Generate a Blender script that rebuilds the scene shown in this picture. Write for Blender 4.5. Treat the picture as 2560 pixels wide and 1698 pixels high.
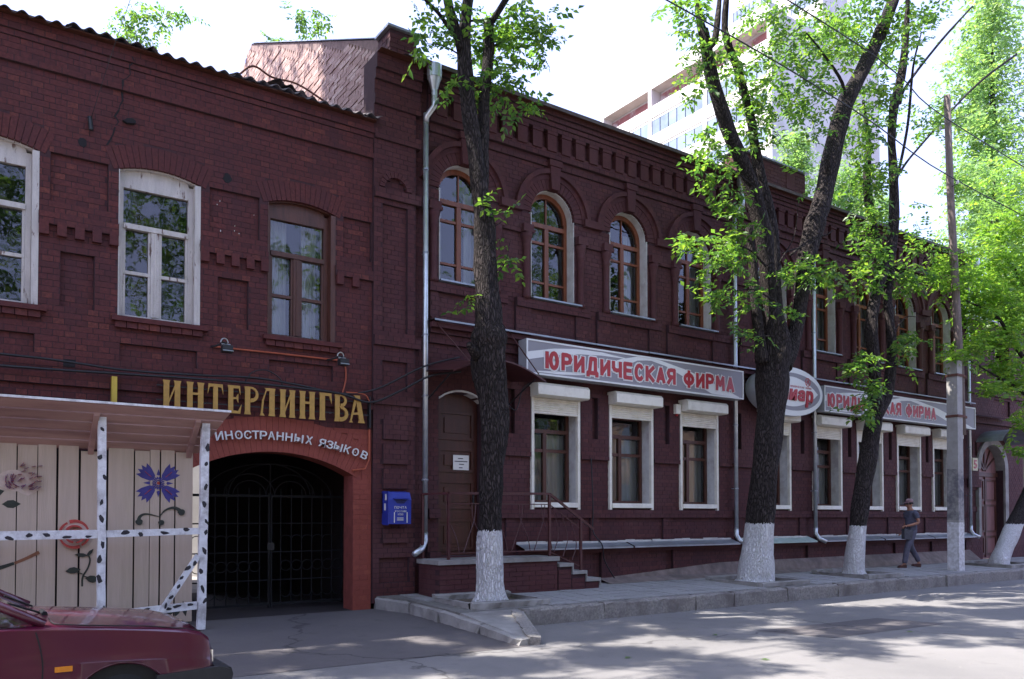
import bpy, math, random
import numpy as np
from mathutils import Vector, Matrix, Euler
random.seed(7); RNG = np.random.default_rng(11)
PI = math.pi
sc = bpy.context.scene
for o in list(bpy.data.objects): bpy.data.objects.remove(o)
COL = sc.collection

# ------------------------------------------------------------------ camera
cam = bpy.data.cameras.new('camera'); cam_o = bpy.data.objects.new('camera', cam); COL.objects.link(cam_o)
cam_o.location = (0, -12, 1.6)
cam_o.rotation_euler = (math.radians(90 + 1.27), 0, math.radians(-34.47))
cam.sensor_width = 36; cam.lens = 36 * 2025 / 2560
cam.shift_x = 0.0; cam.shift_y = (441 - 2025 * math.tan(math.radians(1.27))) / 2560
cam.clip_start = .05; cam.clip_end = 2000
sc.camera = cam_o
# ------------------------------------------------------------------ light
TO_SUN = Vector((-.65, .30, 1.0)).normalized()
ELEV = math.asin(TO_SUN.z); AZ = math.atan2(TO_SUN.x, TO_SUN.y)
w = bpy.data.worlds.new('World'); sc.world = w; w.use_nodes = True
nt = w.node_tree; bg = nt.nodes['Background']
sky = nt.nodes.new('ShaderNodeTexSky'); sky.sky_type = 'NISHITA'; sky.sun_disc = False
sky.sun_elevation = ELEV; sky.sun_rotation = AZ
sky.air_density = 1.0; sky.dust_density = 4.0; sky.ozone_density = 1.0; sky.altitude = 100
# thin white summer haze veiling the whole dome evenly
veil = nt.nodes.new('ShaderNodeMix'); veil.data_type = 'RGBA'; veil.inputs[0].default_value = .72
nt.links.new(sky.outputs[0], veil.inputs[6]); veil.inputs[7].default_value = (2.95, 3.4, 6.3, 1)
nt.links.new(veil.outputs[2], bg.inputs[0]); bg.inputs[1].default_value = .15
sun = bpy.data.lights.new('sun', 'SUN'); sun.energy = 5.0; sun.angle = math.radians(.53); sun.color = (1, .955, .90)
sun_o = bpy.data.objects.new('sun', sun); COL.objects.link(sun_o)
sun_o.rotation_euler = (-TO_SUN).to_track_quat('-Z', 'Y').to_euler()
sc.view_settings.view_transform = 'Standard'; sc.view_settings.look = 'None'
sc.view_settings.exposure = 1.5; sc.view_settings.gamma = 1.0
sc.render.engine = 'CYCLES'
sc.cycles.max_bounces = 8; sc.cycles.transparent_max_bounces = 12
sc.cycles.caustics_reflective = False; sc.cycles.caustics_refractive = False

# ------------------------------------------------------------------ helpers
def tag(o, label=None, cat=None, group=None, kind=None):
    if label: o['label'] = label
    if cat: o['category'] = cat
    if group: o['group'] = group
    if kind: o['kind'] = kind
    return o
def empty(name, loc=(0, 0, 0), parent=None, rz=0):
    o = bpy.data.objects.new(name, None); COL.objects.link(o); o.location = loc; o.rotation_euler = (0, 0, rz)
    o.empty_display_size = .1
    if parent: o.parent = parent
    return o
def link(name, me, parent=None, loc=(0, 0, 0), rot=None):
    o = bpy.data.objects.new(name, me); COL.objects.link(o); o.location = loc
    if rot: o.rotation_euler = rot
    if parent: o.parent = parent
    return o
class MB:
    def __init__(s): s.v = []; s.f = []
    def add(s, vs, fs):
        n = len(s.v); s.v += [tuple(p) for p in vs]; s.f += [tuple(i + n for i in f) for f in fs]; return s
    def box(s, x0, x1, y0, y1, z0, z1, M=None):
        vs = [(x0,y0,z0),(x1,y0,z0),(x1,y1,z0),(x0,y1,z0),(x0,y0,z1),(x1,y0,z1),(x1,y1,z1),(x0,y1,z1)]
        if M is not None: vs = [M @ Vector(p) for p in vs]
        return s.add(vs, [(0,3,2,1),(4,5,6,7),(0,1,5,4),(1,2,6,5),(2,3,7,6),(3,0,4,7)])
    def prism(s, poly, y0, y1, M=None):          # poly in (x,z), extruded along y (y0 front)
        n = len(poly)
        a = sum(poly[i][0]*poly[(i+1)%n][1]-poly[(i+1)%n][0]*poly[i][1] for i in range(n))
        if a < 0: poly = poly[::-1]
        vs = [(p[0], y0, p[1]) for p in poly] + [(p[0], y1, p[1]) for p in poly]
        if M is not None: vs = [M @ Vector(p) for p in vs]
        return s.add(vs, [tuple(range(n)), tuple(range(2*n-1, n-1, -1))] + [(i, n+i, n+(i+1)%n, (i+1)%n) for i in range(n)])
    def ring(s, cx, cz, r0, r1, a0, a1, y0, y1, n=20):   # annular sector in the xz plane
        for k in range(n):
            t0 = a0+(a1-a0)*k/n; t1 = a0+(a1-a0)*(k+1)/n
            c = [(cx+r0*math.cos(t0), cz+r0*math.sin(t0)), (cx+r1*math.cos(t0), cz+r1*math.sin(t0)), (cx+r1*math.cos(t1), cz+r1*math.sin(t1)), (cx+r0*math.cos(t1), cz+r0*math.sin(t1))]
            vs = [(p[0], y0, p[1]) for p in c] + [(p[0], y1, p[1]) for p in c]
            fs = [(0,1,2,3),(7,6,5,4),(1,5,6,2),(0,3,7,4)]
            if k == 0: fs.append((0,4,5,1))
            if k == n-1: fs.append((3,2,6,7))
            s.add(vs, fs)
        return s
    def tube(s, pts, rad, n=10, cap=True, rough=0.0):
        pts = [Vector(p) for p in pts]; m = len(pts)
        if not hasattr(rad, '__len__'): rad = [rad]*m
        base = len(s.v); ref = Vector((0, 0, 1))
        T0 = (pts[1]-pts[0]).normalized()
        U = T0.orthogonal().normalized()
        for i, p in enumerate(pts):
            T = (pts[min(i+1, m-1)]-pts[max(i-1, 0)]).normalized()
            U = (U - T*U.dot(T)).normalized(); V = T.cross(U)
            for k in range(n):
                a = 2*PI*k/n; r = rad[i]*(1+rough*(random.random()-.5))
                s.v.append(tuple(p+U*math.cos(a)*r+V*math.sin(a)*r))
        for i in range(m-1):
            for k in range(n):
                a = base+i*n+k; b = base+i*n+(k+1)%n
                s.f.append((a, b, b+n, a+n))
        if cap:
            s.f.append(tuple(base+k for k in range(n-1, -1, -1))); s.f.append(tuple(base+(m-1)*n+k for k in range(n)))
        return s
    def lathe(s, prof, n=16, loc=(0, 0, 0)):
        base = len(s.v); m = len(prof)
        for r, z in prof:
            for k in range(n): s.v.append((loc[0]+r*math.cos(2*PI*k/n), loc[1]+r*math.sin(2*PI*k/n), loc[2]+z))
        for i in range(m-1):
            for k in range(n):
                a = base+i*n+k; b = base+i*n+(k+1)%n; s.f.append((a, b, b+n, a+n))
        s.f.append(tuple(base+k for k in range(n-1, -1, -1))); s.f.append(tuple(base+(m-1)*n+k for k in range(n)))
        return s
    def mesh(s, name, mat, smooth=False):
        me = bpy.data.meshes.new(name); me.from_pydata(s.v, [], s.f); 
        if mat: me.materials.append(mat)
        if smooth: me.shade_smooth()
        me.update(); return me
    def build(s, name, mat, parent=None, loc=(0, 0, 0), smooth=False, rot=None):
        return link(name, s.mesh(name, mat, smooth), parent, loc, rot)
def np_mesh(name, V, F, mat):
    """V (n,3), F (m,k) arrays"""
    me = bpy.data.meshes.new(name); n = len(V); m, k = F.shape
    me.vertices.add(n); me.vertices.foreach_set('co', np.ascontiguousarray(V, dtype=np.float32).ravel())
    me.loops.add(m*k); me.loops.foreach_set('vertex_index', np.ascontiguousarray(F, dtype=np.int32).ravel())
    me.polygons.add(m); me.polygons.foreach_set('loop_start', np.arange(0, m*k, k, dtype=np.int32))
    try: me.polygons.foreach_set('loop_total', np.full(m, k, dtype=np.int32))
    except Exception: pass
    me.materials.append(mat); me.update(calc_edges=True); me.validate(); me.shade_flat(); return me
def box_bevel_part(name, x0, x1, y0, y1, z0, z1, mat, parent=None):
    return MB().box(x0, x1, y0, y1, z0, z1).build(name, mat, parent)
def catmull(pts, sub=5):
    P = [Vector(p) for p in pts]; P = [P[0]*2-P[1]] + P + [P[-1]*2-P[-2]]; out = []
    for i in range(1, len(P)-2):
        for k in range(sub):
            t = k/sub; a, b, c, d = P[i-1], P[i], P[i+1], P[i+2]
            out.append(.5*((2*b)+(c-a)*t+(2*a-5*b+4*c-d)*t*t+(3*b-a-3*c+d)*t**3))
    out.append(P[-2]); return out
def lerp_list(L, sub):
    out = []
    for i in range(len(L)-1):
        for k in range(sub): out.append(L[i]+(L[i+1]-L[i])*k/sub)
    return out+[L[-1]]

# ------------------------------------------------------------------ materials
def new_mat(name):
    m = bpy.data.materials.new(name); m.use_nodes = True; nt = m.node_tree
    return m, nt, nt.nodes['Principled BSDF']
def N(nt, t, **kw):
    n = nt.nodes.new(t)
    for k, v in kw.items():
        if hasattr(n, k): setattr(n, k, v)
        else: n.inputs[k].default_value = v
    return n
def mixc(nt, fac, a, b, mode='MIX'):
    n = nt.nodes.new('ShaderNodeMix'); n.data_type = 'RGBA'; n.blend_type = mode
    for i, s in ((0, fac), (6, a), (7, b)):
        if isinstance(s, (tuple, list)): n.inputs[i].default_value = (*s[:3], 1)
        elif isinstance(s, (int, float)): n.inputs[i].default_value = s
        else: nt.links.new(s, n.inputs[i])
    return n.outputs[2]
def ramp(nt, src, stops):
    r = nt.nodes.new('ShaderNodeValToRGB'); e = r.color_ramp.elements
    while len(e) < len(stops): e.new(.5)
    for i, (p, c) in enumerate(stops):
        e[i].position = p; e[i].color = (*c, 1) if hasattr(c, '__len__') else (c, c, c, 1)
    nt.links.new(src, r.inputs[0]); return r.outputs[0]
def noise(nt, scale, detail=4, rough=.55, vec=None, stretch=None, dist=0):
    n = nt.nodes.new('ShaderNodeTexNoise'); n.inputs['Scale'].default_value = scale
    n.inputs['Detail'].default_value = detail; n.inputs['Roughness'].default_value = rough; n.inputs['Distortion'].default_value = dist
    if vec is None: vec = coords(nt, stretch)
    nt.links.new(vec, n.inputs['Vector']); return n.outputs[0]
def coords(nt, stretch=None, world=True):
    if world:
        g = nt.nodes.new('ShaderNodeNewGeometry'); out = g.outputs['Position']
    else:
        g = nt.nodes.new('ShaderNodeTexCoord'); out = g.outputs['Object']
    if stretch:
        mp = nt.nodes.new('ShaderNodeMapping'); mp.inputs['Scale'].default_value = stretch
        nt.links.new(out, mp.inputs['Vector']); out = mp.outputs[0]
    return out
def bump(nt, bsdf, h, strength=.4, dist=.01):
    b = nt.nodes.new('ShaderNodeBump'); b.inputs['Strength'].default_value = strength; b.inputs['Distance'].default_value = dist
    nt.links.new(h, b.inputs['Height']); nt.links.new(b.outputs[0], bsdf.inputs['Normal'])
def mat_plain(name, col, rough=.6, var=.25, scale=6, metallic=0, bmp=.0, bscale=60, spec=None, dirt=None, dirt_scale=1.5, stretch=None, thr=(.48, .66)):
    m, nt, b = new_mat(name)
    n = noise(nt, scale, 6, .6, stretch=stretch)
    lo = tuple(max(0, c*(1-var)) for c in col); hi = tuple(min(1, c*(1+var)) for c in col)
    c = ramp(nt, n, [(.3, lo), (.7, hi)])
    if dirt:
        d = ramp(nt, noise(nt, dirt_scale, 8, .65, stretch=stretch), [(thr[0], 0.0), (thr[1], 1.0)])
        c = mixc(nt, d, c, dirt)
    nt.links.new(c, b.inputs['Base Color']); b.inputs['Roughness'].default_value = rough; b.inputs['Metallic'].default_value = metallic
    if spec is not None: b.inputs['Specular IOR Level'].default_value = spec
    if bmp: bump(nt, b, noise(nt, bscale, 5, .6), bmp, .01)
    return m
def mat_brick(name, c_lo, c_hi, c_odd, odd=.12, rough=.75, streak=(.02, .014, .014), streak_amt=.5, blotch=None, blotch_amt=0, var=.35):
    """colour of a single brick from the island it belongs to, plus grain, soot and bump"""
    m, nt, b = new_mat(name)
    g = nt.nodes.new('ShaderNodeNewGeometry')
    base = ramp(nt, g.outputs['Random Per Island'], [(0, c_lo), (1-odd-.02, c_hi), (1-odd, c_odd), (1, c_odd)])
    n1 = noise(nt, 25, 6, .65)
    c = mixc(nt, ramp(nt, n1, [(.35, 0.0), (.75, 1.0)]), base, tuple(x*(1-var) for x in c_lo))
    big = ramp(nt, noise(nt, 1.1, 7, .65, stretch=(1.6, 1, .5)), [(.44, 0.0), (.70, 1.0)])
    ml = nt.nodes.new('ShaderNodeMath'); ml.operation = 'MULTIPLY'; ml.inputs[1].default_value = streak_amt
    nt.links.new(big, ml.inputs[0]); c = mixc(nt, ml.outputs[0], c, streak)
    if blotch:
        bb = ramp(nt, noise(nt, .55, 5, .7), [(.5, 0.0), (.6, 1.0)])
        m2 = nt.nodes.new('ShaderNodeMath'); m2.operation = 'MULTIPLY'; m2.inputs[1].default_value = blotch_amt
        nt.links.new(bb, m2.inputs[0]); c = mixc(nt, m2.outputs[0], c, blotch)
    nt.links.new(c, b.inputs['Base Color']); b.inputs['Roughness'].default_value = rough
    b.inputs['Specular IOR Level'].default_value = .3
    bump(nt, b, noise(nt, 45, 6, .65), .3, .006)
    return m
M = {}
# old building: worn red paint over brick; new building: even dark maroon paint
M['brickL'] = mat_brick('brick_old', (.084, .024, .024), (.140, .035, .031), (.172, .047, .035), .10, streak=(.058, .021, .026), streak_amt=.7, var=.3)
M['mortarL'] = mat_plain('mortar_old', (.047, .018, .021), .9, .3, 8)
M['brickR'] = mat_brick('brick_maroon', (.074, .024, .026), (.104, .032, .032), (.118, .038, .036), .10, streak=(.054, .021, .027), streak_amt=.6, blotch=(.105, .045, .046), blotch_amt=.5, var=.15)
M['mortarR'] = mat_plain('mortar_maroon', (.044, .017, .021), .9, .25, 8)
M['brickO'] = mat_brick('brick_orange_paint', (.25, .060, .042), (.285, .07, .048), (.30, .08, .05), .08, streak=(.18, .045, .036), streak_amt=.4, var=.1)
M['mortarO'] = mat_plain('mortar_orange_paint', (.225, .053, .04), .85, .2, 8)
M['brickF'] = mat_brick('brick_bare_pink', (.34, .21, .18), (.50, .34, .30), (.60, .45, .40), .2, streak=(.32, .20, .18), streak_amt=.5)
M['mortarF'] = mat_plain('mortar_pale', (.22, .15, .14), .95, .3, 8)
M['white_frame'] = mat_plain('peeling_white_paint', (.52, .48, .44), .6, .14, 14, bmp=.4, bscale=50, dirt=(.15, .09, .07), dirt_scale=15, stretch=(1, 1, .22), thr=(.59, .64))
M['plaster_white'] = mat_plain('white_plaster', (.60, .59, .56), .85, .12, 7, bmp=.3, bscale=80, dirt=(.47, .43, .41), dirt_scale=4)
M['white_pvc'] = mat_plain('white_shutter_paint', (.80, .76, .65), .45, .06, 5, dirt=(.64, .59, .49), dirt_scale=3)
M['brown_wood'] = mat_plain('brown_window_wood', (.20, .060, .024), .4, .25, 20, stretch=(1, 1, .2), bmp=.2, bscale=70)
M['dark_wood'] = mat_plain('dark_brown_wood', (.085, .030, .019), .45, .3, 20, stretch=(1, 1, .15), bmp=.2, bscale=70)
M['door_wood'] = mat_plain('door_wood', (.062, .017, .011), .38, .3, 14, stretch=(1, 1, .12), bmp=.2, bscale=60)
M['curtain'] = mat_plain('pale_curtain', (.62, .62, .62), .9, .18, 3, stretch=(14, 1, .3))
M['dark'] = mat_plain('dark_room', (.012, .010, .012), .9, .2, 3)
M['galv'] = mat_plain('galvanised_steel', (.58, .61, .62), .33, .15, 6, metallic=.75, bmp=.05, bscale=25)
M['galv_dull'] = mat_plain('dull_zinc_sheet', (.33, .355, .39), .45, .2, 4, metallic=.6, dirt=(.30, .30, .32), dirt_scale=1.4)
M['black_iron'] = mat_plain('black_iron', (.018, .018, .02), .5, .3, 20)
M['gate_iron'] = mat_plain('gate_iron', (.012, .012, .015), .7, .3, 20, spec=.3)
M['rail_red'] = mat_plain('dark_red_railing_paint', (.075, .022, .022), .45, .25, 20)
M['concrete'] = mat_plain('concrete', (.30, .285, .265), .9, .22, 3, bmp=.5, bscale=40, dirt=(.18, .165, .15), dirt_scale=1.2)
M['kerbstone'] = mat_plain('granite_kerb', (.245, .225, .205), .9, .35, 30, bmp=.9, bscale=28, dirt=(.15, .13, .12), dirt_scale=2)
M['apron'] = mat_plain('rough_render_apron', (.20, .155, .135), .95, .3, 5, bmp=.6, bscale=30, dirt=(.12, .10, .09))
M['paving'] = mat_brick('paving_slab', (.30, .295, .285), (.36, .35, .335), (.27, .26, .25), .12, rough=.9, streak=(.22, .21, .20), streak_amt=.6, var=.2)
M['paving_bed'] = mat_plain('paving_joint_sand', (.16, .15, .135), .95, .3, 10)
M['slate'] = mat_plain('weathered_asbestos_roof', (.105, .085, .085), .9, .35, 5, bmp=.4, bscale=30)
M['roof_sheet'] = mat_plain('zinc_roof', (.40, .42, .45), .5, .2, 3, metallic=.5)
M['gold'] = mat_plain('gold_letter_paint', (.44, .25, .055), .5, .15, 14)
M['white_letter'] = mat_plain('white_letter_plastic', (.68, .68, .66), .4, .04, 4)
M['rust'] = mat_plain('rusty_metal', (.14, .05, .035), .7, .3, 12)
M['sign_grey'] = mat_plain('sign_grey_vinyl', (.27, .255, .275), .35, .05, 2)
M['sign_white'] = mat_plain('sign_white_vinyl', (.76, .76, .74), .35, .05, 2)
M['sign_red'] = mat_plain('sign_red_vinyl', (.42, .022, .026), .35, .05, 2)
M['sign_side'] = mat_plain('sign_aluminium', (.50, .51, .53), .4, .1, 3, metallic=.3)
M['blue'] = mat_plain('blue_enamel', (.022, .040, .30), .35, .2, 6)
M['blue_dark'] = mat_plain('blue_enamel_slot', (.01, .015, .10), .5, .2, 6)
M['paper'] = mat_plain('paper', (.72, .70, .64), .8, .05, 5)
M['ink'] = mat_plain('ink', (.05, .05, .06), .7, .1, 5)
M['orange_pipe'] = mat_plain('orange_conduit', (.38, .085, .04), .5, .15, 10)
M['cable'] = mat_plain('black_cable', (.016, .015, .018), .55, .2, 8)
M['plank'] = None
M['whitewash'] = mat_plain('whitewashed_post', (.76, .75, .75), .85, .12, 14, bmp=.4, bscale=60, dirt=(.42, .39, .38), dirt_scale=4)
M['dab'] = mat_plain('black_paint_dab', (.03, .026, .03), .7, .3, 30)
M['fl_blue'] = mat_plain('blue_flower_paint', (.055, .045, .22), .7, .2, 20)
M['fl_red'] = mat_plain('red_flower_paint', (.48, .07, .055), .7, .2, 20)
M['fl_pale'] = mat_plain('pale_petal_paint', (.62, .49, .41), .75, .12, 20)
M['fl_green'] = mat_plain('dark_green_paint', (.035, .04, .03), .7, .25, 20)
M['fl_brown'] = mat_plain('brown_paint', (.24, .10, .05), .7, .2, 20)
M['soil'] = mat_plain('dry_soil', (.12, .095, .07), .98, .4, 18, bmp=.9, bscale=40)
M['asphalt_drive'] = None
M['concrete_panel'] = mat_plain('pale_panel', (.62, .60, .58), .85, .08, .4, dirt=(.5, .47, .44), dirt_scale=.3)
M['tower_dark'] = mat_plain('balcony_recess', (.34, .14, .13), .9, .3, .8, dirt=(.6, .55, .52), dirt_scale=.7)
M['tower_window'] = mat_plain('tower_glass', (.20, .25, .33), .12, .3, .5)
M['tower_frame'] = mat_plain('tower_frame', (.40, .36, .34), .7, .2, 1)
M['num_plate'] = mat_plain('cream_number_plate', (.62, .55, .34), .5, .05, 5)
M['rubber'] = mat_plain('rubber', (.015, .015, .016), .8, .2, 20)
M['bumper'] = mat_plain('black_plastic_bumper', (.03, .031, .034), .55, .15, 20)
M['amber'] = mat_plain('amber_lens', (.75, .25, .01), .25, .1, 30)
M['chrome'] = mat_plain('chrome', (.7, .7, .7), .15, .05, 5, metallic=1)
M['cottage'] = mat_plain('ochre_render', (.46, .32, .24), .9, .15, .6)
M['pole_wood'] = mat_plain('weathered_pole_wood', (.17, .13, .115), .9, .35, 10, stretch=(4, 4, .3), bmp=.6, bscale=40)
M['door_pink'] = mat_plain('pinkish_brown_door', (.22, .105, .10), .5, .2, 10, stretch=(1, 1, .2))
M['verdigris'] = mat_plain('verdigris_sheet', (.40, .50, .46), .55, .15, 4, metallic=.2)
M['soot'] = mat_plain('sooty_dark_render', (.022, .016, .017), .9, .3, 4)  # near-black: shade of the unlit passage is put into the colour
M['stripe'] = mat_plain('grey_notice', (.5, .5, .5), .8, .1, 5)
def glass_mat():
    m, nt, b = new_mat('window_glass'); nt.nodes.remove(b); out = nt.nodes['Material Output']
    tr = N(nt, 'ShaderNodeBsdfTransparent'); tr.inputs[0].default_value = (.82, .86, .86, 1)
    gl = N(nt, 'ShaderNodeBsdfGlossy'); gl.inputs['Roughness'].default_value = .02; gl.inputs['Color'].default_value = (1, 1, 1, 1)
    fr = N(nt, 'ShaderNodeFresnel'); fr.inputs[0].default_value = 1.75
    bp = N(nt, 'ShaderNodeBump'); bp.inputs['Strength'].default_value = .10; bp.inputs['Distance'].default_value = .02
    nt.links.new(noise(nt, 3.5, 2, .5), bp.inputs['Height']); nt.links.new(bp.outputs[0], gl.inputs['Normal'])
    mx = N(nt, 'ShaderNodeMixShader'); nt.links.new(fr.outputs[0], mx.inputs[0]); nt.links.new(tr.outputs[0], mx.inputs[1]); nt.links.new(gl.outputs[0], mx.inputs[2])
    nt.links.new(mx.outputs[0], out.inputs[0]); return m
M['glass'] = glass_mat()
def leaf_mat(name, c1, c2, trans=.5):
    m, nt, b = new_mat(name); out = nt.nodes['Material Output']
    g = nt.nodes.new('ShaderNodeNewGeometry')
    c = ramp(nt, g.outputs['Random Per Island'], [(0, c1), (.75, c2), (1, (c2[0]*1.5, c2[1]*1.15, c2[2]*.9))])
    nt.links.new(c, b.inputs['Base Color']); b.inputs['Roughness'].default_value = .42
    t = N(nt, 'ShaderNodeBsdfTranslucent')
    tc = mixc(nt, 1.0, c, (2.1, 2.3, .9), 'MULTIPLY'); nt.links.new(tc, t.inputs[0])
    mx = N(nt, 'ShaderNodeMixShader', Fac=trans); nt.links.new(b.outputs[0], mx.inputs[1]); nt.links.new(t.outputs[0], mx.inputs[2])
    nt.links.new(mx.outputs[0], out.inputs[0]); return m
M['leaf'] = leaf_mat('ash_leaf', (.038, .092, .034), (.125, .215, .055), .52)
M['leaf_far'] = leaf_mat('poplar_leaf', (.14, .23, .13), (.20, .30, .17), .5)  # paler than the near leaves: distance haze put into the colour
M['leaf_sun'] = leaf_mat('maple_leaf', (.085, .165, .035), (.16, .26, .06), .55)  # brighter leaf copy: sunlight put into the colour
def bark_mat(name, white_to=None, col=(.038, .030, .028)):
    m, nt, b = new_mat(name)
    co = coords(nt, (1, 1, .22), world=False)
    v = nt.nodes.new('ShaderNodeTexVoronoi'); v.inputs['Scale'].default_value = 34; v.feature = 'DISTANCE_TO_EDGE'
    dn = nt.nodes.new('ShaderNodeTexNoise'); dn.inputs['Scale'].default_value = 9; dn.inputs['Detail'].default_value = 6; nt.links.new(co, dn.inputs['Vector'])
    add = nt.nodes.new('ShaderNodeMix'); add.data_type = 'RGBA'; add.inputs[0].default_value = .12
    nt.links.new(co, add.inputs[6]); nt.links.new(dn.outputs[1], add.inputs[7]); nt.links.new(add.outputs[2], v.inputs['Vector'])
    crack = ramp(nt, v.outputs['Distance'], [(0.0, 0.0), (.25, 1.0)])
    fine = noise(nt, 60, 6, .7, vec=co)
    c = mixc(nt, crack, tuple(x*.35 for x in col), mixc(nt, ramp(nt, fine, [(.3, 0.0), (.7, 1.0)]), col, tuple(min(1, x*2.3) for x in col)))
    if white_to is not None:
        sx = nt.nodes.new('ShaderNodeSeparateXYZ'); tc = nt.nodes.new('ShaderNodeTexCoord'); nt.links.new(tc.outputs['Object'], sx.inputs[0])
        nz = noise(nt, 22, 5, .7, vec=tc.outputs['Object'])
        ad = nt.nodes.new('ShaderNodeMath'); ad.operation = 'MULTIPLY_ADD'; ad.inputs[1].default_value = .20; nt.links.new(nz, ad.inputs[0]); nt.links.new(sx.outputs[2], ad.inputs[2])
        lt = nt.nodes.new('ShaderNodeMath'); lt.operation = 'LESS_THAN'; lt.inputs[1].default_value = white_to+.10; nt.links.new(ad.outputs[0], lt.inputs[0])
        deep = ramp(nt, v.outputs['Distance'], [(0.0, 0.0), (.10, 1.0)])
        wc = mixc(nt, deep, (.56, .54, .53), mixc(nt, ramp(nt, noise(nt, 30, 5, .6, vec=tc.outputs['Object']), [(.3, 0.0), (.62, 1.0)]), (.70, .69, .68), (.84, .84, .84)))
        c = mixc(nt, lt.outputs[0], c, wc)
    nt.links.new(c, b.inputs['Base Color']); b.inputs['Roughness'].default_value = .9; b.inputs['Specular IOR Level'].default_value = .2
    bump(nt, b, crack, .9, .03)
    return m
M['bark'] = bark_mat('bark')
M['bark_w1'] = bark_mat('bark_whitewashed', 1.10)
M['bark_w2'] = bark_mat('bark_whitewashed_wide', 1.17)
def plank_mat():
    m, nt, b = new_mat('beige_painted_plank')
    g = nt.nodes.new('ShaderNodeNewGeometry')
    base = ramp(nt, g.outputs['Random Per Island'], [(0, (.53, .415, .32)), (1, (.60, .475, .37))])
    c = mixc(nt, ramp(nt, noise(nt, 5, 6, .6, stretch=(3, 1, .25)), [(.35, 0.0), (.75, 1.0)]), base, (.48, .375, .29))
    nt.links.new(c, b.inputs['Base Color']); b.inputs['Roughness'].default_value = .7
    bump(nt, b, noise(nt, 20, 5, .6, stretch=(5, 1, .3)), .25, .01); return m
M['plank'] = plank_mat()
M['canopy_board'] = mat_plain('pinkish_board', (.42, .25, .215), .75, .2, 6, stretch=(.3, 1, 3), dirt=(.24, .13, .12))
def asphalt_mat(name, col, dust, crack=True):
    m, nt, b = new_mat(name)
    c = mixc(nt, ramp(nt, noise(nt, 140, 4, .6), [(.35, 0.0), (.7, 1.0)]), tuple(x*.72 for x in col), tuple(x*1.35 for x in col))
    c = mixc(nt, ramp(nt, noise(nt, .55, 8, .65), [(.35, 0.0), (.68, 1.0)]), c, dust)
    c = mixc(nt, ramp(nt, noise(nt, 2.2, 6, .7), [(.55, 0.0), (.75, .6)]), c, tuple(x*.6 for x in col))
    if crack:
        v = nt.nodes.new('ShaderNodeTexVoronoi'); v.feature = 'DISTANCE_TO_EDGE'; v.inputs['Scale'].default_value = .22
        dn = nt.nodes.new('ShaderNodeTexNoise'); dn.inputs['Scale'].default_value = 2.5; dn.inputs['Detail'].default_value = 6
        co = coords(nt); nt.links.new(co, dn.inputs['Vector'])
        ad = nt.nodes.new('ShaderNodeMix'); ad.data_type = 'RGBA'; ad.inputs[0].default_value = .35; nt.links.new(co, ad.inputs[6]); nt.links.new(dn.outputs[1], ad.inputs[7]); nt.links.new(ad.outputs[2], v.inputs['Vector'])
        c = mixc(nt, ramp(nt, v.outputs['Distance'], [(0.0, .7), (.0022, .0)]), c, tuple(x*.3 for x in col))
    nt.links.new(c, b.inputs['Base Color']); b.inputs['Roughness'].default_value = .9; b.inputs['Specular IOR Level'].default_value = .25
    bump(nt, b, noise(nt, 90, 5, .65), .6, .01); return m
M['asphalt'] = asphalt_mat('dusty_asphalt', (.165, .158, .155), (.225, .213, .205))
M['asphalt_drive'] = asphalt_mat('driveway_asphalt', (.105, .095, .098), (.145, .13, .125))
def paint_car():
    m, nt, b = new_mat('burgundy_car_paint'); b.inputs['Base Color'].default_value = (.10, .008, .022, 1)
    nt.links.new(mixc(nt, ramp(nt, noise(nt, 3, 6, .6), [(.4, 0.0), (.75, .5)]), (.078, .003, .021), (.092, .010, .028)), b.inputs['Base Color'])
    b.inputs['Roughness'].default_value = .32; b.inputs['Coat Weight'].default_value = .8; b.inputs['Coat Roughness'].default_value = .08; return m
M['car'] = paint_car()

# parts keep world coordinates: the parent's own placement is undone in the parent inverse
def link(name, me, parent=None, loc=(0, 0, 0), rot=None, local=False):
    o = bpy.data.objects.new(name, me); COL.objects.link(o); o.location = loc
    if rot: o.rotation_euler = rot
    if parent:
        o.parent = parent
        if not local: o.matrix_parent_inverse = parent.matrix_basis.inverted()
    return o
CAMP = np.array(cam_o.location); _A = math.radians(34.47)
_FW = np.array([math.sin(_A), math.cos(_A), 0]); _RT = np.array([math.cos(_A), -math.sin(_A), 0])
def shown_size(p):      # rough picture size of a piece at p (0 when outside the view)
    d = np.array(p)-CAMP; z = d @ _FW
    if z < 1: return 0
    x = 2025*(d @ _RT)/z; y = 2025*d[2]/z
    if abs(x) > 1270 or y > 1270 or y < -390: return 0
    return 1/z * max(.15, -(d/np.linalg.norm(d)) @ np.array([0, -1, 0]))

# ------------------------------------------------------------------ ground
def sheet(name, poly, mat, z=0.0, kind='structure', parent=None, n=None):
    vs = [(p[0], p[1], p[2] if len(p) > 2 else z) for p in poly]
    o = MB().add(vs, [tuple(range(len(vs)))]).build(name, mat, parent)
    if not parent: o['kind'] = kind
    return o
sheet('ground', [(-500, -500), (700, -500), (700, 700), (-500, 700)], M['soil'], -.05)
sheet('road', [(-80, -12.9), (140, -12.9), (140, -2.2), (-80, -2.2)], M['asphalt'], 0)
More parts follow.
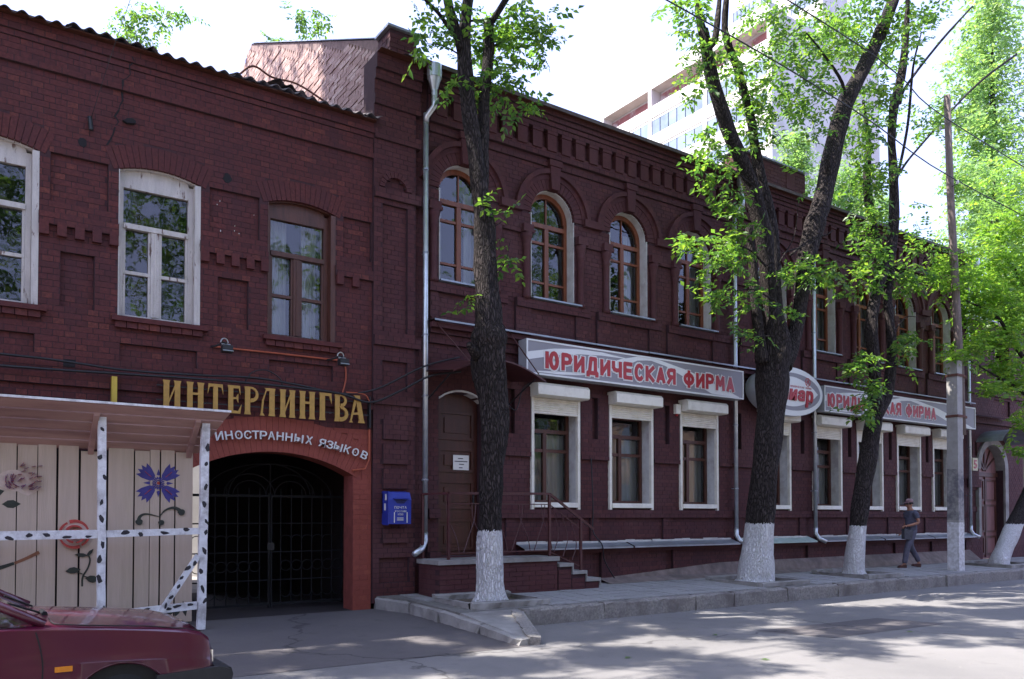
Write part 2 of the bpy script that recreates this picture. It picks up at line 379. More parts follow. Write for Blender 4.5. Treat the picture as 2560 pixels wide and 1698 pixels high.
# driveway rising from the road into the archway
sheet('driveway', [(-12, -3.4, .004), (5.85, -3.9, .004), (5.85, -1.0, .09), (5.85, .0, .11), (-12, .0, .11)], M['asphalt_drive'])
sheet('archway_floor', [(2.3, .0, .112), (5.5, .0, .112), (5.5, 4.4, .114), (2.3, 4.4, .114)], M['soot'])  # floor coloured near-black for the shade inside the passage
sheet('yard', [(-14, 4.4), (5.5, 4.4), (30, 30), (-14, 30)], M['concrete'], .10)
def pz(y): return .255 + (y+2.4)*.03
pv = MB()
pv.add([(5.82, -2.24, pz(-2.24)-.012), (60, -2.24, pz(-2.24)-.012), (60, .0, pz(0)-.012), (5.55, .0, pz(0)-.012), (5.82, -.6, pz(-.6)-.012),
        (5.82, -2.24, -.02), (5.55, 0, -.02), (5.82, -.6, -.02)], [(0, 1, 2, 3, 4), (0, 4, 7, 5), (4, 3, 6, 7)])
pavement = pv.build('pavement', M['paving_bed']); pavement['kind'] = 'structure'
PITS = [(6.12, 7.52, -2.12, -.92), (12.5, 13.95, -2.1, -.72), (16.0, 17.35, -2.1, -.72), (22.3, 23.9, -2.1, -.8)]
T = .3; tiles = []
ys = np.arange(-2.2, -.02, T)
for j, y in enumerate(ys):
    x = 5.95
    while x < 46:
        cx_, cy_ = x+T/2, y+T/2
        inside = any(a-.05 < cx_ < b+.05 and c-.05 < cy_ < d+.05 for a, b, c, d in PITS)
        porch = (6.2 < cx_ < 9.5 and cy_ > -.8)
        if not inside and not porch and cy_ < -.02: tiles.append((cx_, cy_, pz(cy_)))
        x += T
tm = MB().box(-T/2+.006, T/2-.006, -T/2+.006, T/2-.006, -.05, 0).mesh('paving_slab', M['paving'])
def tsize(p):
    d = np.array(p)-CAMP; z = d @ _FW; x = 2025*(d @ _RT)/z
    return 0 if abs(x) > 1270 else 1/z**3
tiles.sort(key=tsize, reverse=True); rest = MB()
for i, (x, y, z) in enumerate(tiles):
    dz = random.uniform(-.004, .004)
    if i < 300: link('paving_slab', tm, pavement, (x, y, z+dz), (math.atan(.03)+random.uniform(-.008, .008), random.uniform(-.008, .008), random.uniform(-.006, .006)))
    else: rest.box(x-T/2+.006, x+T/2-.006, y-T/2+.006, y+T/2-.006, z-.05, z+dz)
o = rest.build('paving_slabs_far', M['paving'], pavement); o['kind'] = 'stuff'
# kerb stones
def stone_mesh(L, wid, h, cham=.035, jit=.012, step=.12):
    b = MB(); n = max(2, int(L/step)); prof = [(0, 0), (0, h-cham), (cham*.35, h-cham*.3), (cham, h), (wid*.6, h), (wid, h), (wid, 0)]; m = len(prof)
    for i in range(n+1):
        x = L*i/n; sh = 0
        for (y, z) in prof:
            j = jit*(1.6 if i in (0, n) else 1)
            b.v.append((min(L, max(0, x+random.uniform(-j, j)*.3)), y+(random.uniform(-j, j) if z > 0 or y == 0 else 0), z+(random.uniform(-j, j)*.7 if z > 0 else 0)))
    for i in range(n):
        for k in range(m-1): b.f.append((i*m+k, i*m+m+k, i*m+m+k+1, i*m+k+1))
    b.f.append(tuple(range(m))); b.f.append(tuple(n*m+k for k in range(m-1, -1, -1)))
    return b.mesh('kerb_stone', M['kerbstone'])
kerb = empty('kerb', (6.8, -2.4, 0)); kerb['kind'] = 'structure'
x = 6.78
for L in (1.55, 2.05, .95, 1.5, 1.6, 2.2, 1.9, 2.1, 2.4, 2.2, 2.3, 2.2, 2.4, 2.3, 2.4, 2.3, 2.4, 2.3, 2.4):
    link('kerb_stone', stone_mesh(L-.02, .17, .262+random.uniform(-.008, .008)), kerb, (x, -2.41+random.uniform(-.012, .012), -.005), (0, 0, random.uniform(-.006, .006))); x += L
# lowered concrete nose at the driveway, with its edging stones
nose = MB()
nose.add([(5.82, -2.25, .245), (6.8, -2.25, .245), (6.78, -2.42, .22), (6.1, -3.75, .09), (5.82, -3.82, .075), (5.82, -2.25, -.02), (6.8, -2.25, -.02), (6.78, -2.42, -.02), (6.1, -3.75, -.02), (5.82, -3.82, -.02)],
         [(0, 4, 3, 2, 1), (0, 5, 9, 4), (4, 9, 8, 3), (3, 8, 7, 2)])
o = nose.build('dropped_kerb_slab', M['concrete']); o['kind'] = 'structure'
def edge_stone(a, b, wid, h0, h1, parent, name='kerb_stone', mat=None):
    a = Vector(a); b = Vector(b); d = (b-a).to_2d(); L = d.length
    me = stone_mesh(L, wid, 1.0, .12, .02)
    for v in me.vertices:
        t = v.co.x/L; v.co.z = v.co.z*(h0+(h1-h0)*t)
    if mat: me.materials[0] = mat
    return link(name, me, parent, (a.x, a.y, a.z), (0, 0, math.atan2(d.y, d.x)))
side = empty('driveway_edging', (5.8, -2, 0)); side['kind'] = 'structure'
edge_stone((6.02, -3.88, 0), (6.72, -2.46, 0), .17, .10, .255, side)
for (a, b, h0, h1) in (((5.56, -.06, 0), (5.78, -.75, 0), .31, .27), ((5.78, -.78, 0), (5.76, -1.75, 0), .27, .25), ((5.76, -1.78, 0), (5.74, -2.85, 0), .25, .17), ((5.74, -2.88, 0), (5.72, -3.84, 0), .165, .08)):
    edge_stone(a, b, .13, h0, h1, side, mat=M['concrete'])
# sloping rendered apron at the foot of the plinth
ap = MB(); ap.add([(10.2, -.42, pz(-.42)+.002), (24.3, -.46, pz(-.4)+.002), (24.3, -.10, .62), (13.6, -.10, .60), (10.2, -.10, .40), (24.3, -.10, .2)], [(0, 1, 2, 3, 4), (1, 5, 2)])
o = ap.build('plinth_apron', M['apron']); o['kind'] = 'structure'
# far side of the street (behind the photographer)
o = MB().box(-80, 140, -17, -12.9, -.02, .14).build('far_pavement', M['concrete']); o['kind'] = 'structure'

# ------------------------------------------------------------------ brickwork
class Wall:
    def __init__(s, parent, course=.08, length=.268, mats=None, thick=.36):
        s.p = parent; s.c = course; s.L = length; s.zones = []; s.arcs = []; s.back = {}; s.bricks = []; s.mats = mats; s.thick = thick
    def zone(s, x0, x1, z0, z1, d, brick='main'): s.zones.append((x0, x1, z0, z1, d, brick)); return s
    def arc(s, cx, cz, r, zmin, d, brick='main', lim=99): s.arcs.append((cx, cz, r, zmin, d, brick, lim)); return s   # disc above zmin
    def lay(s, x0, x1, z0, z1):
        c = s.c; n = int(round((z1-z0)/c))
        for k in range(n):
            zc = z0+(k+.5)*c; pts = {x0, x1}; act = []
            for q in s.zones:
                if q[2] <= zc < q[3]:
                    act.append((q[0], q[1], q[4], q[5])); pts |= {min(max(q[0], x0), x1), min(max(q[1], x0), x1)}
            for (cx, cz, r, zm, d, br, lim) in s.arcs:
                if zc >= zm and abs(zc-cz) < r:
                    h = min(lim, math.sqrt(r*r-(zc-cz)**2)); act.append((cx-h, cx+h, d, br)); pts |= {min(max(cx-h, x0), x1), min(max(cx+h, x0), x1)}
            P = sorted(pts); runs = []
            for a, b in zip(P[:-1], P[1:]):
                if b-a < 1e-4: continue
                m = (a+b)/2; st = None
                for (xa, xb, d, br) in act:
                    if xa <= m <= xb: st = (d, br)
                if st is None: continue
                if runs and runs[-1][2] == st and abs(runs[-1][1]-a) < 1e-6: runs[-1][1] = b
                else: runs.append([a, b, st])
            for a, b, (d, br) in runs:
                if d is None: continue
                key = 'orange' if br == 'noneO' else (br if br not in (None, 'none') else 'main')
                s.back.setdefault(key, MB()).box(a, b, -d+.0035, s.thick, zc-c/2, zc+c/2)
                if br in (None, 'none', 'noneO'): continue
                Lk = s.L/2 if k % 2 else s.L; off = s.L/4 if k % 2 else (s.L/2 if k % 4 == 2 else 0); i0 = math.floor((a-off)/Lk); xb = off+i0*Lk
                while xb < b:
                    l, r = max(a, xb), min(b, xb+Lk)
                    if r-l > .035: s.bricks.append((l+.006, r-.006, zc-c/2+.0045, zc+c/2-.0045, d+random.uniform(-.001, .0015), br))
                    xb += Lk
    def build(s, n_single=300, skip=None):
        for k, mb in s.back.items(): mb.build('wall' if k == 'main' else 'painted_wall', s.mats[k][1], s.p)
        full = [b for b in s.bricks if abs((b[1]-b[0])-(s.L-.012)) < 1e-4]
        sc_ = []
        for b in full:
            p = ((b[0]+b[1])/2, -b[4], (b[2]+b[3])/2)
            v = 0 if (skip and skip(*p)) else shown_size(p)
            if v > 0: sc_.append((v, b))
        sc_.sort(key=lambda t: -t[0]); single = [b for _, b in sc_[:n_single]]; ids = set(id(b) for b in single)
        for key in s.mats:
            me = MB().box(-s.L/2+.006, s.L/2-.006, 0, .03, -s.c/2+.0045, s.c/2-.0045).mesh('brick', s.mats[key][0])
            for b in single:
                if b[5] == key: link('brick', me, s.p, ((b[0]+b[1])/2, -b[4], (b[2]+b[3])/2), (0, random.uniform(-.004, .004), random.uniform(-.012, .012)))
            R = [b for b in s.bricks if b[5] == key and id(b) not in ids]
            if not R: continue
            A = np.array([(b[0], b[1], -b[4], -b[4]+.03, b[2], b[3]) for b in R])
            tw = RNG.uniform(-.0018, .0018, (len(R), 2))
            def pt(i, j, kk): return np.stack([A[:, i], A[:, 2+j]+(tw[:, 0] if i == 0 else tw[:, 1])*(1-j), A[:, 4+kk]], 1)
            V = np.stack([pt(0,0,0), pt(1,0,0), pt(1,0,1), pt(0,0,1), pt(0,1,0), pt(1,1,0), pt(1,1,1), pt(0,1,1)], 1).reshape(-1, 3)
            F = np.array([(0,1,2,3),(1,5,6,2),(4,0,3,7),(3,2,6,7),(4,5,1,0)])
            F = (np.arange(len(R))[:, None, None]*8+F[None]).reshape(-1, 4)
            o = link('bricks_rest', np_mesh('bricks_rest', V, F, s.mats[key][0]), s.p); o['kind'] = 'stuff'
def voussoirs(parent, cx, cz, r0, r1, a0, a1, w, proud, mat, name='voussoir', depth=.05, gap=.004):
    n = max(3, int(round((a1-a0)*(r0+r1)/2/w))); da = (a1-a0)/n; g = gap/((r0+r1)/2)
    b = MB(); pts = []
    for r in (r0, r1):
        for t in ((-da/2+g), (da/2-g)): pts.append((r*math.cos(t), r*math.sin(t)))
    me = b.prism([pts[0], pts[2], pts[3], pts[1]], -proud, depth).mesh(name, mat)
    for k in range(n):
        t = a0+da*(k+.5)
        link(name, me, parent, (cx, random.uniform(-.002, .002), cz), (0, -t, 0))

# ================================================================== left building
LB = tag(empty('brick_building', (2.5, 0, .1)), 'old worn red brick two-storey building with corrugated roof and orange archway', 'building')
WL = Wall(LB, mats={'main': (M['brickL'], M['mortarL']), 'orange': (M['brickO'], M['mortarO']), 'orange2': (M['brickO'], M['mortarO'])})
X0, X1 = -4.0, 5.5
WL.zone(X0, X1, 0, 7.94, 0)
WL.zone(X0, X1, 7.70, 7.78, .05).zone(X0, X1, 7.78, 7.94, .08)
WL.zone(X0, X1, 7.42, 7.50, .05).zone(X0, X1, 7.5, 7.70, .03)
WL.zone(X0, X1, 6.94, 7.02, .06)
WL.zone(X0, X1, 3.30, 3.46, .05)
wc = [.30, 2.30, 4.335]; hw = .53
piers = [(-1.17, -.23), (.83, 1.77), (2.83, 3.805), (4.865, 5.5)]
for a, b in piers:
    WL.zone(a, b, 5.42, 5.58, .05)                       # string between the windows
    if b-a > .7:
        WL.zone(a+.13, b-.13, 5.66, 6.38, -.05)           # tall sunk panel
        WL.zone(a+.255, b-.285, 4.36, 5.06, -.06)           # square sunk panel
    else: WL.zone(a+.14, b-.02, 5.66, 6.38, -.05)
for c in wc:
    WL.zone(c-.5, c+.5, 3.74, 3.96, -.05)
for c in [-1.7]+wc:
    WL.zone(c-hw, c+hw, 4.26, 6.32, None)
    R = (hw**2+.09**2)/(2*.09); cz = 6.41-R
    WL.arc(c, cz, R+.30, 6.3, 0, 'none', .64); WL.arc(c, cz, R+.05, 6.3, None, lim=hw)
# archway: orange painted ring and jambs
AC, AHW, AR = 3.93, 1.25, .32; RR = (AHW**2+AR**2)/(2*AR); AZC = 2.24+AR-RR
WL.zone(5.18, 5.49, .1, 2.62, .012, 'orange').zone(2.37, 2.68, .1, 2.24, .012, 'orange2')
WL.zone(3.93, 5.49, 2.24, 2.98, .012, 'orange').zone(2.37, 3.93, 2.24, 2.98, .012, 'orange2')
WL.arc(AC, AZC, RR+.52, 2.2, .0, 'noneO', 1.40)
WL.zone(2.68, 5.18, 0, 2.24, None); WL.arc(AC, AZC, RR+.06, 2.2, None, lim=1.25)
WL.lay(X0, X1, .02, 7.94)
WL.build(300, skip=lambda x, y, z: x < 3.0 and z < 3.0)
for c in [-1.7]+wc:
    R = (hw**2+.09**2)/(2*.09); cz = 6.41-R; th = math.asin(hw/R)
    voussoirs(LB, c, cz, R+.002, R+.30, PI/2-th*1.14, PI/2+th*1.14, .078, .005, M['brickL'])
tA = math.asin(AHW/RR)
voussoirs(LB, AC, AZC, RR, RR+.52, PI/2-tA*1.05, PI/2+tA*1.05, .085, .014, M['brickO'], gap=.0018)
MB().ring(AC, AZC, RR+.001, RR+.14, PI/2-tA, PI/2+tA, .052, .37, 24).build('arch_soffit', M['brickO'], LB)
# hanging corbel blocks under the string
cb = MB().box(-.055, .055, -.065, .03, -.09, .09).mesh('corbel_block', M['brickL'])
for a, b in piers:
    n = max(1, int((b-a)/.235)); st = (b-a-.0)/ (n if b-a < .7 else n)
    xs = np.linspace(a+.06, b-.06, n+1) if b-a > .7 else [a+.07, a+.33]
    for x in xs: link('corbel_block', cb, LB, (x, 0, 5.33))
# pockmarks where render has come off, a vent slot
for (x, z, wx, wz) in ((1.33, 6.55, .07, .07), (3.20, 6.52, .07, .08), (1.20, 3.60, .14, .05), (1.9, 6.98, .10, .04)):
    b = MB(); n = 9; pts = [(x+wx*math.cos(2*PI*k/n)*random.uniform(.6, 1.1), z+wz*math.sin(2*PI*k/n)*random.uniform(.6, 1.1)) for k in range(n)]
    if wx > .12: pts = [(x-wx/2, z-wz), (x+wx/2, z-wz), (x+wx/2, z+wz), (x-wx/2, z+wz)]
    b.prism(pts, -.004-(.06 if z > 6.9 else 0), .01).build('hole', M['dark'], LB)
# flecks where the paint has chipped off
g_ = random.Random(21)
for k in range(7):
    x = g_.uniform(2.95, 3.7); z = g_.uniform(5.72, 6.3)
    MB().prism([(x-.006, z), (x+.002, z-.012*g_.random()), (x+.007, z+.005), (x, z+.02*g_.random()+.006)], .046 if 2.97 < x < 3.66 and 5.66 < z < 6.38 else -.004, .06).build('paint_fleck', M['plaster_white'], LB)
# crack down from the eave
cr = MB(); zz = 7.85; xx = 1.90
while zz > 6.6:
    dx = random.uniform(-.06, .05); dz = random.uniform(.05, .12)
    a = Vector((xx, 0, zz)); b2 = Vector((xx+dx, 0, zz-dz)); yy = -.10 if zz > 7.8 else (-.066 if (6.9 < zz < 7.05 or zz > 7.4) else -.01)
    w_ = random.uniform(.006, .013)
    cr.add([(a.x-w_, yy, a.z), (a.x+w_, yy, a.z), (b2.x+w_, yy, b2.z), (b2.x-w_, yy, b2.z)], [(0, 3, 2, 1)]); xx += dx; zz -= dz
cr.build('crack', M['dark'], LB)
# sills of corbelled bricks
for c in [-1.7]+wc:
    s = MB().box(c-hw-.08, c+hw+.10, -.10, .05, 4.23, 4.295).build('sill', M['brickL'], LB)
    b = MB()
    for k in range(8): 
        xa = c-hw-.04+k*.142; b.box(xa+.004, xa+.136, -.065, .03, 4.145+random.uniform(-.004, .004), 4.226)
    b.build('sill_bricks', M['brickL'], s)
# windows
def left_window(c, mat, reveal, name='window'):
    R = (hw**2+.09**2)/(2*.09); cz = 6.41-R
    yf = .12
    def arcz(x): return cz+math.sqrt(R*R-x*x)
    top = [(x, arcz(x)) for x in np.linspace(hw-.02, -hw+.02, 9)]
    b = MB()
    # side posts, sill, head
    b.box(-hw+.012, -hw+.075, yf, yf+.09, 4.30, 6.30); b.box(hw-.14, hw-.075, yf, yf+.09, 4.30, 6.30)
    b.prism([(-hw+.012, 6.12), (hw-.075, 6.12)]+[(x, z-.012) for x, z in top if x < hw-.07], yf-.002, yf+.092)
    b.box(-hw+.077, hw-.142, yf-.004, yf+.088, 4.30, 4.36)
    b.box(-hw+.077, hw-.142, yf-.025, yf+.085, 5.555, 5.625)        # transom
    m = -.045
    b.box(m-.055, m+.055, yf-.012, yf+.082, 4.362, 5.553)          # meeting stiles
    b.box(m-.012, m+.012, yf-.022, yf-.0125, 4.37, 5.55)
    L0, L1, R0, R1 = -hw+.077, m-.057, m+.057, hw-.142
    for (a, d) in ((L0, L1), (R0, R1)):
        b.box(a, d, yf+.004, yf+.07, 4.93, 4.975)
        b.box(a, a+.03, yf+.006, yf+.072, 4.362, 4.928); b.box(a, a+.03, yf+.006, yf+.072, 4.977, 5.553)
        b.box(d-.03, d, yf+.006, yf+.072, 4.362, 4.928); b.box(d-.03, d, yf+.006, yf+.072, 4.977, 5.553)
    w_ = b.build(name, mat, LB, (c, 0, 0))
    for (a, d, z0, z1) in ((L0, L1, 4.36, 4.93), (R0, R1, 4.36, 4.93), (L0, L1, 4.975, 5.555), (R0, R1, 4.975, 5.555), (L0, R1, 5.625, 6.12)):
        MB().add([(a, yf+.05, z0), (d, yf+.05, z0), (d, yf+.05, z1), (a, yf+.05, z1)], [(0, 1, 2, 3)]).build('pane', M['glass'], w_, (c, 0, 0))
    # plastered reveal
    r = MB(); r.box(hw-.073, hw+.004, -.006, .34, 4.262, 6.31)
    r.box(-hw-.002, -hw+.010, -.006, .34, 4.262, 6.31)
    rp = [(x, arcz(x)-.014) for x in np.linspace(-hw, hw, 11)]+[(x, arcz(x)+.075) for x in np.linspace(hw, -hw, 11)]
    for k in range(10):
        r.prism([rp[k], rp[k+1], rp[20-k], rp[21-k]], .052, .34)
    r.build('reveal', reveal, w_, (c, 0, 0))
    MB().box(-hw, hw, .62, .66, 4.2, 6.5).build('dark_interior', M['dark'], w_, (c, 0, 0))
    return w_
left_window(-1.7, M['white_frame'], M['white_frame'])
for c, m, r in ((wc[0], 'white_frame', 'white_frame'), (wc[1], 'white_frame', 'white_frame'), (wc[2], 'dark_wood', 'dark_wood')):
    w_ = left_window(c, M[m], M[r])
    cu = MB()
    for (a, d) in ((-.44, -.12), (.12, .36)) if c > 4 else ((-.46, -.3), (.2, .36)):
        n = 10
        for k in range(n):
            xa = a+(d-a)*k/n; xb = a+(d-a)*(k+1)/n
            cu.add([(xa, .4+.03*(k % 2), 4.3), (xb, .4+.03*((k+1) % 2), 4.3), (xb, .4+.03*((k+1) % 2), 6.2), (xa, .4+.03*(k % 2), 6.2)], [(0, 1, 2, 3)])
    if c > 4: cu.build('curtain', M['curtain'], w_, (c, 0, 0))
# tunnel behind the archway; shade put into the right wall, ceiling and back colours
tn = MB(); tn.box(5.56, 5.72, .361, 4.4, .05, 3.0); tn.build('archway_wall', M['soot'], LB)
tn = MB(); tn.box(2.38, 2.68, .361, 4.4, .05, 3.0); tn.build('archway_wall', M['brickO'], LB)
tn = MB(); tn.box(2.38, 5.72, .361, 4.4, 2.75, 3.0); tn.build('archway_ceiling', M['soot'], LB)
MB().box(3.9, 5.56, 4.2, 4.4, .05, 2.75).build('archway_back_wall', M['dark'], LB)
# bodies: side and rear walls, roof
MB().box(X0, X0+.4, .361, 9.0, 0, 8.0).build('side_wall', M['mortarL'], LB)
MB().box(X0, 2.36, 8.6, 9.0, 0, 8.0).build('rear_wall', M['mortarL'], LB)
MB().box(X0+.4, 5.5, .361, 4.4, 3.02, 3.2).build('floor_slab', M['mortarL'], LB)
MB().box(2.0, 2.36, .361, 8.6, 0.05, 8.0).build('inner_wall', M['mortarL'], LB)
MB().box(2.36, 5.5, 4.41, 4.6, 2.76, 8.0).build('rear_wall', M['mortarL'], LB)
# corrugated roof, sheet by sheet
def corr(x0, x1, y0, z0, y1, z1, amp=.028, wl=.19, lift=0):
    b = MB(); n = int((x1-x0)/wl*10); 
    for i in range(n+1):
        x = x0+(x1-x0)*i/n; dz = amp*math.sin(2*PI*x/wl)+lift
        b.v += [(x, y0, z0+dz), (x, y1, z1+dz), (x, y0, z0+dz-.009), (x, y1, z1+dz-.009)]
    for i in range(n):
        a = i*4; b.f += [(a, a+4, a+5, a+1), (a+2, a+3, a+7, a+6), (a, a+2, a+6, a+4)]
    return b
x = X0-.1; k = 0
while x < 5.3:
    x1 = min(x+1.1, 5.56); jl = random.uniform(-.025, .02); yy = random.uniform(-.03, .03)
    corr(x, x1, -.24+yy, 7.955+jl, 4.0, 9.6+jl, lift=(k % 2)*.012).build('roof_sheet', M['slate'], LB); x = x1-.06; k += 1
corr(5.5, 5.745, .37, 8.21, 4.0, 9.6).build('roof_sheet', M['slate'], LB)
for x0 in np.arange(X0, 2.2, 1.04): corr(x0, x0+1.1, 9.2, 7.9, 4.0, 9.6).build('roof_sheet', M['slate'], LB)
MB().box(X0, 5.5, -.16, .13, 7.945, 7.965).build('eave_board', M['dark_wood'], LB)
# loose broken sheet and a bent rod lying on the roof by the gable
rb = corr(-.8, .5, -.2, 0, .5, .12); rb.build('broken_sheet', M['slate'], LB, (4.75, .55, 8.27), rot=(.1, .16, .1))
MB().tube(catmull([(3.1, .8, 8.46), (3.5, .9, 8.5), (3.85, 1.0, 8.85), (4.2, 1.1, 8.82), (4.6, 1.0, 8.78), (5.1, .9, 8.55)]), .018, 6).build('bent_rod', M['rust'], LB, smooth=True)
# sunlit yard wall seen through the archway
tag(MB().box(-3, 3, 0, .25, .1, 3.6).build('yard_wall', M['concrete_panel'], None, (4.6, 9.2, 0), rot=(0, 0, math.radians(-35))), 'pale sunlit yard wall glimpsed through the archway', 'wall')

# ================================================================== right building
RB = tag(empty('brick_building', (15, 0, .25)), 'dark maroon painted brick two-storey building with arched upper windows and bracketed cornice', 'building')
WR = Wall(RB, mats={'main': (M['brickR'], M['mortarR'])})
A0, A1 = 5.5, 24.4
UP = [7.235, 9.165, 11.08, 12.98, 15.57, 17.5, 19.36, 21.2, 23.04]; UW = .505
GW = [(8.64, 9.78), (10.52, 11.70), (12.48, 13.65), (15.0, 16.16), (17.02, 18.18), (18.82, 19.99), (20.65, 21.83), (22.45, 23.6)]
WR.zone(A0, A1, .2, 9.08, 0)
WR.zone(6.5, A1, .2, 1.0, .10)
WR.zone(6.5, A1, 8.28, 8.40, .07).zone(6.5, A1, 8.12, 8.2, .04)
WR.zone(6.5, A1, 8.76, 8.84, .12).zone(6.5, A1, 8.84, 8.92, .15).zone(6.5, A1, 8.92, 9.0, .19).zone(6.5, A1, 9.0, 9.08, .24)
WR.zone(6.52, A1, 1.56, 1.72, .07)
WR.zone(6.5, A1, 4.72, 4.88, .10).zone(6.5, A1, 4.56, 4.72, .05)
WR.zone(6.52, A1, 5.40, 5.56, .08)
gap = [(6.52, UP[0]-UW)]+[(UP[i]+UW, UP[i+1]-UW) for i in range(8)]+[(UP[8]+UW, A1)]
for a, b in gap:
    WR.zone(a, b, 6.76, 6.92, .05)
    WR.zone(a+.02, b-.02, 4.88, 5.40, .04)
    if b-a > .5: WR.zone((a+b)/2-.1, (a+b)/2+.1, 4.96, 5.6, -.01)
gg = [(7.75, GW[0][0])]+[(GW[i][1], GW[i+1][0]) for i in range(7)]+[(GW[7][1], A1)]
for a, b in gg:
    WR.zone(a+.02, b-.02, 2.8, 3.98, .05).zone(a+.02, b-.02, 2.72, 2.8, .07)
    m = (a+b)/2; WR.zone(m-.07, m+.07, 3.1, 3.9, -.05)
    WR.zone(m-.11, m+.11, .2, 1.56, .04 if m > 8.5 else .03)
for a, b in GW:
    WR.zone(a+.02, b-.02, 1.80, 3.92, None)
for c in UP:
    WR.zone(c-UW, c+UW, 5.6, 7.2, None)
    WR.arc(c, 7.2, .79, 7.2, 0, 'none'); WR.arc(c, 7.2, UW+.05, 7.2, None)
WR.zone(6.73, 7.62, .9, 3.6, None); DR = (.445**2+.15**2)/.3
WR.arc(7.175, 3.75-DR, DR, 3.59, None)
# corner pilaster with sunk panels and corbelled bands
WR.zone(6.26, 6.52, .2, 9.0, -.04)
WR.zone(A0, 6.26, .2, 9.08, .05)
WR.zone(5.66, 6.11, 4.62, 6.66, .0).zone(5.66, 6.11, 3.66, 4.12, .0)
for (a, b) in ((2.84, 3.2), (2.44, 2.76), (2.04, 2.36), (1.64, 1.96), (1.16, 1.4)): WR.zone(5.66, 6.11, a, b, .10)
WR.zone(5.62, 6.15, .5, .95, .0)
for (a, b, d) in ((4.36, 4.52, .10), (3.40, 3.5, .09), (6.76, 6.94, .10), (7.72, 7.86, .09), (8.28, 8.44, .09), (8.44, 8.68, .06), (8.68, 8.84, .11), (8.84, 9.1, .16)):
    WR.zone(A0-.0, 6.34, a, b, d)
WR.arc(5.885, 6.94, .2, 6.94, .0); 
WR.lay(A0, A1, .2, 9.08)
WR.build(300)
voussoirs(RB, 5.885, 6.94, .2, .29, .05, PI-.05, .07, .075, M['brickR'])
# arched heads
hood = MB().ring(0, 7.2, .79, .875, math.radians(7), math.radians(173), -.085, .05, 26).mesh('hood_moulding', M['brickR'])
hood2 = MB().ring(0, 7.2, .70, .79, math.radians(0), math.radians(180), -.03, .05, 26).mesh('arch_band', M['brickR'])
key = MB().prism([(-.09, 7.69), (.09, 7.69), (.12, 8.12), (-.12, 8.12)], -.10, .05).box(-.15, .15, -.12, .05, 8.122, 8.235).mesh('keystone', M['brickR'])
rev = MB().ring(0, 7.2, UW-.012, UW+.075, 0, PI, .052, .36, 24).box(-UW-.002, -UW+.012, -.005, .36, 5.6, 7.2).box(UW-.012, UW+.002, -.005, .36, 5.6, 7.2).mesh('reveal', M['plaster_white'])
colm = MB().lathe([(.085, 0), (.085, .06), (.065, .09), (.065, .92), (.078, .95), (.078, .99), (.07, 1.02), (.10, 1.12), (.115, 1.2)], 14).mesh('colonnette', M['brickR'], True)
capm = MB().box(-.125, .125, -.125, .12, 0, .05).box(-.11, .11, -.11, .12, .052, .15).mesh('capital', M['brickR'])
stop = MB()
uf = MB(); yf = .20
uf.ring(0, 7.2, UW-.10, UW-.014, 0, PI, yf, yf+.07, 24)
uf.box(-UW+.014, -UW+.085, yf, yf+.07, 5.66, 7.2).box(UW-.085, UW-.014, yf, yf+.07, 5.66, 7.2)
uf.box(-UW+.087, UW-.087, yf-.004, yf+.066, 5.62, 5.68)
uf.box(-UW+.087, UW-.087, yf-.012, yf+.064, 7.03, 7.11)
uf.box(-.045, .045, yf-.008, yf+.064, 5.682, 7.028).box(-.012, .012, yf+.01, yf+.05, 7.112, 7.60)
for a, b in ((-UW+.087, -.047), (.047, UW-.087)):
    uf.box(a, b, yf+.004, yf+.06, 6.72, 6.765); uf.box(a, b, yf+.004, yf+.06, 5.97, 6.01)
uf = uf.mesh('window', M['brown_wood'])
def quadm(a, b, z0, z1, y): return MB().add([(a, y, z0), (b, y, z0), (b, y, z1), (a, y, z1)], [(0, 1, 2, 3)]).mesh('pane', M['glass'])
panes = [quadm(a, b, z0, z1, yf+.035) for a, b in ((-UW+.08, -.04), (.04, UW-.08)) for z0, z1 in ((5.67, 5.98), (6.0, 6.73), (6.76, 7.04))]
ap_ = MB(); pts = [((UW-.06)*math.cos(t), 7.2+(UW-.06)*math.sin(t)) for t in np.linspace(0, PI, 17)]
ap_.add([(0, yf+.035, 7.1), (UW-.06, yf+.035, 7.1)]+[(p[0], yf+.035, p[1]) for p in pts]+[(-UW+.06, yf+.035, 7.1)], [tuple([0, 1]+list(range(2, 19))+[19])])
panes.append(ap_.mesh('pane', M['glass']))
sillm = MB().prism([(-UW-.03, 0), (UW+.11, 0), (UW+.11, .03), (-UW-.03, .03)], -.13, .2, Matrix.Rotation(math.radians(-9), 4, 'X')).mesh('sill', M['galv_dull'])
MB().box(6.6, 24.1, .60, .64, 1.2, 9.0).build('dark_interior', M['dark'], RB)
curm = MB()
for s in (-1, 1):
    for k in range(6):
        xa = s*(.47-.04*k); xb = s*(.47-.04*(k+1)); ya = .42+.02*(k % 2); yb = .42+.02*((k+1) % 2)
        curm.add([(xa, ya, 5.65), (xb, yb, 5.65), (xb, yb, 7.4), (xa, ya, 7.4)], [(0, 1, 2, 3)])
curm = curm.mesh('curtain', M['curtain'])
for i, c in enumerate(UP):
    L = (c, 0, 0)
    w_ = link('window', uf, RB, L)
    for p in panes: link('pane', p, w_, L)
    link('reveal', rev, w_, L); link('sill', sillm, w_, (c, 0, 5.56))
    if i % 3 != 1: link('curtain', curm, w_, L)
    link('hood_moulding', hood, RB, L); link('arch_band', hood2, RB, L); link('keystone', key, RB, L)
    voussoirs(RB, c, 7.2, UW+.003, .70, 0, PI, .085, .016, M['brickR'])
    for s in (-1, 1):
        x = c+s*(UW+.13)
        if x < 6.6 or x > A1-.1: continue
        k_ = link('colonnette', colm, RB, (x, -.045, 5.56)); link('capital', capm, k_, (x, -.02, 6.765))
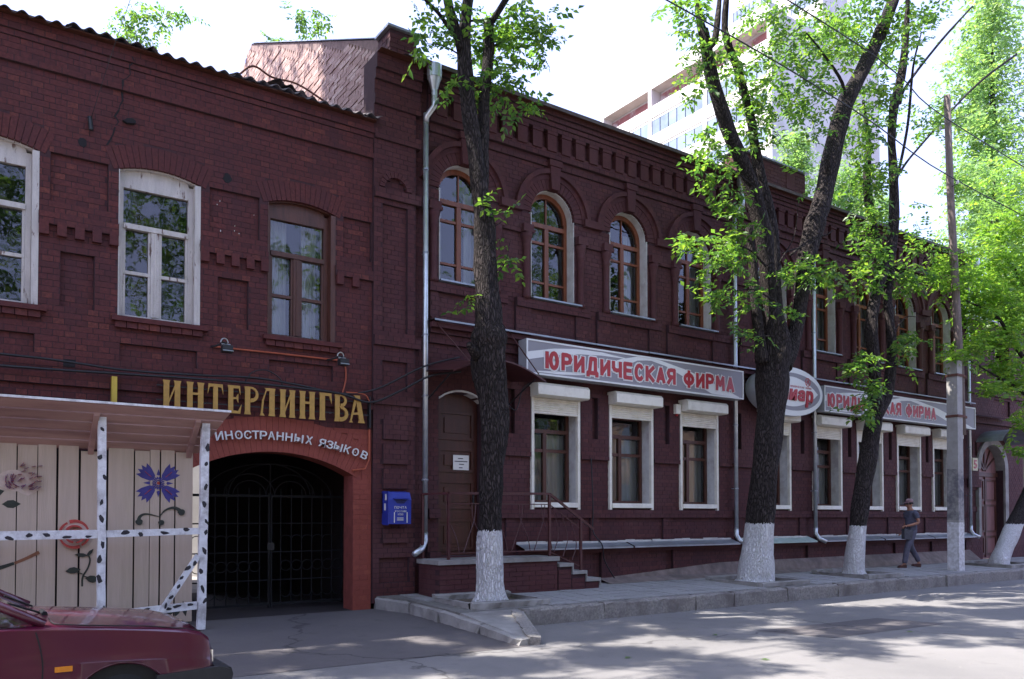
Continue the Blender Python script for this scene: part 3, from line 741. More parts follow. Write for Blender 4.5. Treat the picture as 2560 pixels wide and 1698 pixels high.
for a, b in gap[1:9]:
    if b-a < 1.3:
        MB().box(a+.22 if b-a < 1.1 else a+.3, b-.22 if b-a < 1.1 else b-.3, -.087, .04, 7.16, 7.30).build('label_stop', M['brickR'], RB)
# bracket row under the cornice
brm = MB().box(-.105, .105, -.10, .03, 8.40, 8.70).box(-.12, .12, -.118, .03, 8.702, 8.758).mesh('cornice_bracket', M['brickR'])
x = 6.73
while x < A1-.1: link('cornice_bracket', brm, RB, (x, 0, 0)); x += .336
# metal ledge over the ground floor
def skirt(name, x0, x1, z, out, mat, drop=.05):
    b = MB(); b.prism([(0, 0), (1, 0), (1, 1), (0, 1)], 0, 1)
    b = MB(); n = max(1, int((x1-x0)/1.6))
    for k in range(n):
        xa = x0+(x1-x0)*k/n; xb = x0+(x1-x0)*(k+1)/n; j = random.uniform(-.008, .008)
        b.add([(xa, -.02, z+.03+j), (xb, -.02, z+.03+j), (xb, -out+j, z-drop+.03), (xa, -out+j, z-drop+.03), (xb, -out+j, z-drop), (xa, -out+j, z-drop)], [(0, 3, 2, 1), (3, 5, 4, 2)])
        b.add([(xa, -.13, z+.04+j), (xb, -.13, z+.04+j), (xb, -.13, z+.0), (xa, -.13, z+.0)], [(0, 3, 2, 1)]) if False else None
    return b.build(name, mat, RB)
skirt('ledge_flashing', 6.5, A1, 4.88, .27, M['galv_dull'], .03)
MB().box(6.5, A1, -.20, -.103, 4.76, 4.84).build('ledge', M['brickR'], RB)
x = 8.3
for xa, xb in ((8.3, 10.9), (10.95, 14.05), (14.2, 16.8), (17.05, 19.6), (19.65, 22.0), (22.05, 24.4)): skirt('plinth_flashing', xa, xb, 1.08, .30, M['verdigris' if xa == 14.2 else 'galv_dull'], .10)
MB().box(8.3, A1, -.16, -.105, .90, .985).build('plinth_band', M['brickR'], RB)
pl = MB()
for xa, xb in ((8.3, 10.2), (10.25, 11.6), (11.65, 14.0), (14.3, 16.7), (17.1, 20.5), (20.55, 24.2)):
    n = int((xb-xa)/.2)
    for k in range(n): 
        x_ = xa+(xb-xa)*k/n; pl.box(x_, x_+(xb-xa)/n, -.078, -.05, 1.085, 1.125+random.uniform(-.012, .012))
pl.build('mortar_fillet', M['plaster_white'], RB)
# roof
def roof_poly(name, pts, mat, parent): return MB().add(pts, [tuple(range(len(pts)))]).build(name, mat, parent)
for k, x in enumerate(np.arange(5.98, 24.3, .63)):
    x1_ = min(x+.628, 24.4)
    MB().add([(x, -.34, 9.11), (x1_, -.34, 9.11), (x1_, 7.5, 12.6), (x, 7.5, 12.6), (x, -.34, 9.09), (x1_, -.34, 9.09)], [(0, 1, 2, 3), (0, 4, 5, 1)]).build('roof_sheet', M['roof_sheet'], RB)
roof_poly('rear_roof', [(24.4, 15, 9.3), (5.98, 15, 9.3), (5.98, 7.5, 12.6), (24.4, 7.5, 12.6)], M['roof_sheet'], RB)
MB().box(A0, A1, -.30, .0, 9.082, 9.088).build('soffit', M['dark_wood'], RB)
MB().box(24.2, 24.4, .361, 15, .2, 9.3).build('side_wall', M['mortarR'], RB); MB().box(5.5, 24.4, 14.7, 15, .2, 9.3).build('rear_wall', M['mortarR'], RB)
# attic parapets
def bricked_block(name, x0, x1, y0, y1, z0, z1, cap=True):
    b = MB().box(x0+.006, x1-.006, y0+.006, y1, z0, z1).build(name, M['mortarR'], RB)
    bb = MB(); nz = int((z1-z0)/.08)
    for k in range(nz):
        x = x0-(.134 if k % 2 else 0)
        while x < x1:
            l, r = max(x, x0), min(x+.268, x1)
            if r-l > .04: bb.box(l+.004, r-.004, y0-.001, y0+.02, z0+k*.08+.004, z0+(k+1)*.08-.004)
            x += .268
        y = y0+(.134 if k % 2 else .0)
        while y < min(y1, y0+6):
            bb.box(x0-.001, x0+.015, y+.004, min(y+.264, y1), z0+k*.08+.004, z0+(k+1)*.08-.004); y += .268
    bb.build('bricks', M['brickR'], b)
    if cap: MB().box(x0-.06, x1+.06, y0-.06, y1, z1+.002, z1+.04).build('parapet_cap', M['galv_dull'], b)
bricked_block('parapet', 5.73, 6.22, -.14, .31, 9.09, 9.55)
bricked_block('parapet', 14.25, 16.62, -.16, .30, 9.14, 9.74)
MB().box(15.9, 16.2, -.17, -.155, 9.26, 9.68).build('parapet_panel', M['brickR'], RB)
# gable fire wall, sunlit bare brick
gp = [(.31, 7.7), (.31, 9.5), (.35, 9.59), (7.45, 12.98), (14.8, 9.5), (14.8, 7.8)]
gb = MB(); n = len(gp)
gb.add([(5.738, y, z) for y, z in gp]+[(5.97, y, z) for y, z in gp], [tuple(range(n-1, -1, -1)), tuple(range(n, 2*n))]+[(i, (i+1) % n, n+(i+1) % n, n+i) for i in range(n)])
gable = gb.build('gable_wall', M['mortarF'], RB)
bb = MB(); gbr = []
for k in range(67):
    z = 7.7+k*.08; y = (.444 if k % 2 else .31)
    while y < 14.6:
        ztop = 9.50+(y-.25)*.476 if y < 7.45 else 12.98-(y-7.45)*.473
        if z+.08 < ztop: gbr.append((y, z))
        y += .268
gme = MB().box(-.02, .02, .004, .264, .004, .076).mesh('brick', M['brickF'])
gbr.sort(key=lambda t: t[0])
vis = [g for g in gbr if g[0] < 7.6]
single = set(random.Random(3).sample(range(len(vis)), min(0, len(vis))))
for (y, z) in gbr: bb.box(5.730+random.uniform(-.014, .005), 5.75, y+.004, y+.264, z+.004, z+.076)
o = bb.build('bricks_rest', M['brickF'], gable); o['kind'] = 'stuff'
cap = MB(); cap.add([(5.70, .3, 9.60), (5.99, .3, 9.60), (5.99, 7.45, 13.0), (5.70, 7.45, 13.0), (5.70, .3, 9.585), (5.70, 7.45, 12.985)], [(0, 1, 2, 3), (0, 3, 5, 4)]); cap.build('gable_cap', M['galv_dull'], gable)
# ground floor windows with roller shutters
def ground_window(a, b, i):
    wdt = b-a; c = a
    fr = MB(); y = .24; L, R = .05, wdt-.05
    fr.box(L, L+.06, y, y+.07, 1.84, 3.6); fr.box(R-.06, R, y, y+.07, 1.84, 3.6)
    fr.box(L+.062, R-.062, y-.003, y+.067, 1.84, 1.90); fr.box(L+.062, R-.062, y-.006, y+.066, 3.16, 3.23); fr.box(L+.062, R-.062, y-.003, y+.066, 3.54, 3.6)
    m = L+.44*(R-L)
    fr.box(m-.04, m+.04, y-.005, y+.062, 1.902, 3.158)
    for p, q in ((L+.062, m-.042), (m+.042, R-.062)): fr.box(p, q, y+.003, y+.06, 2.80, 2.86)
    w_ = fr.build('window', M['dark_wood'], RB, (a, 0, 0))
    for (p, q, z0, z1) in ((L+.06, m-.04, 1.9, 2.8), (m+.04, R-.06, 1.9, 2.8), (L+.06, m-.04, 2.86, 3.16), (m+.04, R-.06, 2.86, 3.16), (L+.06, R-.06, 3.23, 3.55)):
        link('pane', quadm(p, q, z0, z1, y+.033), w_, (a, 0, 0))
    # plaster reveals, sill
    rv = MB().box(wdt-.032, wdt-.018, -.003, .34, 1.8, 3.9).box(.018, .032, -.003, .34, 1.8, 3.9).box(.034, wdt-.034, -.003, .34, 3.60, 3.9); rv.build('reveal', M['plaster_white'], w_, (a, 0, 0))
    MB().prism([(.062, -.04), (wdt-.062, -.04), (wdt-.062, .05), (.062, .05)], -.07, .24, Matrix.Translation((0, 0, 1.79)) @ Matrix.Rotation(math.radians(-8), 4, 'X')).build('sill', M['white_pvc'], w_, (a, 0, 0))
    # roller shutter: box, guides, lowered slats
    bx = MB(); prof = [(-.30, 3.80), (-.30, 3.97), (-.25, 4.02), (-.02, 4.02), (-.02, 3.78), (-.26, 3.78)]
    n = len(prof); e0, e1 = -.03, wdt+.03
    bx.add([(e0, p[0], p[1]) for p in prof]+[(e1, p[0], p[1]) for p in prof], [tuple(range(n)), tuple(range(2*n-1, n-1, -1))]+[(i, n+i, n+(i+1) % n, (i+1) % n) for i in range(n)])
    sh = bx.build('shutter_box', M['white_pvc'], RB, (a, 0, 0))
    MB().box(0, .06, -.05, .02, 1.72, 3.778).build('shutter_guide', M['white_pvc'], sh, (a, 0, 0)); MB().box(wdt-.06, wdt, -.05, .02, 1.72, 3.778).build('shutter_guide', M['white_pvc'], sh, (a, 0, 0))
    sl = MB(); z = 3.775
    low = 3.50 if i != 1 else 3.54
    while z > low:
        prof = [(-.030, z), (-.042, z-.012), (-.042, z-.030), (-.030, z-.042)]
        for p, q in zip(prof[:-1], prof[1:]):
            sl.add([(.055, p[0], p[1]), (wdt-.055, p[0], p[1]), (wdt-.055, q[0], q[1]), (.055, q[0], q[1])], [(0, 3, 2, 1)])
        z -= .042
    sl.build('shutter_slats', M['white_pvc'], sh, (a, 0, 0))
    cu = MB(); nn = 26
    for k in range(nn):
        xa = .06+(wdt-.12)*k/nn; xb = .06+(wdt-.12)*(k+1)/nn; ya = .42+.018*math.sin(k*1.9); yb = .42+.018*math.sin((k+1)*1.9)
        cu.add([(xa, ya, 1.86), (xb, yb, 1.86), (xb, yb, 3.15), (xa, ya, 3.15)], [(0, 1, 2, 3)])
    cu.build('curtain', M['curtain'], w_, (a, 0, 0), smooth=True)
for i, (a, b) in enumerate(GW): ground_window(a, b, i)
# entrance door
d = MB(); y = .16
dc = 7.175
def darc(x, off=0): return 3.75-DR+math.sqrt(max(0, (DR+off)**2-(x-dc)**2))
d.prism([(6.74, .9), (7.61, .9)]+[(x, darc(x)-.01) for x in np.linspace(7.61, 6.74, 9)], y+.03, y+.08)
door = d.build('door', M['door_wood'], RB)
for (z0, z1) in ((1.0, 1.55), (1.72, 2.22), (2.36, 2.78), (2.92, 3.42)):
    for xa, xb in ((6.80, 7.145), (7.205, 7.55)) if False else ((6.82, 7.53),):
        b = MB(); b.box(xa, xb, y+.005, y+.031, z0, z0+.05).box(xa, xb, y+.005, y+.031, z1-.05, z1).box(xa, xa+.05, y+.006, y+.031, z0+.05, z1-.05).box(xb-.05, xb, y+.006, y+.031, z0+.05, z1-.05)
        b.box(xa+.12, xb-.12, y+.012, y+.031, z0+.12, z1-.12); b.build('door_panel', M['door_wood'], door)
MB().box(7.50, 7.53, y-.02, y+.03, 1.80, 2.0).build('door_handle', M['black_iron'], door)
r = MB(); xs = np.linspace(6.73, 7.62, 9)
for p, q in zip(xs[:-1], xs[1:]): r.prism([(p, darc(p)-.012), (q, darc(q)-.012), (q, darc(q)+.02), (p, darc(p)+.02)], -.02, .2)
r.build('door_reveal', M['plaster_white'], door)
# down pipes
def downpipe(x, funnel=True, z1=9.2, kick=-.25, y=-.13):
    r = .045; b = MB()
    pts = [(x, y, 8.72), (x, y, 1.15)]
    p = MB().tube([(x, y, 8.35), (x, y, 1.25)], r, 14).build('downpipe', M['galv'], RB, smooth=True)
    if funnel:
        MB().lathe([(.05, 0), (.05, .10), (.115, .30), (.125, .30), (.125, .52), (.11, .52), (.10, .30)], 16, (x+.06, y-.18, 8.58)).build('funnel', M['galv'], p, smooth=False)
        MB().tube([(x+.06, y-.18, 8.70), (x+.06, y-.18, 8.42), (x+.005, y-.02, 8.30), (x, y, 8.2)], r+.004, 12).build('elbow', M['galv'], p, smooth=True)
    MB().tube([(x, y, 1.32), (x, y, 1.18), (x+kick*.3, y-.06, 1.06), (x+kick, y-.20, .98)], r+.005, 14).build('outlet', M['galv'], p, smooth=True)
    for z in (2.2, 3.6, 4.62, 6.0, 7.4):
        b = MB(); b.tube([(x, y, z-.012), (x, y, z+.012)], r+.008, 12); b.box(x-.008, x+.008, y, .02, z-.01, z+.01); b.build('pipe_bracket', M['galv_dull'], p)
    return p
downpipe(6.42, kick=-.30, y=-.10); downpipe(14.12, kick=.12); downpipe(16.96, kick=.14); downpipe(24.32, kick=.12)
# concrete tie bars of stretched cables on the wall: gutter edge
MB().box(6.3, A1, -.36, -.342, 9.05, 9.115).build('roof_drip_edge', M['slate'], RB)

# ================================================================== third building with gateway
GB = tag(empty('brick_building', (30, 0, .3)), 'maroon brick building with arched carved gateway at the far right', 'building')
WG = Wall(GB, mats={'main': (M['brickR'], M['mortarR'])})
G0, G1 = 24.42, 33.4
WG.zone(G0, G1, .2, 7.4, .0).zone(G0, G1, .2, 1.0, .08).zone(G0, G1, 7.0, 7.4, .12).zone(G0, G1, 4.4, 4.56, .10).zone(G0, G1, 5.24, 5.4, .06)
WG.zone(24.5, 25.0, 1.1, 1.75, -.04).zone(24.5, 25.0, 1.85, 2.35, -.04).zone(G0, 25.08, 2.46, 2.7, .08).zone(24.6, 24.75, 3.4, 3.8, -.04).zone(24.85, 25.0, 3.4, 3.8, -.04)
for c in (26.6, 28.6, 30.6, 32.6): 
    WG.zone(c-.5, c+.5, 5.4, 6.9, None)
    WG.zone(c-.5, c+.5, 4.65, 5.15, -.05)
WG.zone(25.12, 26.62, .3, 3.0, None); WG.arc(25.87, 3.0, .82, 3.0, None)
for c in (28.4, 30.2, 32.0): WG.zone(c-.5, c+.5, 1.8, 3.8, None)
WG.lay(G0, G1, .2, 7.4); WG.build(300)
MB().ring(25.87, 3.0, .752, .95, 0, PI, -.06, .34, 20).box(26.622, 26.82, -.06, .05, .3, 3.0).box(24.98, 25.118, -.06, .05, .3, 2.44).build('gate_surround', M['concrete'], GB)
gd = MB().prism([(25.12, .3), (26.62, .3), (26.62, 3.0)]+[(25.87+.75*math.cos(t), 3.0+.75*math.sin(t)) for t in np.linspace(0, PI, 15)], .22, .28).build('gateway_door', M['door_pink'], GB)
for s in (-1, 1):
    for (z0, z1) in ((.42, 1.0), (1.1, 1.95), (2.05, 2.72)):
        xa, xb = (25.18, 25.82) if s < 0 else (25.92, 26.56)
        b = MB(); b.box(xa, xb, .19, .221, z0, z0+.06).box(xa, xb, .19, .221, z1-.06, z1).box(xa, xa+.06, .191, .221, z0+.06, z1-.06).box(xb-.06, xb, .191, .221, z0+.06, z1-.06).build('door_panel', M['dark_wood'], gd)
MB().box(25.12, 26.62, .17, .22, 2.80, 2.92).build('transom', M['dark_wood'], gd)
b = MB()
for t in (35, 62, 90, 118, 145):
    a = math.radians(t); M_ = Matrix.Translation((25.87, .19, 2.95)) @ Matrix.Rotation(-a, 4, 'Y'); b.box(.05, .74, -.005, .03, -.022, .022, M_)
b.build('fan_bars', M['dark_wood'], gd)
MB().box(25.85, 25.89, .18, .22, .35, 2.79).build('meeting_strip', M['dark_wood'], gd)
# small curved metal canopy over the gateway
b = MB()
for k in range(12):
    t0 = PI*.12+PI*.76*k/12; t1 = PI*.12+PI*.76*(k+1)/12
    b.add([(25.87+1.0*math.cos(t0), -.75, 3.55+.62*math.sin(t0)), (25.87+1.0*math.cos(t1), -.75, 3.55+.62*math.sin(t1)), (25.87+1.0*math.cos(t1), .0, 3.55+.62*math.sin(t1)), (25.87+1.0*math.cos(t0), .0, 3.55+.62*math.sin(t0))], [(0, 1, 2, 3)])
b.build('gateway_canopy', M['galv_dull'], GB)
for c, z0, z1 in [(c, 5.4, 6.9) for c in (26.6, 28.6, 30.6, 32.6)]+[(c, 1.8, 3.8) for c in (28.4, 30.2, 32.0)]:
    b = MB(); b.box(-.5, -.42, .2, .27, z0, z1).box(.42, .5, .2, .27, z0, z1).box(-.418, .418, .198, .268, z0, z0+.08).box(-.418, .418, .198, .268, z1-.08, z1).box(-.04, .04, .199, .265, z0+.08, z1-.08).box(-.418, .418, .197, .264, z1-.6, z1-.53)
    w_ = b.build('window', M['dark_wood'], GB, (c, 0, 0)); MB().add([(-.42, .235, z0), (.42, .235, z0), (.42, .235, z1), (-.42, .235, z1)], [(0, 1, 2, 3)]).build('pane', M['glass'], w_, (c, 0, 0))
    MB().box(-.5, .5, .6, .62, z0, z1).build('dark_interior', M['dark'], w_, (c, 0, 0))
MB().add([(G0, -.3, 7.43), (G1, -.3, 7.43), (G1, 6, 10), (G0, 6, 10), (G0, -.3, 7.40), (G1, -.3, 7.40)], [(0, 1, 2, 3), (0, 4, 5, 1)]).build('roof', M['roof_sheet'], GB)
MB().add([(G0, 0, 7.4), (G0, 6, 10), (G0, 6, .2), (G0, .36, .2)], [(0, 1, 2, 3)]).build('side_wall', M['mortarR'], GB)
skirt_gb = MB().add([(G0, -.02, 4.60), (26.5, -.02, 4.60), (26.5, -.3, 4.54), (G0, -.3, 4.54)], [(0, 3, 2, 1)]).build('ledge_flashing', M['galv_dull'], GB)
# chimney stub visible above the eave
bricked = MB().box(24.6, 25.2, .5, 1.1, 7.4, 9.55).box(24.52, 25.28, .42, 1.18, 9.55, 9.7).build('chimney', M['brickR'], GB)

# ================================================================== wooden shelter with painted planks
SH = tag(empty('plank_shelter', (1.4, -.5, .1)), 'beige plank shelter with painted flowers, birch-patterned posts and sloping board canopy', 'shelter')
PY = -.36
edges = [-1.9, -1.6, -1.34, -1.08, -.8, -.5, -.2, .1, .36, .61, .83, 1.04, 1.29, 1.51, 1.61, 1.93, 2.13, 2.25, 2.44, 2.68]
for i, (a, b) in enumerate(zip(edges[:-1], edges[1:])):
    top = 2.50 if b < 1.6 else 2.485
    g = .019 if a not in (2.13, .61, .83) else .007
    z1 = top-(.02 if i % 3 == 0 else 0)-(.05 if 1.29 <= a < 1.6 else 0)
    MB().prism([(a+g, .16), (b-.003, .16), (b-.003+random.uniform(-.004, .004), z1), (a+g+random.uniform(-.004, .004), z1)], PY, PY+.025).build('plank', M['plank'], SH)
MB().box(-1.9, 2.66, PY+.04, PY+.06, .14, 2.45).build('backing_board', M['dark'], SH)
def dabs(parent, a, b, w, n, faces, seed, y):
    r = random.Random(seed)
    a = Vector(a); b = Vector(b); d = b-a; perp = Vector((-d.z, 0, d.x)).normalized()
    for k in range(n):
        t = (k+.3+r.uniform(0, .5))/n; p = a+d*t; o = r.choice((-1, -.4, .2, 1))*w*.28
        c = p+perp*o; L = r.uniform(.034, .062); W = r.uniform(.018, .030); ang = math.atan2(d.z, d.x)+r.uniform(-.5, .5)
        pts = [(c.x+L*math.cos(ang)*math.cos(q)-W*math.sin(ang)*math.sin(q), c.z+L*math.sin(ang)*math.cos(q)+W*math.cos(ang)*math.sin(q)) for q in (0, .7, 1.6, 2.5, 3.14, 4, 4.7, 5.5)]; pts = [(c.x+(px_-c.x)*r.uniform(.65, 1.25), c.z+(pz_-c.z)*r.uniform(.65, 1.25)) for px_, pz_ in pts]
        MB().prism(pts, y-.0025, y+.01).build('birch_mark', M['dab'], parent)
def post(x0, x1, z0, z1, y0, y1, lean=0):
    b = MB(); n = 12
    for k in range(n+1):
        z = z0+(z1-z0)*k/n; j = random.uniform(-.004, .004); l = lean*k/n
        b.v += [(x0+j+l, y0, z), (x1+j+l, y0, z), (x1+j+l, y1, z), (x0+j+l, y1, z)]
    for k in range(n):
        a = 4*k; b.f += [(a, a+1, a+5, a+4), (a+1, a+2, a+6, a+5), (a+2, a+3, a+7, a+6), (a+3, a, a+4, a+7)]
    b.f += [(0, 3, 2, 1), (4*n, 4*n+1, 4*n+2, 4*n+3)]
    return b.build('post', M['whitewash'], SH)
p1 = post(1.455, 1.545, .1, 2.92, -.84, -.75, -.01); p2 = post(2.645, 2.745, .1, 2.91, -.84, -.75, .035)
p0 = post(.0, .09, .1, 2.92, -.84, -.75)
dabs(p1, (1.5, 0, .35), (1.49, 0, 2.75), .09, 9, None, 1, -.84); dabs(p2, (2.70, 0, .3), (2.725, 0, 2.6), .10, 10, None, 2, -.84)
def bar(name, a, b, h, y0, y1, mat, parent):
    a = Vector((a[0], 0, a[1])); b = Vector((b[0], 0, b[1])); d = (b-a).normalized(); n = Vector((-d.z, 0, d.x))*h/2
    return MB().prism([(p.x, p.z) for p in (a-n, b-n, b+n, a+n)], y0, y1).build(name, mat, parent)
r1 = bar('rail', (-1.9, 1.35), (1.452, 1.375), .105, -.825, -.77, M['whitewash'], SH); dabs(r1, (.45, 0, 1.36), (1.40, 0, 1.375), .1, 5, None, 4, -.825)
r2 = bar('rail', (1.548, 1.375), (2.665, 1.40), .085, -.825, -.77, M['whitewash'], SH); dabs(r2, (1.6, 0, 1.378), (2.6, 0, 1.40), .08, 4, None, 5, -.825)
r3 = bar('bottom_rail', (1.548, .36), (2.64, .42), .10, -.825, -.77, M['whitewash'], SH); dabs(r3, (1.8, 0, .37), (2.6, 0, .41), .1, 6, None, 6, -.825)
r4 = bar('brace', (2.16, .33), (2.64, 1.08), .075, -.865, -.828, M['whitewash'], SH); dabs(r4, (2.2, 0, .40), (2.62, 0, 1.05), .07, 6, None, 7, -.865)
# canopy boards, from the front edge down to the planks
n = 5; F0 = Vector((0, -1.02, 2.985)); B0 = Vector((0, -.30, 2.475))
for k in range(n):
    a = F0.lerp(B0, k/n+.014); b = F0.lerp(B0, (k+1)/n-.014); xr0 = 2.99-.24*k/n; xr1 = 2.99-.24*(k+1)/n
    t = Vector((0, -.012, -.018))
    MB().add([(-1.95, a.y, a.z), (xr0, a.y, a.z), (xr1, b.y, b.z), (-1.95, b.y, b.z), (-1.95, a.y+t.y, a.z+t.z), (xr0, a.y+t.y, a.z+t.z), (xr1, b.y+t.y, b.z+t.z), (-1.95, b.y+t.y, b.z+t.z)],
             [(0, 1, 2, 3), (7, 6, 5, 4), (0, 4, 5, 1), (1, 5, 6, 2), (2, 6, 7, 3), (3, 7, 4, 0)]).build('canopy_board', M['canopy_board'], SH)
MB().box(-1.95, 3.0, -1.045, -1.022, 2.972, 3.0).build('canopy_edge_strip', M['whitewash'], SH)
for x in (-.03, 1.385, 2.585):
    b = MB(); b.add([(x, -.90, 2.83), (x+.065, -.90, 2.83), (x+.065, -.37, 2.39), (x, -.37, 2.39), (x, -.90, 2.90), (x+.065, -.90, 2.90), (x+.065, -.37, 2.49), (x, -.37, 2.49)], [(0, 1, 5, 4), (1, 2, 6, 5), (2, 3, 7, 6), (3, 0, 4, 7), (4, 5, 6, 7), (0, 3, 2, 1)])
    b.build('canopy_bracket', M['canopy_board'], SH)
# painted flowers (flat paint on the planks)
YP = PY-.002
def paint(polys, mat, name, y=YP):
    b = MB()
    for i, p in enumerate(polys): b.prism(p, y-.0006*i, PY+.004)
    return b.build(name, mat, SH)
def blob(cx, cz, rx, rz, n=14, rot=0, jit=.06, seed=1):
    r = random.Random(seed); c, s = math.cos(rot), math.sin(rot); out = []
    for k in range(n):
        t = 2*PI*k/n; j = 1+r.uniform(-jit, jit); x, z = rx*math.cos(t)*j, rz*math.sin(t)*j; out.append((cx+x*c-z*s, cz+x*s+z*c))
    return out
def stroke(pts, w0, w1):
    P = [Vector((p[0], p[1], 0)) for p in catmull([(a, b, 0) for a, b in pts], 5)]; n = len(P); L = []; R = []
    for i, p in enumerate(P):
        d = (P[min(i+1, n-1)]-P[max(i-1, 0)]).normalized(); q = Vector((-d.y, d.x, 0)); w_ = (w0+(w1-w0)*i/(n-1))/2; L.append(p+q*w_); R.append(p-q*w_)
    return [[(L[i].x, L[i].y), (L[i+1].x, L[i+1].y), (R[i+1].x, R[i+1].y), (R[i].x, R[i].y)] for i in range(n-1)]
fx, fz = 2.235, 2.04
pet = []
for q in (42, 138, 222, 318):
    a = math.radians(q); c, s = math.cos(a), math.sin(a)
    loc = [(.075, -.012), (.10, -.05), (.20, -.09), (.285, -.10), (.25, -.05), (.315, -.035), (.265, 0), (.315, .035), (.25, .05), (.285, .10), (.20, .09), (.10, .05), (.075, .012)]
    pet.append([(fx+x*c-z*s, fz+x*s+z*c) for x, z in loc])
for q in (0, 90, 180, 270):
    a = math.radians(q); c, s = math.cos(a), math.sin(a); loc = [(.10, 0), (.115, -.022), (.19, 0), (.115, .022)]; pet.append([(fx+x*c-z*s, fz+x*s+z*c) for x, z in loc])
paint(pet, M['fl_blue'], 'painted_cornflower')
dots = []
for k in range(18):
    a = 2*PI*k/18; dots.append(blob(fx+.062*math.cos(a), fz+.068*math.sin(a), .010, .020, 6, a-PI/2))
for k in range(9):
    a = 2*PI*k/9+.2; dots.append(blob(fx+.036*math.cos(a), fz+.036*math.sin(a), .009, .012, 6, a))
paint(dots, M['fl_blue'], 'painted_stamens'); paint([blob(fx, fz, .02, .02)], M['fl_red'], 'painted_flower_centre')
paint([stroke([(fx+math.cos(math.radians(q))*.12, fz+math.sin(math.radians(q))*.12), (fx+math.cos(math.radians(q))*.23, fz+math.sin(math.radians(q))*.23)], .006, .004)[k] for q in (42, 138, 222, 318) for k in range(5)], M['fl_red'], 'painted_petal_veins', YP-.006)
paint(stroke([(1.99, 1.53), (2.02, 1.60), (2.10, 1.625), (2.25, 1.59)], .05, .008)+stroke([(2.25, 1.59), (2.33, 1.68), (2.44, 1.71), (2.53, 1.66)], .008, .05)+[blob(2.0, 1.52, .045, .04), blob(2.53, 1.65, .045, .042), blob(2.275, 1.51, .036, .036)], M['fl_green'], 'painted_leaves')
# red rose on stem
rx_, rz_ = 1.245, 1.37
rose = []
for (r0, a0, a1, w_) in ((.165, 20, 110, .045), (.165, 120, 200, .04), (.17, 205, 290, .04), (.165, 300, 370, .035), (.105, 40, 150, .03), (.105, 170, 260, .028), (.11, 280, 380, .03), (.05, 0, 130, .02), (.05, 160, 300, .02)):
    rose += stroke([(rx_+r0*1.0*math.cos(math.radians(a)), rz_+r0*math.sin(math.radians(a))) for a in np.linspace(a0, a1, 5)], w_*.5, w_)
paint(rose, M['fl_red'], 'painted_rose'); paint([blob(rx_, rz_, .165, .16, 18, seed=5)], M['fl_pale'], 'painted_rose_ground', YP+.0012)
def leaf_shape(cx, cz, L, W, a):
    c, s = math.cos(a), math.sin(a); loc = [(-L, 0), (-L*.4, -W*.9), (L*.2, -W), (L, 0), (L*.2, W), (-L*.4, W*.9)]; return [(cx+x*c-z*s, cz+x*s+z*c) for x, z in loc]
paint(stroke([(1.34, .70), (1.345, .82), (1.40, .93), (1.425, 1.03), (1.40, 1.12)], .022, .016)+[leaf_shape(1.235, .91, .085, .04, .1), leaf_shape(1.455, .79, .085, .045, -.2), leaf_shape(1.33, 1.10, .08, .025, -.1), leaf_shape(1.425, 1.13, .06, .02, .9)]+stroke([(1.24, .90), (1.34, .86)], .012, .012)+stroke([(1.36, .83), (1.42, .81)], .012, .012), M['fl_green'], 'painted_rose_stem')
# pale striped tulip at the left edge, leaves
tul = []
r = random.Random(9)
paint([blob(.60, 2.03, .20, .13, 16, -.1, seed=2), blob(.72, 2.0, .14, .14, 14, .3, seed=3)], M['fl_pale'], 'painted_tulip_ground', YP+.0012)
for k in range(30):
    a = r.uniform(2.2, 4.9); rr = r.uniform(.10, .2); c = (.67+rr*math.cos(a), 2.04+rr*.7*math.sin(a)); tul += stroke([c, (c[0]+.03*math.cos(a+1.9), c[1]+.05*math.sin(a+1.9))], .004, .007)
for k in range(26):
    c = (r.uniform(.60, .84), r.uniform(1.92, 2.22)); tul += stroke([c, (c[0]+.04, c[1]+r.uniform(.0, .05))], .003, .006)
paint(tul[::2], M['fl_red'], 'painted_tulip_lines'); paint(tul[1::2], M['fl_blue'], 'painted_tulip_lines', YP-.004) 
paint([leaf_shape(.56, 1.745, .10, .05, .02), leaf_shape(.40, 1.88, .09, .05, .3)], M['fl_green'], 'painted_leaves')
paint(stroke([(.30, .93), (.45, .97), (.595, 1.02)], .06, .035), M['fl_green'], 'painted_brush_handle'); paint(stroke([(.60, 1.02), (.73, 1.08), (.86, 1.15)], .035, .04), M['fl_brown'], 'painted_brush_tip')
paint([leaf_shape(2.50, .33, .10, .035, 1.2), leaf_shape(2.58, .34, .11, .03, 1.75), leaf_shape(2.40, .30, .08, .03, .6)], M['fl_green'], 'painted_grass')

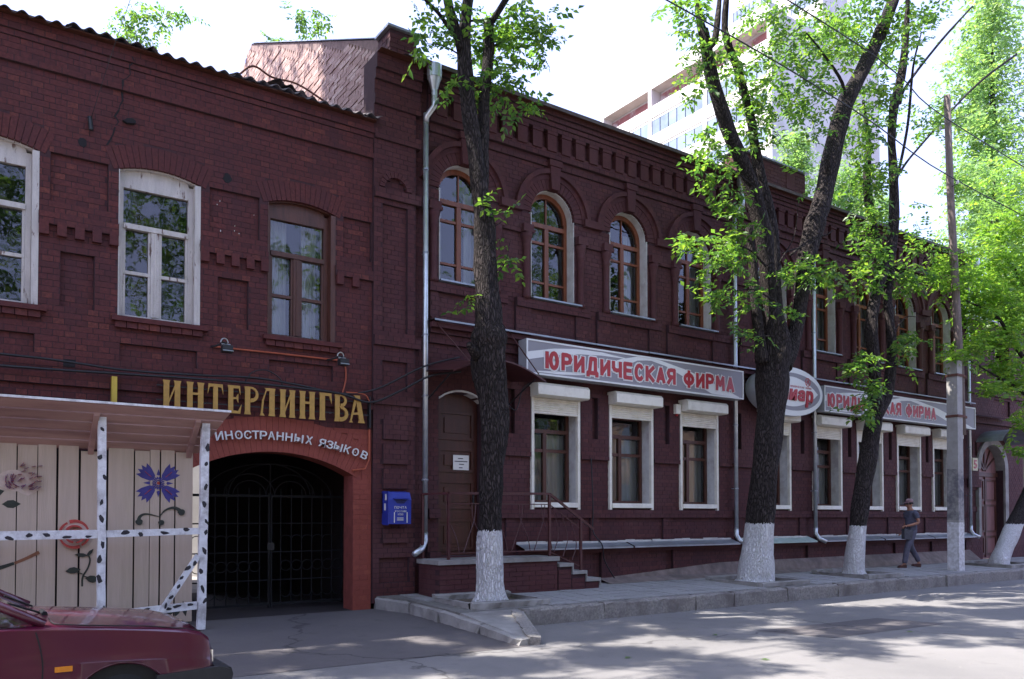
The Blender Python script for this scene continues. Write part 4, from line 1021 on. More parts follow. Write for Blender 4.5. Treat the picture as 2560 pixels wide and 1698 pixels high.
# ================================================================== iron gate in the archway
GA = tag(empty('iron_gate', (4.17, .95, .11)), 'dark wrought iron double gate closing the archway', 'gate')
gy = .95
def gbar(name, pts, r=.011, parent=GA, n=6): return MB().tube(pts, r, n).build(name, M['gate_iron'], parent, smooth=False)
gx0, gx1, gc = 2.80, 5.54, 4.17
for s in (0, 1):
    xa, xb = (gx0, gc-.01) if s == 0 else (gc+.01, gx1)
    for z in (.19, 1.92): MB().box(xa, xb, gy-.02, gy+.02, z-.02, z+.02).build('gate_rail', M['gate_iron'], GA)
    for x in (xa, xb): MB().box(x-.02 if x > xa else x, x if x > xa else x+.02, gy-.022, gy+.022, .13, 1.96).build('gate_stile', M['gate_iron'], GA)
    for z in (.57, 1.02, 1.48): gbar('gate_rail', [(xa, gy, z), (xb, gy, z)])
    for x in np.linspace(xa+.16, xb-.16, 7): gbar('gate_bar', [(x, gy-.012, .2), (x, gy-.012, 2.04)], .009)
    for x in np.linspace(xa+.24, xb-.24, 6):
        gbar('gate_scroll', [(x+.085*math.cos(t), gy-.03, .80-.085*math.sin(t)) for t in np.linspace(0, 2*PI, 13)], .007, n=5)
        gbar('gate_scroll', [(x+.085*math.cos(t), gy-.03, .38-.085*math.sin(t)) for t in np.linspace(0, PI, 9)], .007, n=5)
        gbar('gate_scroll', [(x+.08*math.cos(t), gy-.03, 1.24+.05*math.sin(t)) for t in np.linspace(0, PI, 8)], .007, n=5)
for (cx_, rr, kz) in ((gc, 1.02, .5), (gc, .66, .76), (gc-.33, .40, .85), (gc+.33, .40, .85), (gc-.33, .26, .9), (gc+.33, .26, .9)):
    gbar('gate_arch', [(cx_+rr*math.cos(t), gy, 1.93+rr*kz*math.sin(t)) for t in np.linspace(0, PI, 18)], .010)
gbar('gate_bar', [(gc, gy, 1.93), (gc, gy, 2.44)], .014)
MB().box(gc-.05, gc+.06, gy-.035, gy-.02, 1.05, 1.17).build('gate_lock', M['black_iron'], GA)

# ================================================================== lettering
_fc = {}
def glyph(ch, size, extrude=.01, offset=0.0, shear=0.0):
    k = (ch, size, extrude, offset, shear)
    if k in _fc: return _fc[k]
    cu = bpy.data.curves.new('letter', 'FONT'); cu.body = ch; cu.size = size; cu.extrude = extrude; cu.offset = offset; cu.shear = shear
    cu.resolution_u = 4
    ob = bpy.data.objects.new('letter', cu); COL.objects.link(ob)
    me = bpy.data.meshes.new_from_object(ob.evaluated_get(bpy.context.evaluated_depsgraph_get()))
    bpy.data.objects.remove(ob); bpy.data.curves.remove(cu)
    xs = [v.co.x for v in me.vertices] or [0]; ys = [v.co.y for v in me.vertices] or [0]
    _fc[k] = (me, min(xs), max(xs), min(ys), max(ys)); return _fc[k]
def put_letter(ch, x0, x1, z0, z1, y, mat, parent, extrude=.008, offset=0.0, rot=0, shear=0, name='letter', grow=0):
    """letter stretched into the box x0..x1, z0..z1, facing -y"""
    me, a, b, c, d = glyph(ch, 1.0, .01, 0.0 if offset == 0 else offset, shear)
    me = me.copy(); me.materials.clear(); me.materials.append(mat)
    sx = (x1-x0)/(b-a); sz = (z1-z0)/(d-c); mx, mz = (x0+x1)/2, (z0+z1)/2
    for v in me.vertices:
        v.co = Vector(((v.co.x-(a+b)/2)*sx, -v.co.z/.01*extrude, (v.co.y-(c+d)/2)*sz))
    me.flip_normals() if False else None
    return link(name, me, parent, (mx, y, mz), (0, -rot, 0))
# gold letters over the arch: own flared shapes
def flare(x0, x1, z0=0, z1=1, f=.05): return [(x0-f, z0), (x1+f, z0), (x1+.0, z0+.12), (x1, z1-.12), (x1+f, z1), (x0-f, z1), (x0, z1-.12), (x0, z0+.12)]
def arcstroke(cx, cz, rx, rz, a0, a1, w0, w1, n=8):
    out = []
    for k in range(n):
        t0 = math.radians(a0+(a1-a0)*k/n); t1 = math.radians(a0+(a1-a0)*(k+1)/n); u0 = w0+(w1-w0)*k/n; u1 = w0+(w1-w0)*(k+1)/n
        out.append([(cx+(rx-u0)*math.cos(t0), cz+(rz-u0*.6)*math.sin(t0)), (cx+rx*math.cos(t0), cz+rz*math.sin(t0)), (cx+rx*math.cos(t1), cz+rz*math.sin(t1)), (cx+(rx-u1)*math.cos(t1), cz+(rz-u1*.6)*math.sin(t1))])
    return out
GL = {
 'И': [flare(.06, .36), flare(.66, .96), [(.34, .16), (.34, .30), (.68, .86), (.68, .72)]],
 'Н': [flare(.06, .36), flare(.66, .96), [(.34, .55), (.68, .55), (.68, .63), (.34, .63)]],
 'Т': [flare(.36, .66), [(.0, .64), (.12, .88), (.36, .90), (.66, .90), (.90, .88), (1.02, .64), (.98, 1), (.04, 1)]],
 'Е': [flare(.08, .42), [(.40, .90), (.80, .90), (.93, .68), (.90, 1), (.40, 1)], [(.40, 0), (.92, 0), (1.02, .34), (.78, .09), (.40, .10)], [(.40, .50), (.64, .52), (.78, .38), (.78, .72), (.62, .58), (.40, .58)]],
 'Р': [flare(.06, .40), *arcstroke(.46, .72, .50, .28, 100, -90, .10, .24), [(.40, .44), (.50, .44), (.50, .51), (.40, .55)], [(.36, .93), (.46, .93), (.46, 1), (.36, 1)]],
 'Л': [flare(.60, .94), [(.0, 0), (.30, 0), (.18, .10), (.24, .55), (.42, .90), (.62, .90), (.62, 1), (.30, 1), (.38, .93), (.14, .55), (.06, .10)]],
 'Г': [flare(.08, .46), [(.44, .90), (.78, .90), (.98, .62), (.96, 1), (.44, 1)]],
 'В': [flare(.06, .38), *arcstroke(.44, .76, .44, .24, 100, -90, .10, .22), *arcstroke(.44, .28, .54, .28, 90, -100, .16, .26), [(.36, .93), (.46, .93), (.46, 1), (.36, 1)], [(.36, 0), (.46, 0), (.46, .07), (.36, .07)], [(.36, .50), (.5, .50), (.5, .56), (.36, .56)]],
 'А': [[(.02, 0), (.26, 0), (.18, .08), (.56, .93), (.40, 1), (.10, .10)], [(.60, 0), (1.04, 0), (.96, .12), (.70, 1), (.30, 1), (.44, .90), (.66, .10)], [(.22, .28), (.66, .30), (.62, .38), (.27, .36)]],
}
GS = tag(empty('gold_letter_sign', (3.8, -.12, 3.1)), 'row of gold serif letters reading ИНТЕРЛИНГВА above the archway', 'sign')
lx = [(2.32, 2.56), (2.63, 2.87), (2.92, 3.13), (3.19, 3.39), (3.43, 3.645), (3.66, 3.89), (3.95, 4.19), (4.25, 4.5), (4.56, 4.77), (4.81, 5.04), (5.05, 5.31)]
for i, (ch, (a, b)) in enumerate(zip('ИНТЕРЛИНГВА', lx)):
    z0 = 3.085-.002*i; z1 = 3.475+.002*i; mb = MB()
    for k, p in enumerate(GL[ch]): mb.prism([(a+(b-a)*x, z0+(z1-z0)*z) for x, z in p], -.140-.0008*k, -.118)
    mb.build('letter', M['gold'], GS)
for z in (3.20, 3.40): MB().box(2.25, 5.42, -.108, -.095, z-.008, z+.008).build('letter_rail', M['black_iron'], GS)
for x in (2.9, 3.92, 4.78):
    for z in (3.2, 3.4): MB().box(x-.008, x+.008, -.095, -.04, z-.008, z+.008).build('rail_stud', M['galv'], GS)
MB().box(5.40, 5.425, -.13, -.04, 3.0, 3.5).build('side_bracket', M['black_iron'], GS)
YB = tag(MB().box(1.70, 1.755, -.13, -.06, 3.04, 3.46).box(1.69, 1.70, -.14, -.05, 3.04, 3.46).build('yellow_sign_plate', mat_plain('yellow_plate', (.58, .42, .06), .5, .1, 5)), 'narrow yellow sign plate seen edge-on above the plank canopy', 'sign')
# white letters following the arch
WS = tag(empty('white_letter_sign', (4.2, -.05, 2.7)), 'white raised letters ШКОЛА ИНОСТРАННЫХ ЯЗЫКОВ curving along the orange arch', 'sign')
txt = [('Ш', 2.30), ('К', 2.45), ('О', 2.59), ('Л', 2.73), ('А', 2.86), ('И', 3.10), ('Н', 3.235), ('О', 3.375), ('С', 3.505), ('Т', 3.62), ('Р', 3.735), ('А', 3.855), ('Н', 3.985), ('Н', 4.12), ('Ы', 4.275), ('Х', 4.435), ('Я', 4.645), ('З', 4.77), ('Ы', 4.905), ('К', 5.055), ('О', 5.195), ('В', 5.345)]
RT_ = RR+.25
for ch, x in txt:
    t = math.asin(max(-.95, min(.95, (x-3.80)/RT_)))*.78; z = 2.795-abs(x-3.80)**2*.096; wl = .105 if ch not in 'ШЫ' else .135
    o = put_letter(ch, x-wl/2, x+wl/2, z-.062, z+.062, -.062, M['white_letter'], WS, .012, .012, rot=-t)
    MB().box(x-.006, x+.006, -.055, -.02, z-.01, z+.01).build('letter_pin', M['galv'], o)
# bold sans letters drawn as strokes, so the white outline is the same stroke made wider
SG = {'Ю': [[(0, 0), (0, 1)], [(0, .5), (.36, .5)], [(.68+.32*math.cos(t), .5+.5*math.sin(t)) for t in np.linspace(0, 2*PI, 17)]],
 'Р': [[(0, 0), (0, 1)], [(0, 1), (.5, 1), (.85, .95), (1, .74), (.85, .53), (.5, .47), (0, .47)]], 'И': [[(0, 1), (0, 0)], [(0, .08), (1, .92)], [(1, 0), (1, 1)]],
 'Д': [[(-.02, -.2), (-.02, .0), (1.02, .0), (1.02, -.2)], [(.14, 0), (.32, 1), (.84, 1), (.84, 0)]], 'Ч': [[(0, 1), (0, .62), (.15, .47), (.45, .42), (1, .47)], [(1, 1), (1, 0)]],
 'Е': [[(1, 1), (0, 1), (0, 0), (1, 0)], [(0, .52), (.85, .52)]], 'С': [[(.52+.52*math.cos(t), .5+.5*math.sin(t)) for t in np.linspace(.8, 2*PI-.8, 14)]],
 'К': [[(0, 0), (0, 1)], [(1, 1), (.12, .5), (1, 0)]], 'А': [[(0, 0), (.5, 1), (1, 0)], [(.2, .28), (.8, .28)]],
 'Я': [[(1, 0), (1, 1)], [(1, 1), (.5, 1), (.15, .95), (0, .74), (.15, .53), (.5, .47), (1, .47)], [(.55, .47), (0, 0)]],
 'Ф': [[(.5, -.1), (.5, 1.1)], [(.5+.5*math.cos(t), .5+.34*math.sin(t)) for t in np.linspace(0, 2*PI, 17)]], 'М': [[(0, 0), (.06, 1), (.5, .35), (.94, 1), (1, 0)]]}
def stroke_letter(ch, x0, x1, z0, z1, w_, y, mat, parent, name, thick=.004):
    b = MB(); k = 0
    for line in SG[ch]:
        P = [(x0+(x1-x0)*u, z0+(z1-z0)*v) for u, v in line]
        for i in range(len(P)-1):
            (ax, az), (bx, bz) = P[i], P[i+1]; L = math.hypot(bx-ax, bz-az); dx, dz = (bx-ax)/L, (bz-az)/L
            e = w_*.5*(1.0 if True else 0); ax -= dx*e*.55; az -= dz*e*.55; bx += dx*e*.55; bz += dz*e*.55
            b.prism([(ax-dz*e, az+dx*e), (ax+dz*e, az-dx*e), (bx+dz*e, bz-dx*e), (bx-dz*e, bz+dx*e)], y-.0004*(k % 7), y+thick); k += 1
    return b.build(name, mat, parent)
# sign boxes
def swoosh(pts_top, pts_bot): return [(pts_top[i], pts_top[i+1], pts_bot[i+1], pts_bot[i]) for i in range(len(pts_top)-1)]
def sign_box(name, x0, x1, z0, z1, text, tx0, tx1, label, seed):
    S = tag(empty(name, (x0, -.2, z0)), label, 'sign', 'lit sign boxes above the ground floor windows')
    yf, yb = -.40, -.16; z0b = z0
    MB().box(x0, x1, yf+.004, yb, z0, z1).build('sign_case', M['sign_side'], S)
    MB().add([(x0+.03, yf, z0+.03), (x1-.03, yf, z0+.03), (x1-.03, yf, z1-.03), (x0+.03, yf, z1-.03)], [(0, 1, 2, 3)]).build('sign_face', M['sign_grey'], S)
    b = MB(); b.box(x0, x1, yf-.012, yf+.003, z0, z0+.03).box(x0, x1, yf-.012, yf+.003, z1-.03, z1).box(x0, x0+.03, yf-.012, yf+.003, z0+.03, z1-.03).box(x1-.03, x1, yf-.012, yf+.003, z0+.03, z1-.03); b.build('sign_frame', M['sign_white'], S)
    W = x1-x0; H = z1-z0
    def P(u, v): return (x0+.031+(W-.062)*u, z0+.031+(H-.062)*v)
    def band(f0, f1, u0, u1, n=24, y=yf-.003):
        b = MB()
        for k in range(n):
            a = u0+(u1-u0)*k/n; c = u0+(u1-u0)*(k+1)/n
            q = [(a, f0(a)), (c, f0(c)), (c, f1(c)), (a, f1(a))]; q = [P(u, min(1, max(0, v))) for u, v in q]
            if abs(q[0][1]-q[3][1])+abs(q[1][1]-q[2][1]) > .002: b.add([(p[0], y, p[1]) for p in q], [(0, 1, 2, 3)])
        b.build('sign_swoosh', M['sign_white'], S)
    def pl(us, vs): return lambda u: float(np.interp(u, us, vs))
    band(pl([0, .1, .2, .3, .42], [.39, .62, .78, .85, .86]), pl([0, .1, .2, .3, .42], [.64, .85, .95, .96, .87]), 0, .42)
    band(pl([.03, .12, .2, .3, .38, .46], [.03, .03, .08, .22, .5, .86]), pl([.03, .12, .2, .3, .38, .46], [.06, .12, .17, .45, .82, 1.0]), .03, .46, y=yf-.0038)
    band(pl([.46, .52, .6, .71, .83, .97], [.86, .93, .80, .42, .02, .0]), pl([.46, .56, .71, .83, .98], [1, 1, .76, .45, .02]), .46, .98, y=yf-.0046)
    n = len(text); wds = [(.55 if c == ' ' else 1.25 if c in 'ЮФ' else 1.12 if c in 'ДМ' else .95) for c in text]; tot = sum(wds); x = tx0
    h = .265*H/.62
    for c, w_ in zip(text, wds):
        ww = (tx1-tx0)*w_/tot
        if c != ' ':
            zl = z0+H*.455
            lo = .06 if c == 'Д' else 0; hi = .04 if c == 'Ф' else 0
            a_, b_ = x+ww*.20, x+ww*.80
            stroke_letter(c, a_, b_, zl-h/2, zl+h/2, .132, yf-.010, M['sign_white'], S, 'letter_outline')
            stroke_letter(c, a_, b_, zl-h/2, zl+h/2, .076, yf-.020, M['sign_red'], S, 'letter', .006)
        x += ww
    # rear mounting
    MB().box(x0+.05, x1-.05, -.161, -.06, z0+.1, z0+.18).build('mounting_rail', M['galv_dull'], S)
    return S
sign_box('sign_box', 8.27, 14.05, 4.12, 4.74, 'ЮРИДИЧЕСКАЯ ФИРМА', 8.64, 13.76, 'long grey and white sign box reading ЮРИДИЧЕСКАЯ ФИРМА left of the oval sign', 1)
sign_box('sign_box', 16.95, 24.1, 4.08, 4.70, 'ЮРИДИЧЕСКАЯ ФИРМА', 17.02, 21.95, 'grey and white sign box reading ЮРИДИЧЕСКАЯ ФИРМА right of the oval sign, behind the twin-stemmed tree', 2)
OV = tag(empty('oval_sign', (15.62, -.3, 3.9)), 'oval white and grey sign with red script letters behind the forked tree', 'sign')
oc, oz = 15.60, 4.43
def ell(rx, rz, n=40, dx=0, dz=0): return [(oc+dx+rx*math.cos(2*PI*k/n), oz+dz+rz*math.sin(2*PI*k/n)) for k in range(n)]
MB().prism(ell(1.20, .56), -.46, -.16).build('sign_case', M['sign_side'], OV)
MB().prism(ell(1.19, .555), -.464, -.461).build('sign_face', M['sign_white'], OV)
MB().prism(ell(1.03, .43, dx=.06), -.467, -.4642).build('grey_oval', M['sign_grey'], OV)
lens = [(oc-1.0+2.0*t, oz+.34*math.sin(PI*t)**.8*1) for t in np.linspace(0, 1, 16)]+[(oc+1.0-2.0*t, oz-.34*math.sin(PI*t)**.8) for t in np.linspace(0, 1, 16)][1:-1]
MB().prism(lens, -.470, -.4672).build('white_lens', M['sign_white'], OV)
for ch, a, b, z0, z1 in (('Д', -.62, -.10, -.20, .30), ('и', -.08, .22, -.20, .06), ('а', .24, .50, -.20, .06), ('р', .52, .80, -.33, .06)):
    put_letter(ch, oc+a, oc+b, oz+z0, oz+z1, -.480, M['sign_red'], OV, .012, .045, shear=.12)
for i, ch in enumerate('ЮРИДИЧЕСКАЯ ФИРМА'):
    if ch != ' ': put_letter(ch, oc-.02+.046*i, oc+.02+.046*i, oz+.10, oz+.145, -.473, M['sign_red'], OV, .001)
MB().ring(oc+.62, oz+.26, .085, .10, 0, 2*PI, -.474, -.4705, 24).build('emblem_ring', M['sign_red'], OV)
b = MB(); 
for p in stroke([(oc+.58, oz+.20), (oc+.60, oz+.27), (oc+.64, oz+.29), (oc+.63, oz+.33)], .03, .02)+stroke([(oc+.64, oz+.28), (oc+.66, oz+.22), (oc+.64, oz+.185)], .02, .01): b.prism(p, -.474, -.4705)
b.build('emblem_figure', M['sign_red'], OV)
# number plate 5
NP = tag(MB().box(24.50, 24.80, -.12, -.085, 2.93, 3.30).build('number_plate', M['num_plate']), 'cream house number plate with a dark red 5 by the gateway', 'number plate')
put_letter('5', 24.56, 24.74, 2.99, 3.24, -.126, M['sign_red'], NP, .004, .02, name='digit')

# ================================================================== post box
MBX = tag(empty('post_box', (5.97, -.1, 1.48)), 'blue enamelled post box lettered ПОЧТА on the corner pilaster', 'post box')
b = MB(); prof = [(-.05, 1.47), (-.29, 1.47), (-.30, 1.86), (-.24, 1.98), (-.05, 2.0)]
n = len(prof); x0, x1 = 5.66, 6.06
b.add([(x0, p[0], p[1]) for p in prof]+[(x1, p[0], p[1]) for p in prof], [tuple(range(n)), tuple(range(2*n-1, n-1, -1))]+[(i, n+i, n+(i+1) % n, (i+1) % n) for i in range(n)])
b.build('box_body', M['blue'], MBX)
MB().box(x0-.012, x0-.001, -.30, -.10, 1.455, 1.99).build('side_flange', M['blue'], MBX)
b = MB(); b.prism([(x0+.09, 1.865), (x0+.33, 1.865), (x0+.27, 1.80), (x0+.15, 1.80)], -.304, -.29); b.build('slot', M['blue_dark'], MBX)
MB().box(x0+.08, x0+.34, -.345, -.29, 1.868, 1.885).build('slot_hood', M['blue'], MBX)
for i, ch in enumerate('ПОЧТА'): put_letter(ch, x0+.10+.045*i, x0+.135+.045*i, 1.715, 1.755, -.302, M['paper'], MBX, .001, .01)
for r_, (t, z) in enumerate((('РОССИИ', 1.66), ('ИЗВ', 1.61))):
    for i, ch in enumerate(t): put_letter(ch, x0+.11+.034*i+(.05 if r_ else 0), x0+.137+.034*i+(.05 if r_ else 0), z, z+.03, -.302, M['paper'], MBX, .001)
for z in (1.56, 1.53): MB().box(x0+.15, x0+.26, -.3025, -.29, z, z+.012).build('print_line', M['paper'], MBX)
for x in (x0+.095, x0+.32): MB().box(x, x+.012, -.3025, -.29, 1.49, 1.66).build('print_line', M['paper'], MBX)
MB().box(x0-.0135, x0-.012, -.22, -.16, 1.69, 1.80).build('sticker', M['paper'], MBX); MB().box(x0-.0135, x0-.012, -.25, -.19, 1.85, 1.95).build('sticker', M['paper'], MBX)

# ================================================================== flood lights and conduit
def flood(x, label):
    F = tag(empty('flood_light', (x, -.2, 4.0)), label, 'flood light', 'flood lights over the gold letters')
    MB().box(x-.07, x+.07, -.42, -.30, 3.90, 4.0).build('lamp_housing', M['black_iron'], F)
    MB().add([(x-.075, -.44, 3.91), (x+.075, -.44, 3.91), (x+.06, -.30, 4.04), (x-.06, -.30, 4.04)], [(0, 1, 2, 3)]).build('lamp_hood', M['galv'], F)
    MB().tube([(x-.13, -.02, 4.03), (x-.10, -.12, 4.02), (x-.02, -.25, 4.06), (x, -.33, 4.04)], .014, 6).build('lamp_arm', M['black_iron'], F)
    MB().tube([(x+.05*math.cos(t)-.02, -.30, 4.05+.06*math.sin(t)) for t in np.linspace(0, PI, 9)], .009, 6).build('lamp_yoke', M['galv'], F)
flood(3.12, 'small black flood light under the white window'); flood(4.86, 'small black flood light under the brown window')
tag(MB().tube([(3.0, -.03, 4.03), (4.0, -.03, 4.04), (4.95, -.03, 4.04)], .013, 6).tube(catmull([(4.97, -.03, 4.03), (5.03, -.03, 3.95), (5.04, -.03, 3.75), (4.98, -.04, 3.52)]), .012, 6).tube([(4.95, -.06, 4.04), (4.95, -.02, 4.04)], .035, 10).build('conduit', M['orange_pipe']), 'orange conduit joining the two flood lights', 'conduit')
tag(MB().tube(catmull([(5.0, -.15, 3.53), (5.3, -.15, 3.52), (5.40, -.15, 3.40)]), .011, 6).tube([(5.43, -.06, 2.98), (5.43, -.06, 2.50), (5.36, -.06, 2.35), (5.15, -.04, 2.32)], .014, 6).build('orange_cable', M['orange_pipe']), 'orange cable running down the right end of the arch', 'cable')
def cable(pts, r, label, name='cable', mat='cable', cat='cable', group=None): return tag(MB().tube(catmull(pts), r, 5).build(name, M[mat], smooth=True), label, cat, group)
cable([(-3, -.12, 3.58), (.5, -.10, 3.62), (1.8, -.12, 3.56), (2.8, -.14, 3.58), (3.6, -.13, 3.62), (4.4, -.12, 3.56), (4.9, -.14, 3.50), (5.5, -.16, 3.62), (6.3, -.25, 4.05), (6.9, -.4, 4.25)], .016, 'upper black cable sagging along the brick band over the gold letters')
cable([(-3, -.13, 3.44), (.5, -.13, 3.47), (1.8, -.14, 3.50), (3.0, -.15, 3.53), (4.2, -.14, 3.53), (4.9, -.15, 3.50), (5.4, -.17, 3.40), (5.9, -.2, 3.62), (6.4, -.3, 3.9), (6.9, -.45, 4.0)], .018, 'lower black cable along the dark band, ending at the door canopy')
cable([(3.45, -.12, 3.56), (3.55, -.12, 3.70), (3.75, -.12, 3.75), (3.95, -.12, 3.66), (4.0, -.12, 3.55)], .009, 'thin looped cable above the gold letters')
cable([(1.42, -.06, 6.72), (1.41, -.06, 6.80), (1.40, -.05, 6.9)], .03, 'black wire insulator bracket left of the crack', 'wire_bracket', 'black_iron', 'bracket')
cable([(1.41, -.06, 6.86), (1.62, -.5, 7.7), (1.95, -1.2, 8.9), (2.3, -2.0, 10.2)], .0035, 'thin wire rising from the wall bracket past the eave', 'service_wire', 'cable', 'wire')
cable([(8.1, -.05, 3.6), (8.25, -.12, 3.5), (8.4, -.12, 3.9), (8.7, -.12, 4.08)], .01, 'loop of dark cable left of the first shuttered window')
cable([(10.02, -.08, 2.7), (10.04, -.09, 2.2), (10.06, -.09, 1.7), (10.05, -.1, 1.3), (10.08, -.33, 1.05), (10.25, -.2, .75), (10.5, -.2, .4)], .012, 'dark cable running down the pier beside the steps')

# ================================================================== porch, railing, door canopy, notice
PO = tag(empty('porch_steps', (7.9, -.4, .3)), 'brick porch with grey stone slab and steps at the brown door', 'porch')
pxa, pxb, pyf = 6.30, 8.65, -.80
WP = Wall(PO, mats={'main': (M['brickR'], M['mortarR'])})
def porch_front(x0, x1, y, z0, z1):
    bb = MB(); n = int(round((z1-z0)/.08)); MB().box(x0, x1, y+.006, -.11, z0-.1, z1).build('porch_core', M['mortarR'], PO)
    for k in range(n):
        x = x0-(.134 if k % 2 else 0)
        while x < x1:
            l, r = max(x, x0), min(x+.268, x1)
            if r-l > .04: MB().box(l+.004, r-.004, y-random.uniform(-.002, .004), y+.02, z0+k*.08+.004, z0+(k+1)*.08-.004).build('brick', M['brickR'], PO)
            x += .268
porch_front(pxa, pxb, pyf, .26, .82)
bb = MB()
for k in range(7):
    y = pyf+(.134 if k % 2 else .004)
    while y < -.14:
        MB().box(pxa-.004, pxa+.01, y+.004, min(y+.264, -.12), .26+k*.08+.004, .26+(k+1)*.08-.004).build('brick', M['brickR'], PO); y += .268
MB().box(pxa-.04, pxb+.02, pyf-.04, -.105, .822, .895).build('slab', M['concrete'], PO)
for i, (xa, xb, zt) in enumerate(((8.672, 8.97, .77), (8.972, 9.28, .63), (9.282, 9.60, .49))):
    MB().box(xa, xb, pyf+.006, -.11, .2, zt-.06).build('step_core', M['mortarR'], PO)
    MB().box(xa-.0, xb+.02, pyf-.03, -.108, zt-.058, zt).build('step_tread', M['concrete'], PO)
    MB().box(xb+.001, xb+.021, pyf-.03, -.108, zt-.14, zt-.06).build('step_riser', M['concrete'], PO)
    n = max(1, int((zt-.06-.26)/.08))
    for k in range(n): MB().box(xa+.004, xb-.02, pyf-.001, pyf+.02, .26+k*.08+.004, .26+(k+1)*.08-.004).build('brick', M['brickR'], PO)
RA = tag(empty('railing', (7.8, -.7, .9)), 'dark red iron railing round the porch and down the steps', 'railing')
ry = -.74
def sq(name, a, b, r=.02, parent=RA): return MB().tube([a, b], r, 4).build(name, M['rail_red'], parent)
for (x, y, z0, z1) in ((6.34, -.16, .9, 1.96), (6.50, ry, .9, 1.95), (8.52, ry, .9, 1.98), (9.22, ry, .63, 1.55)): sq('railing_post', (x, y, z0), (x, y, z1), .03)
sq('handrail', (6.34, -.16, 1.96), (6.50, ry, 1.96), .025); sq('handrail', (6.50, ry, 1.965), (8.52, ry, 1.985), .028); sq('handrail', (8.52, ry, 1.985), (9.52, ry, 1.36), .028)
sq('handrail', (6.50, ry, 1.80), (8.52, ry, 1.80), .012); sq('handrail', (6.5, ry, 1.0), (8.52, ry, 1.0), .012); sq('handrail', (8.52, ry, 1.80), (9.22, ry, 1.37), .012); sq('handrail', (8.52, ry, .98), (9.22, ry, .70), .012)
for k in range(9):
    x = 6.62+.235*k; d_ = .13*(1 if k % 2 else -1)
    MB().tube(catmull([(x-d_*.6, ry, 1.0), (x+.02, ry, 1.25), (x+d_, ry, 1.55), (x+d_*1.2, ry, 1.80)]), .008, 5).build('baluster', M['rail_red'], RA)
for k in range(3): MB().tube(catmull([(8.62+.2*k, ry, .97-.08*k), (8.72+.2*k, ry, 1.3-.1*k), (8.60+.2*k, ry, 1.72-.12*k)]), .008, 5).build('baluster', M['rail_red'], RA)
CA = tag(empty('door_canopy', (7.3, -.5, 4.0)), 'curved dark red metal canopy over the door hung on two rods', 'canopy')
b = MB(); n = 16
for k in range(n+1):
    t = k/n; x = 6.40+(8.22-6.40)*t; z = 3.92+.26*math.sin(PI*t)
    b.v += [(x, -1.05, z-.03), (x, -.0, z+.12), (x, -1.05, z-.055), (x, 0, z+.095)]
for k in range(n): a = 4*k; b.f += [(a, a+4, a+5, a+1), (a+2, a+3, a+7, a+6), (a, a+2, a+6, a+4)]
b.build('canopy_sheet', M['rail_red'], CA)
for (xw, zw, xf, zf) in ((6.55, 4.98, 6.75, 4.05), (8.05, 5.02, 8.10, 4.0)): MB().tube([(xw, -.02, zw), (xf, -1.0, zf)], .011, 6).build('tie_rod', M['rail_red'], CA)
for x in (6.5, 8.1): MB().tube([(x, -.02, 3.55), (x, -.9, 3.93)], .014, 6).build('canopy_strut', M['black_iron'], CA)
NT = tag(MB().box(7.10, 7.42, .148, .1495, 2.40, 2.66).build('paper_notice', M['paper']), 'white paper notice pinned on the brown door', 'notice')
for (z, a, b_) in ((2.60, 7.20, 7.30), (2.55, 7.13, 7.39), (2.50, 7.22, 7.32), (2.44, 7.22, 7.29)): MB().box(a, b_, .1465, .1478, z-.008, z+.008).build('print_line', M['ink'], NT)
AB = tag(MB().box(12.28, 12.42, -.13, .0, 3.72, 3.92).build('alarm_box', M['white_pvc']), 'small white alarm box with red lamp beside a roller shutter', 'alarm box')
MB().lathe([(.03, 0), (.03, -.03), (.015, -.045)], 10, (12.36, -.06, 3.72)).build('alarm_lamp', M['sign_red'], AB)
for i, (a, b, c, d) in enumerate(PITS):
    lab = ['square pit with stone edging at the slender tree by the porch', 'square pit with stone edging at the thick three-limbed tree', 'square pit with stone edging at the twin-stemmed tree', 'square pit with stone edging at the leaning tree near the gateway'][i]
    E_ = tag(empty('tree_pit', ((a+b)/2, (c+d)/2, pz((c+d)/2))), lab, 'tree pit', 'tree pits in the pavement')
    z = pz((c+d)/2)
    MB().add([(a, c, pz(c)-.005), (b, c, pz(c)-.005), (b, d, pz(d)-.005), (a, d, pz(d)-.005)], [(0, 1, 2, 3)]).build('soil', M['soil'], E_)
    for (p, q) in (((a, c), (b-.0, c)), ((a, d-.1), (b, d-.1))):
        o = edge_stone((p[0], p[1], pz(p[1])-.05), (q[0], q[1], pz(q[1])-.05), .11, .13+random.uniform(-.01, .02), .13, E_, 'edging_stone', M['concrete'])
    for x in (a+.1, b): edge_stone((x, c+.1, pz(c)-.05), (x, d-.1, pz(d)-.05), .11, .13, .13, E_, 'edging_stone', M['concrete'])

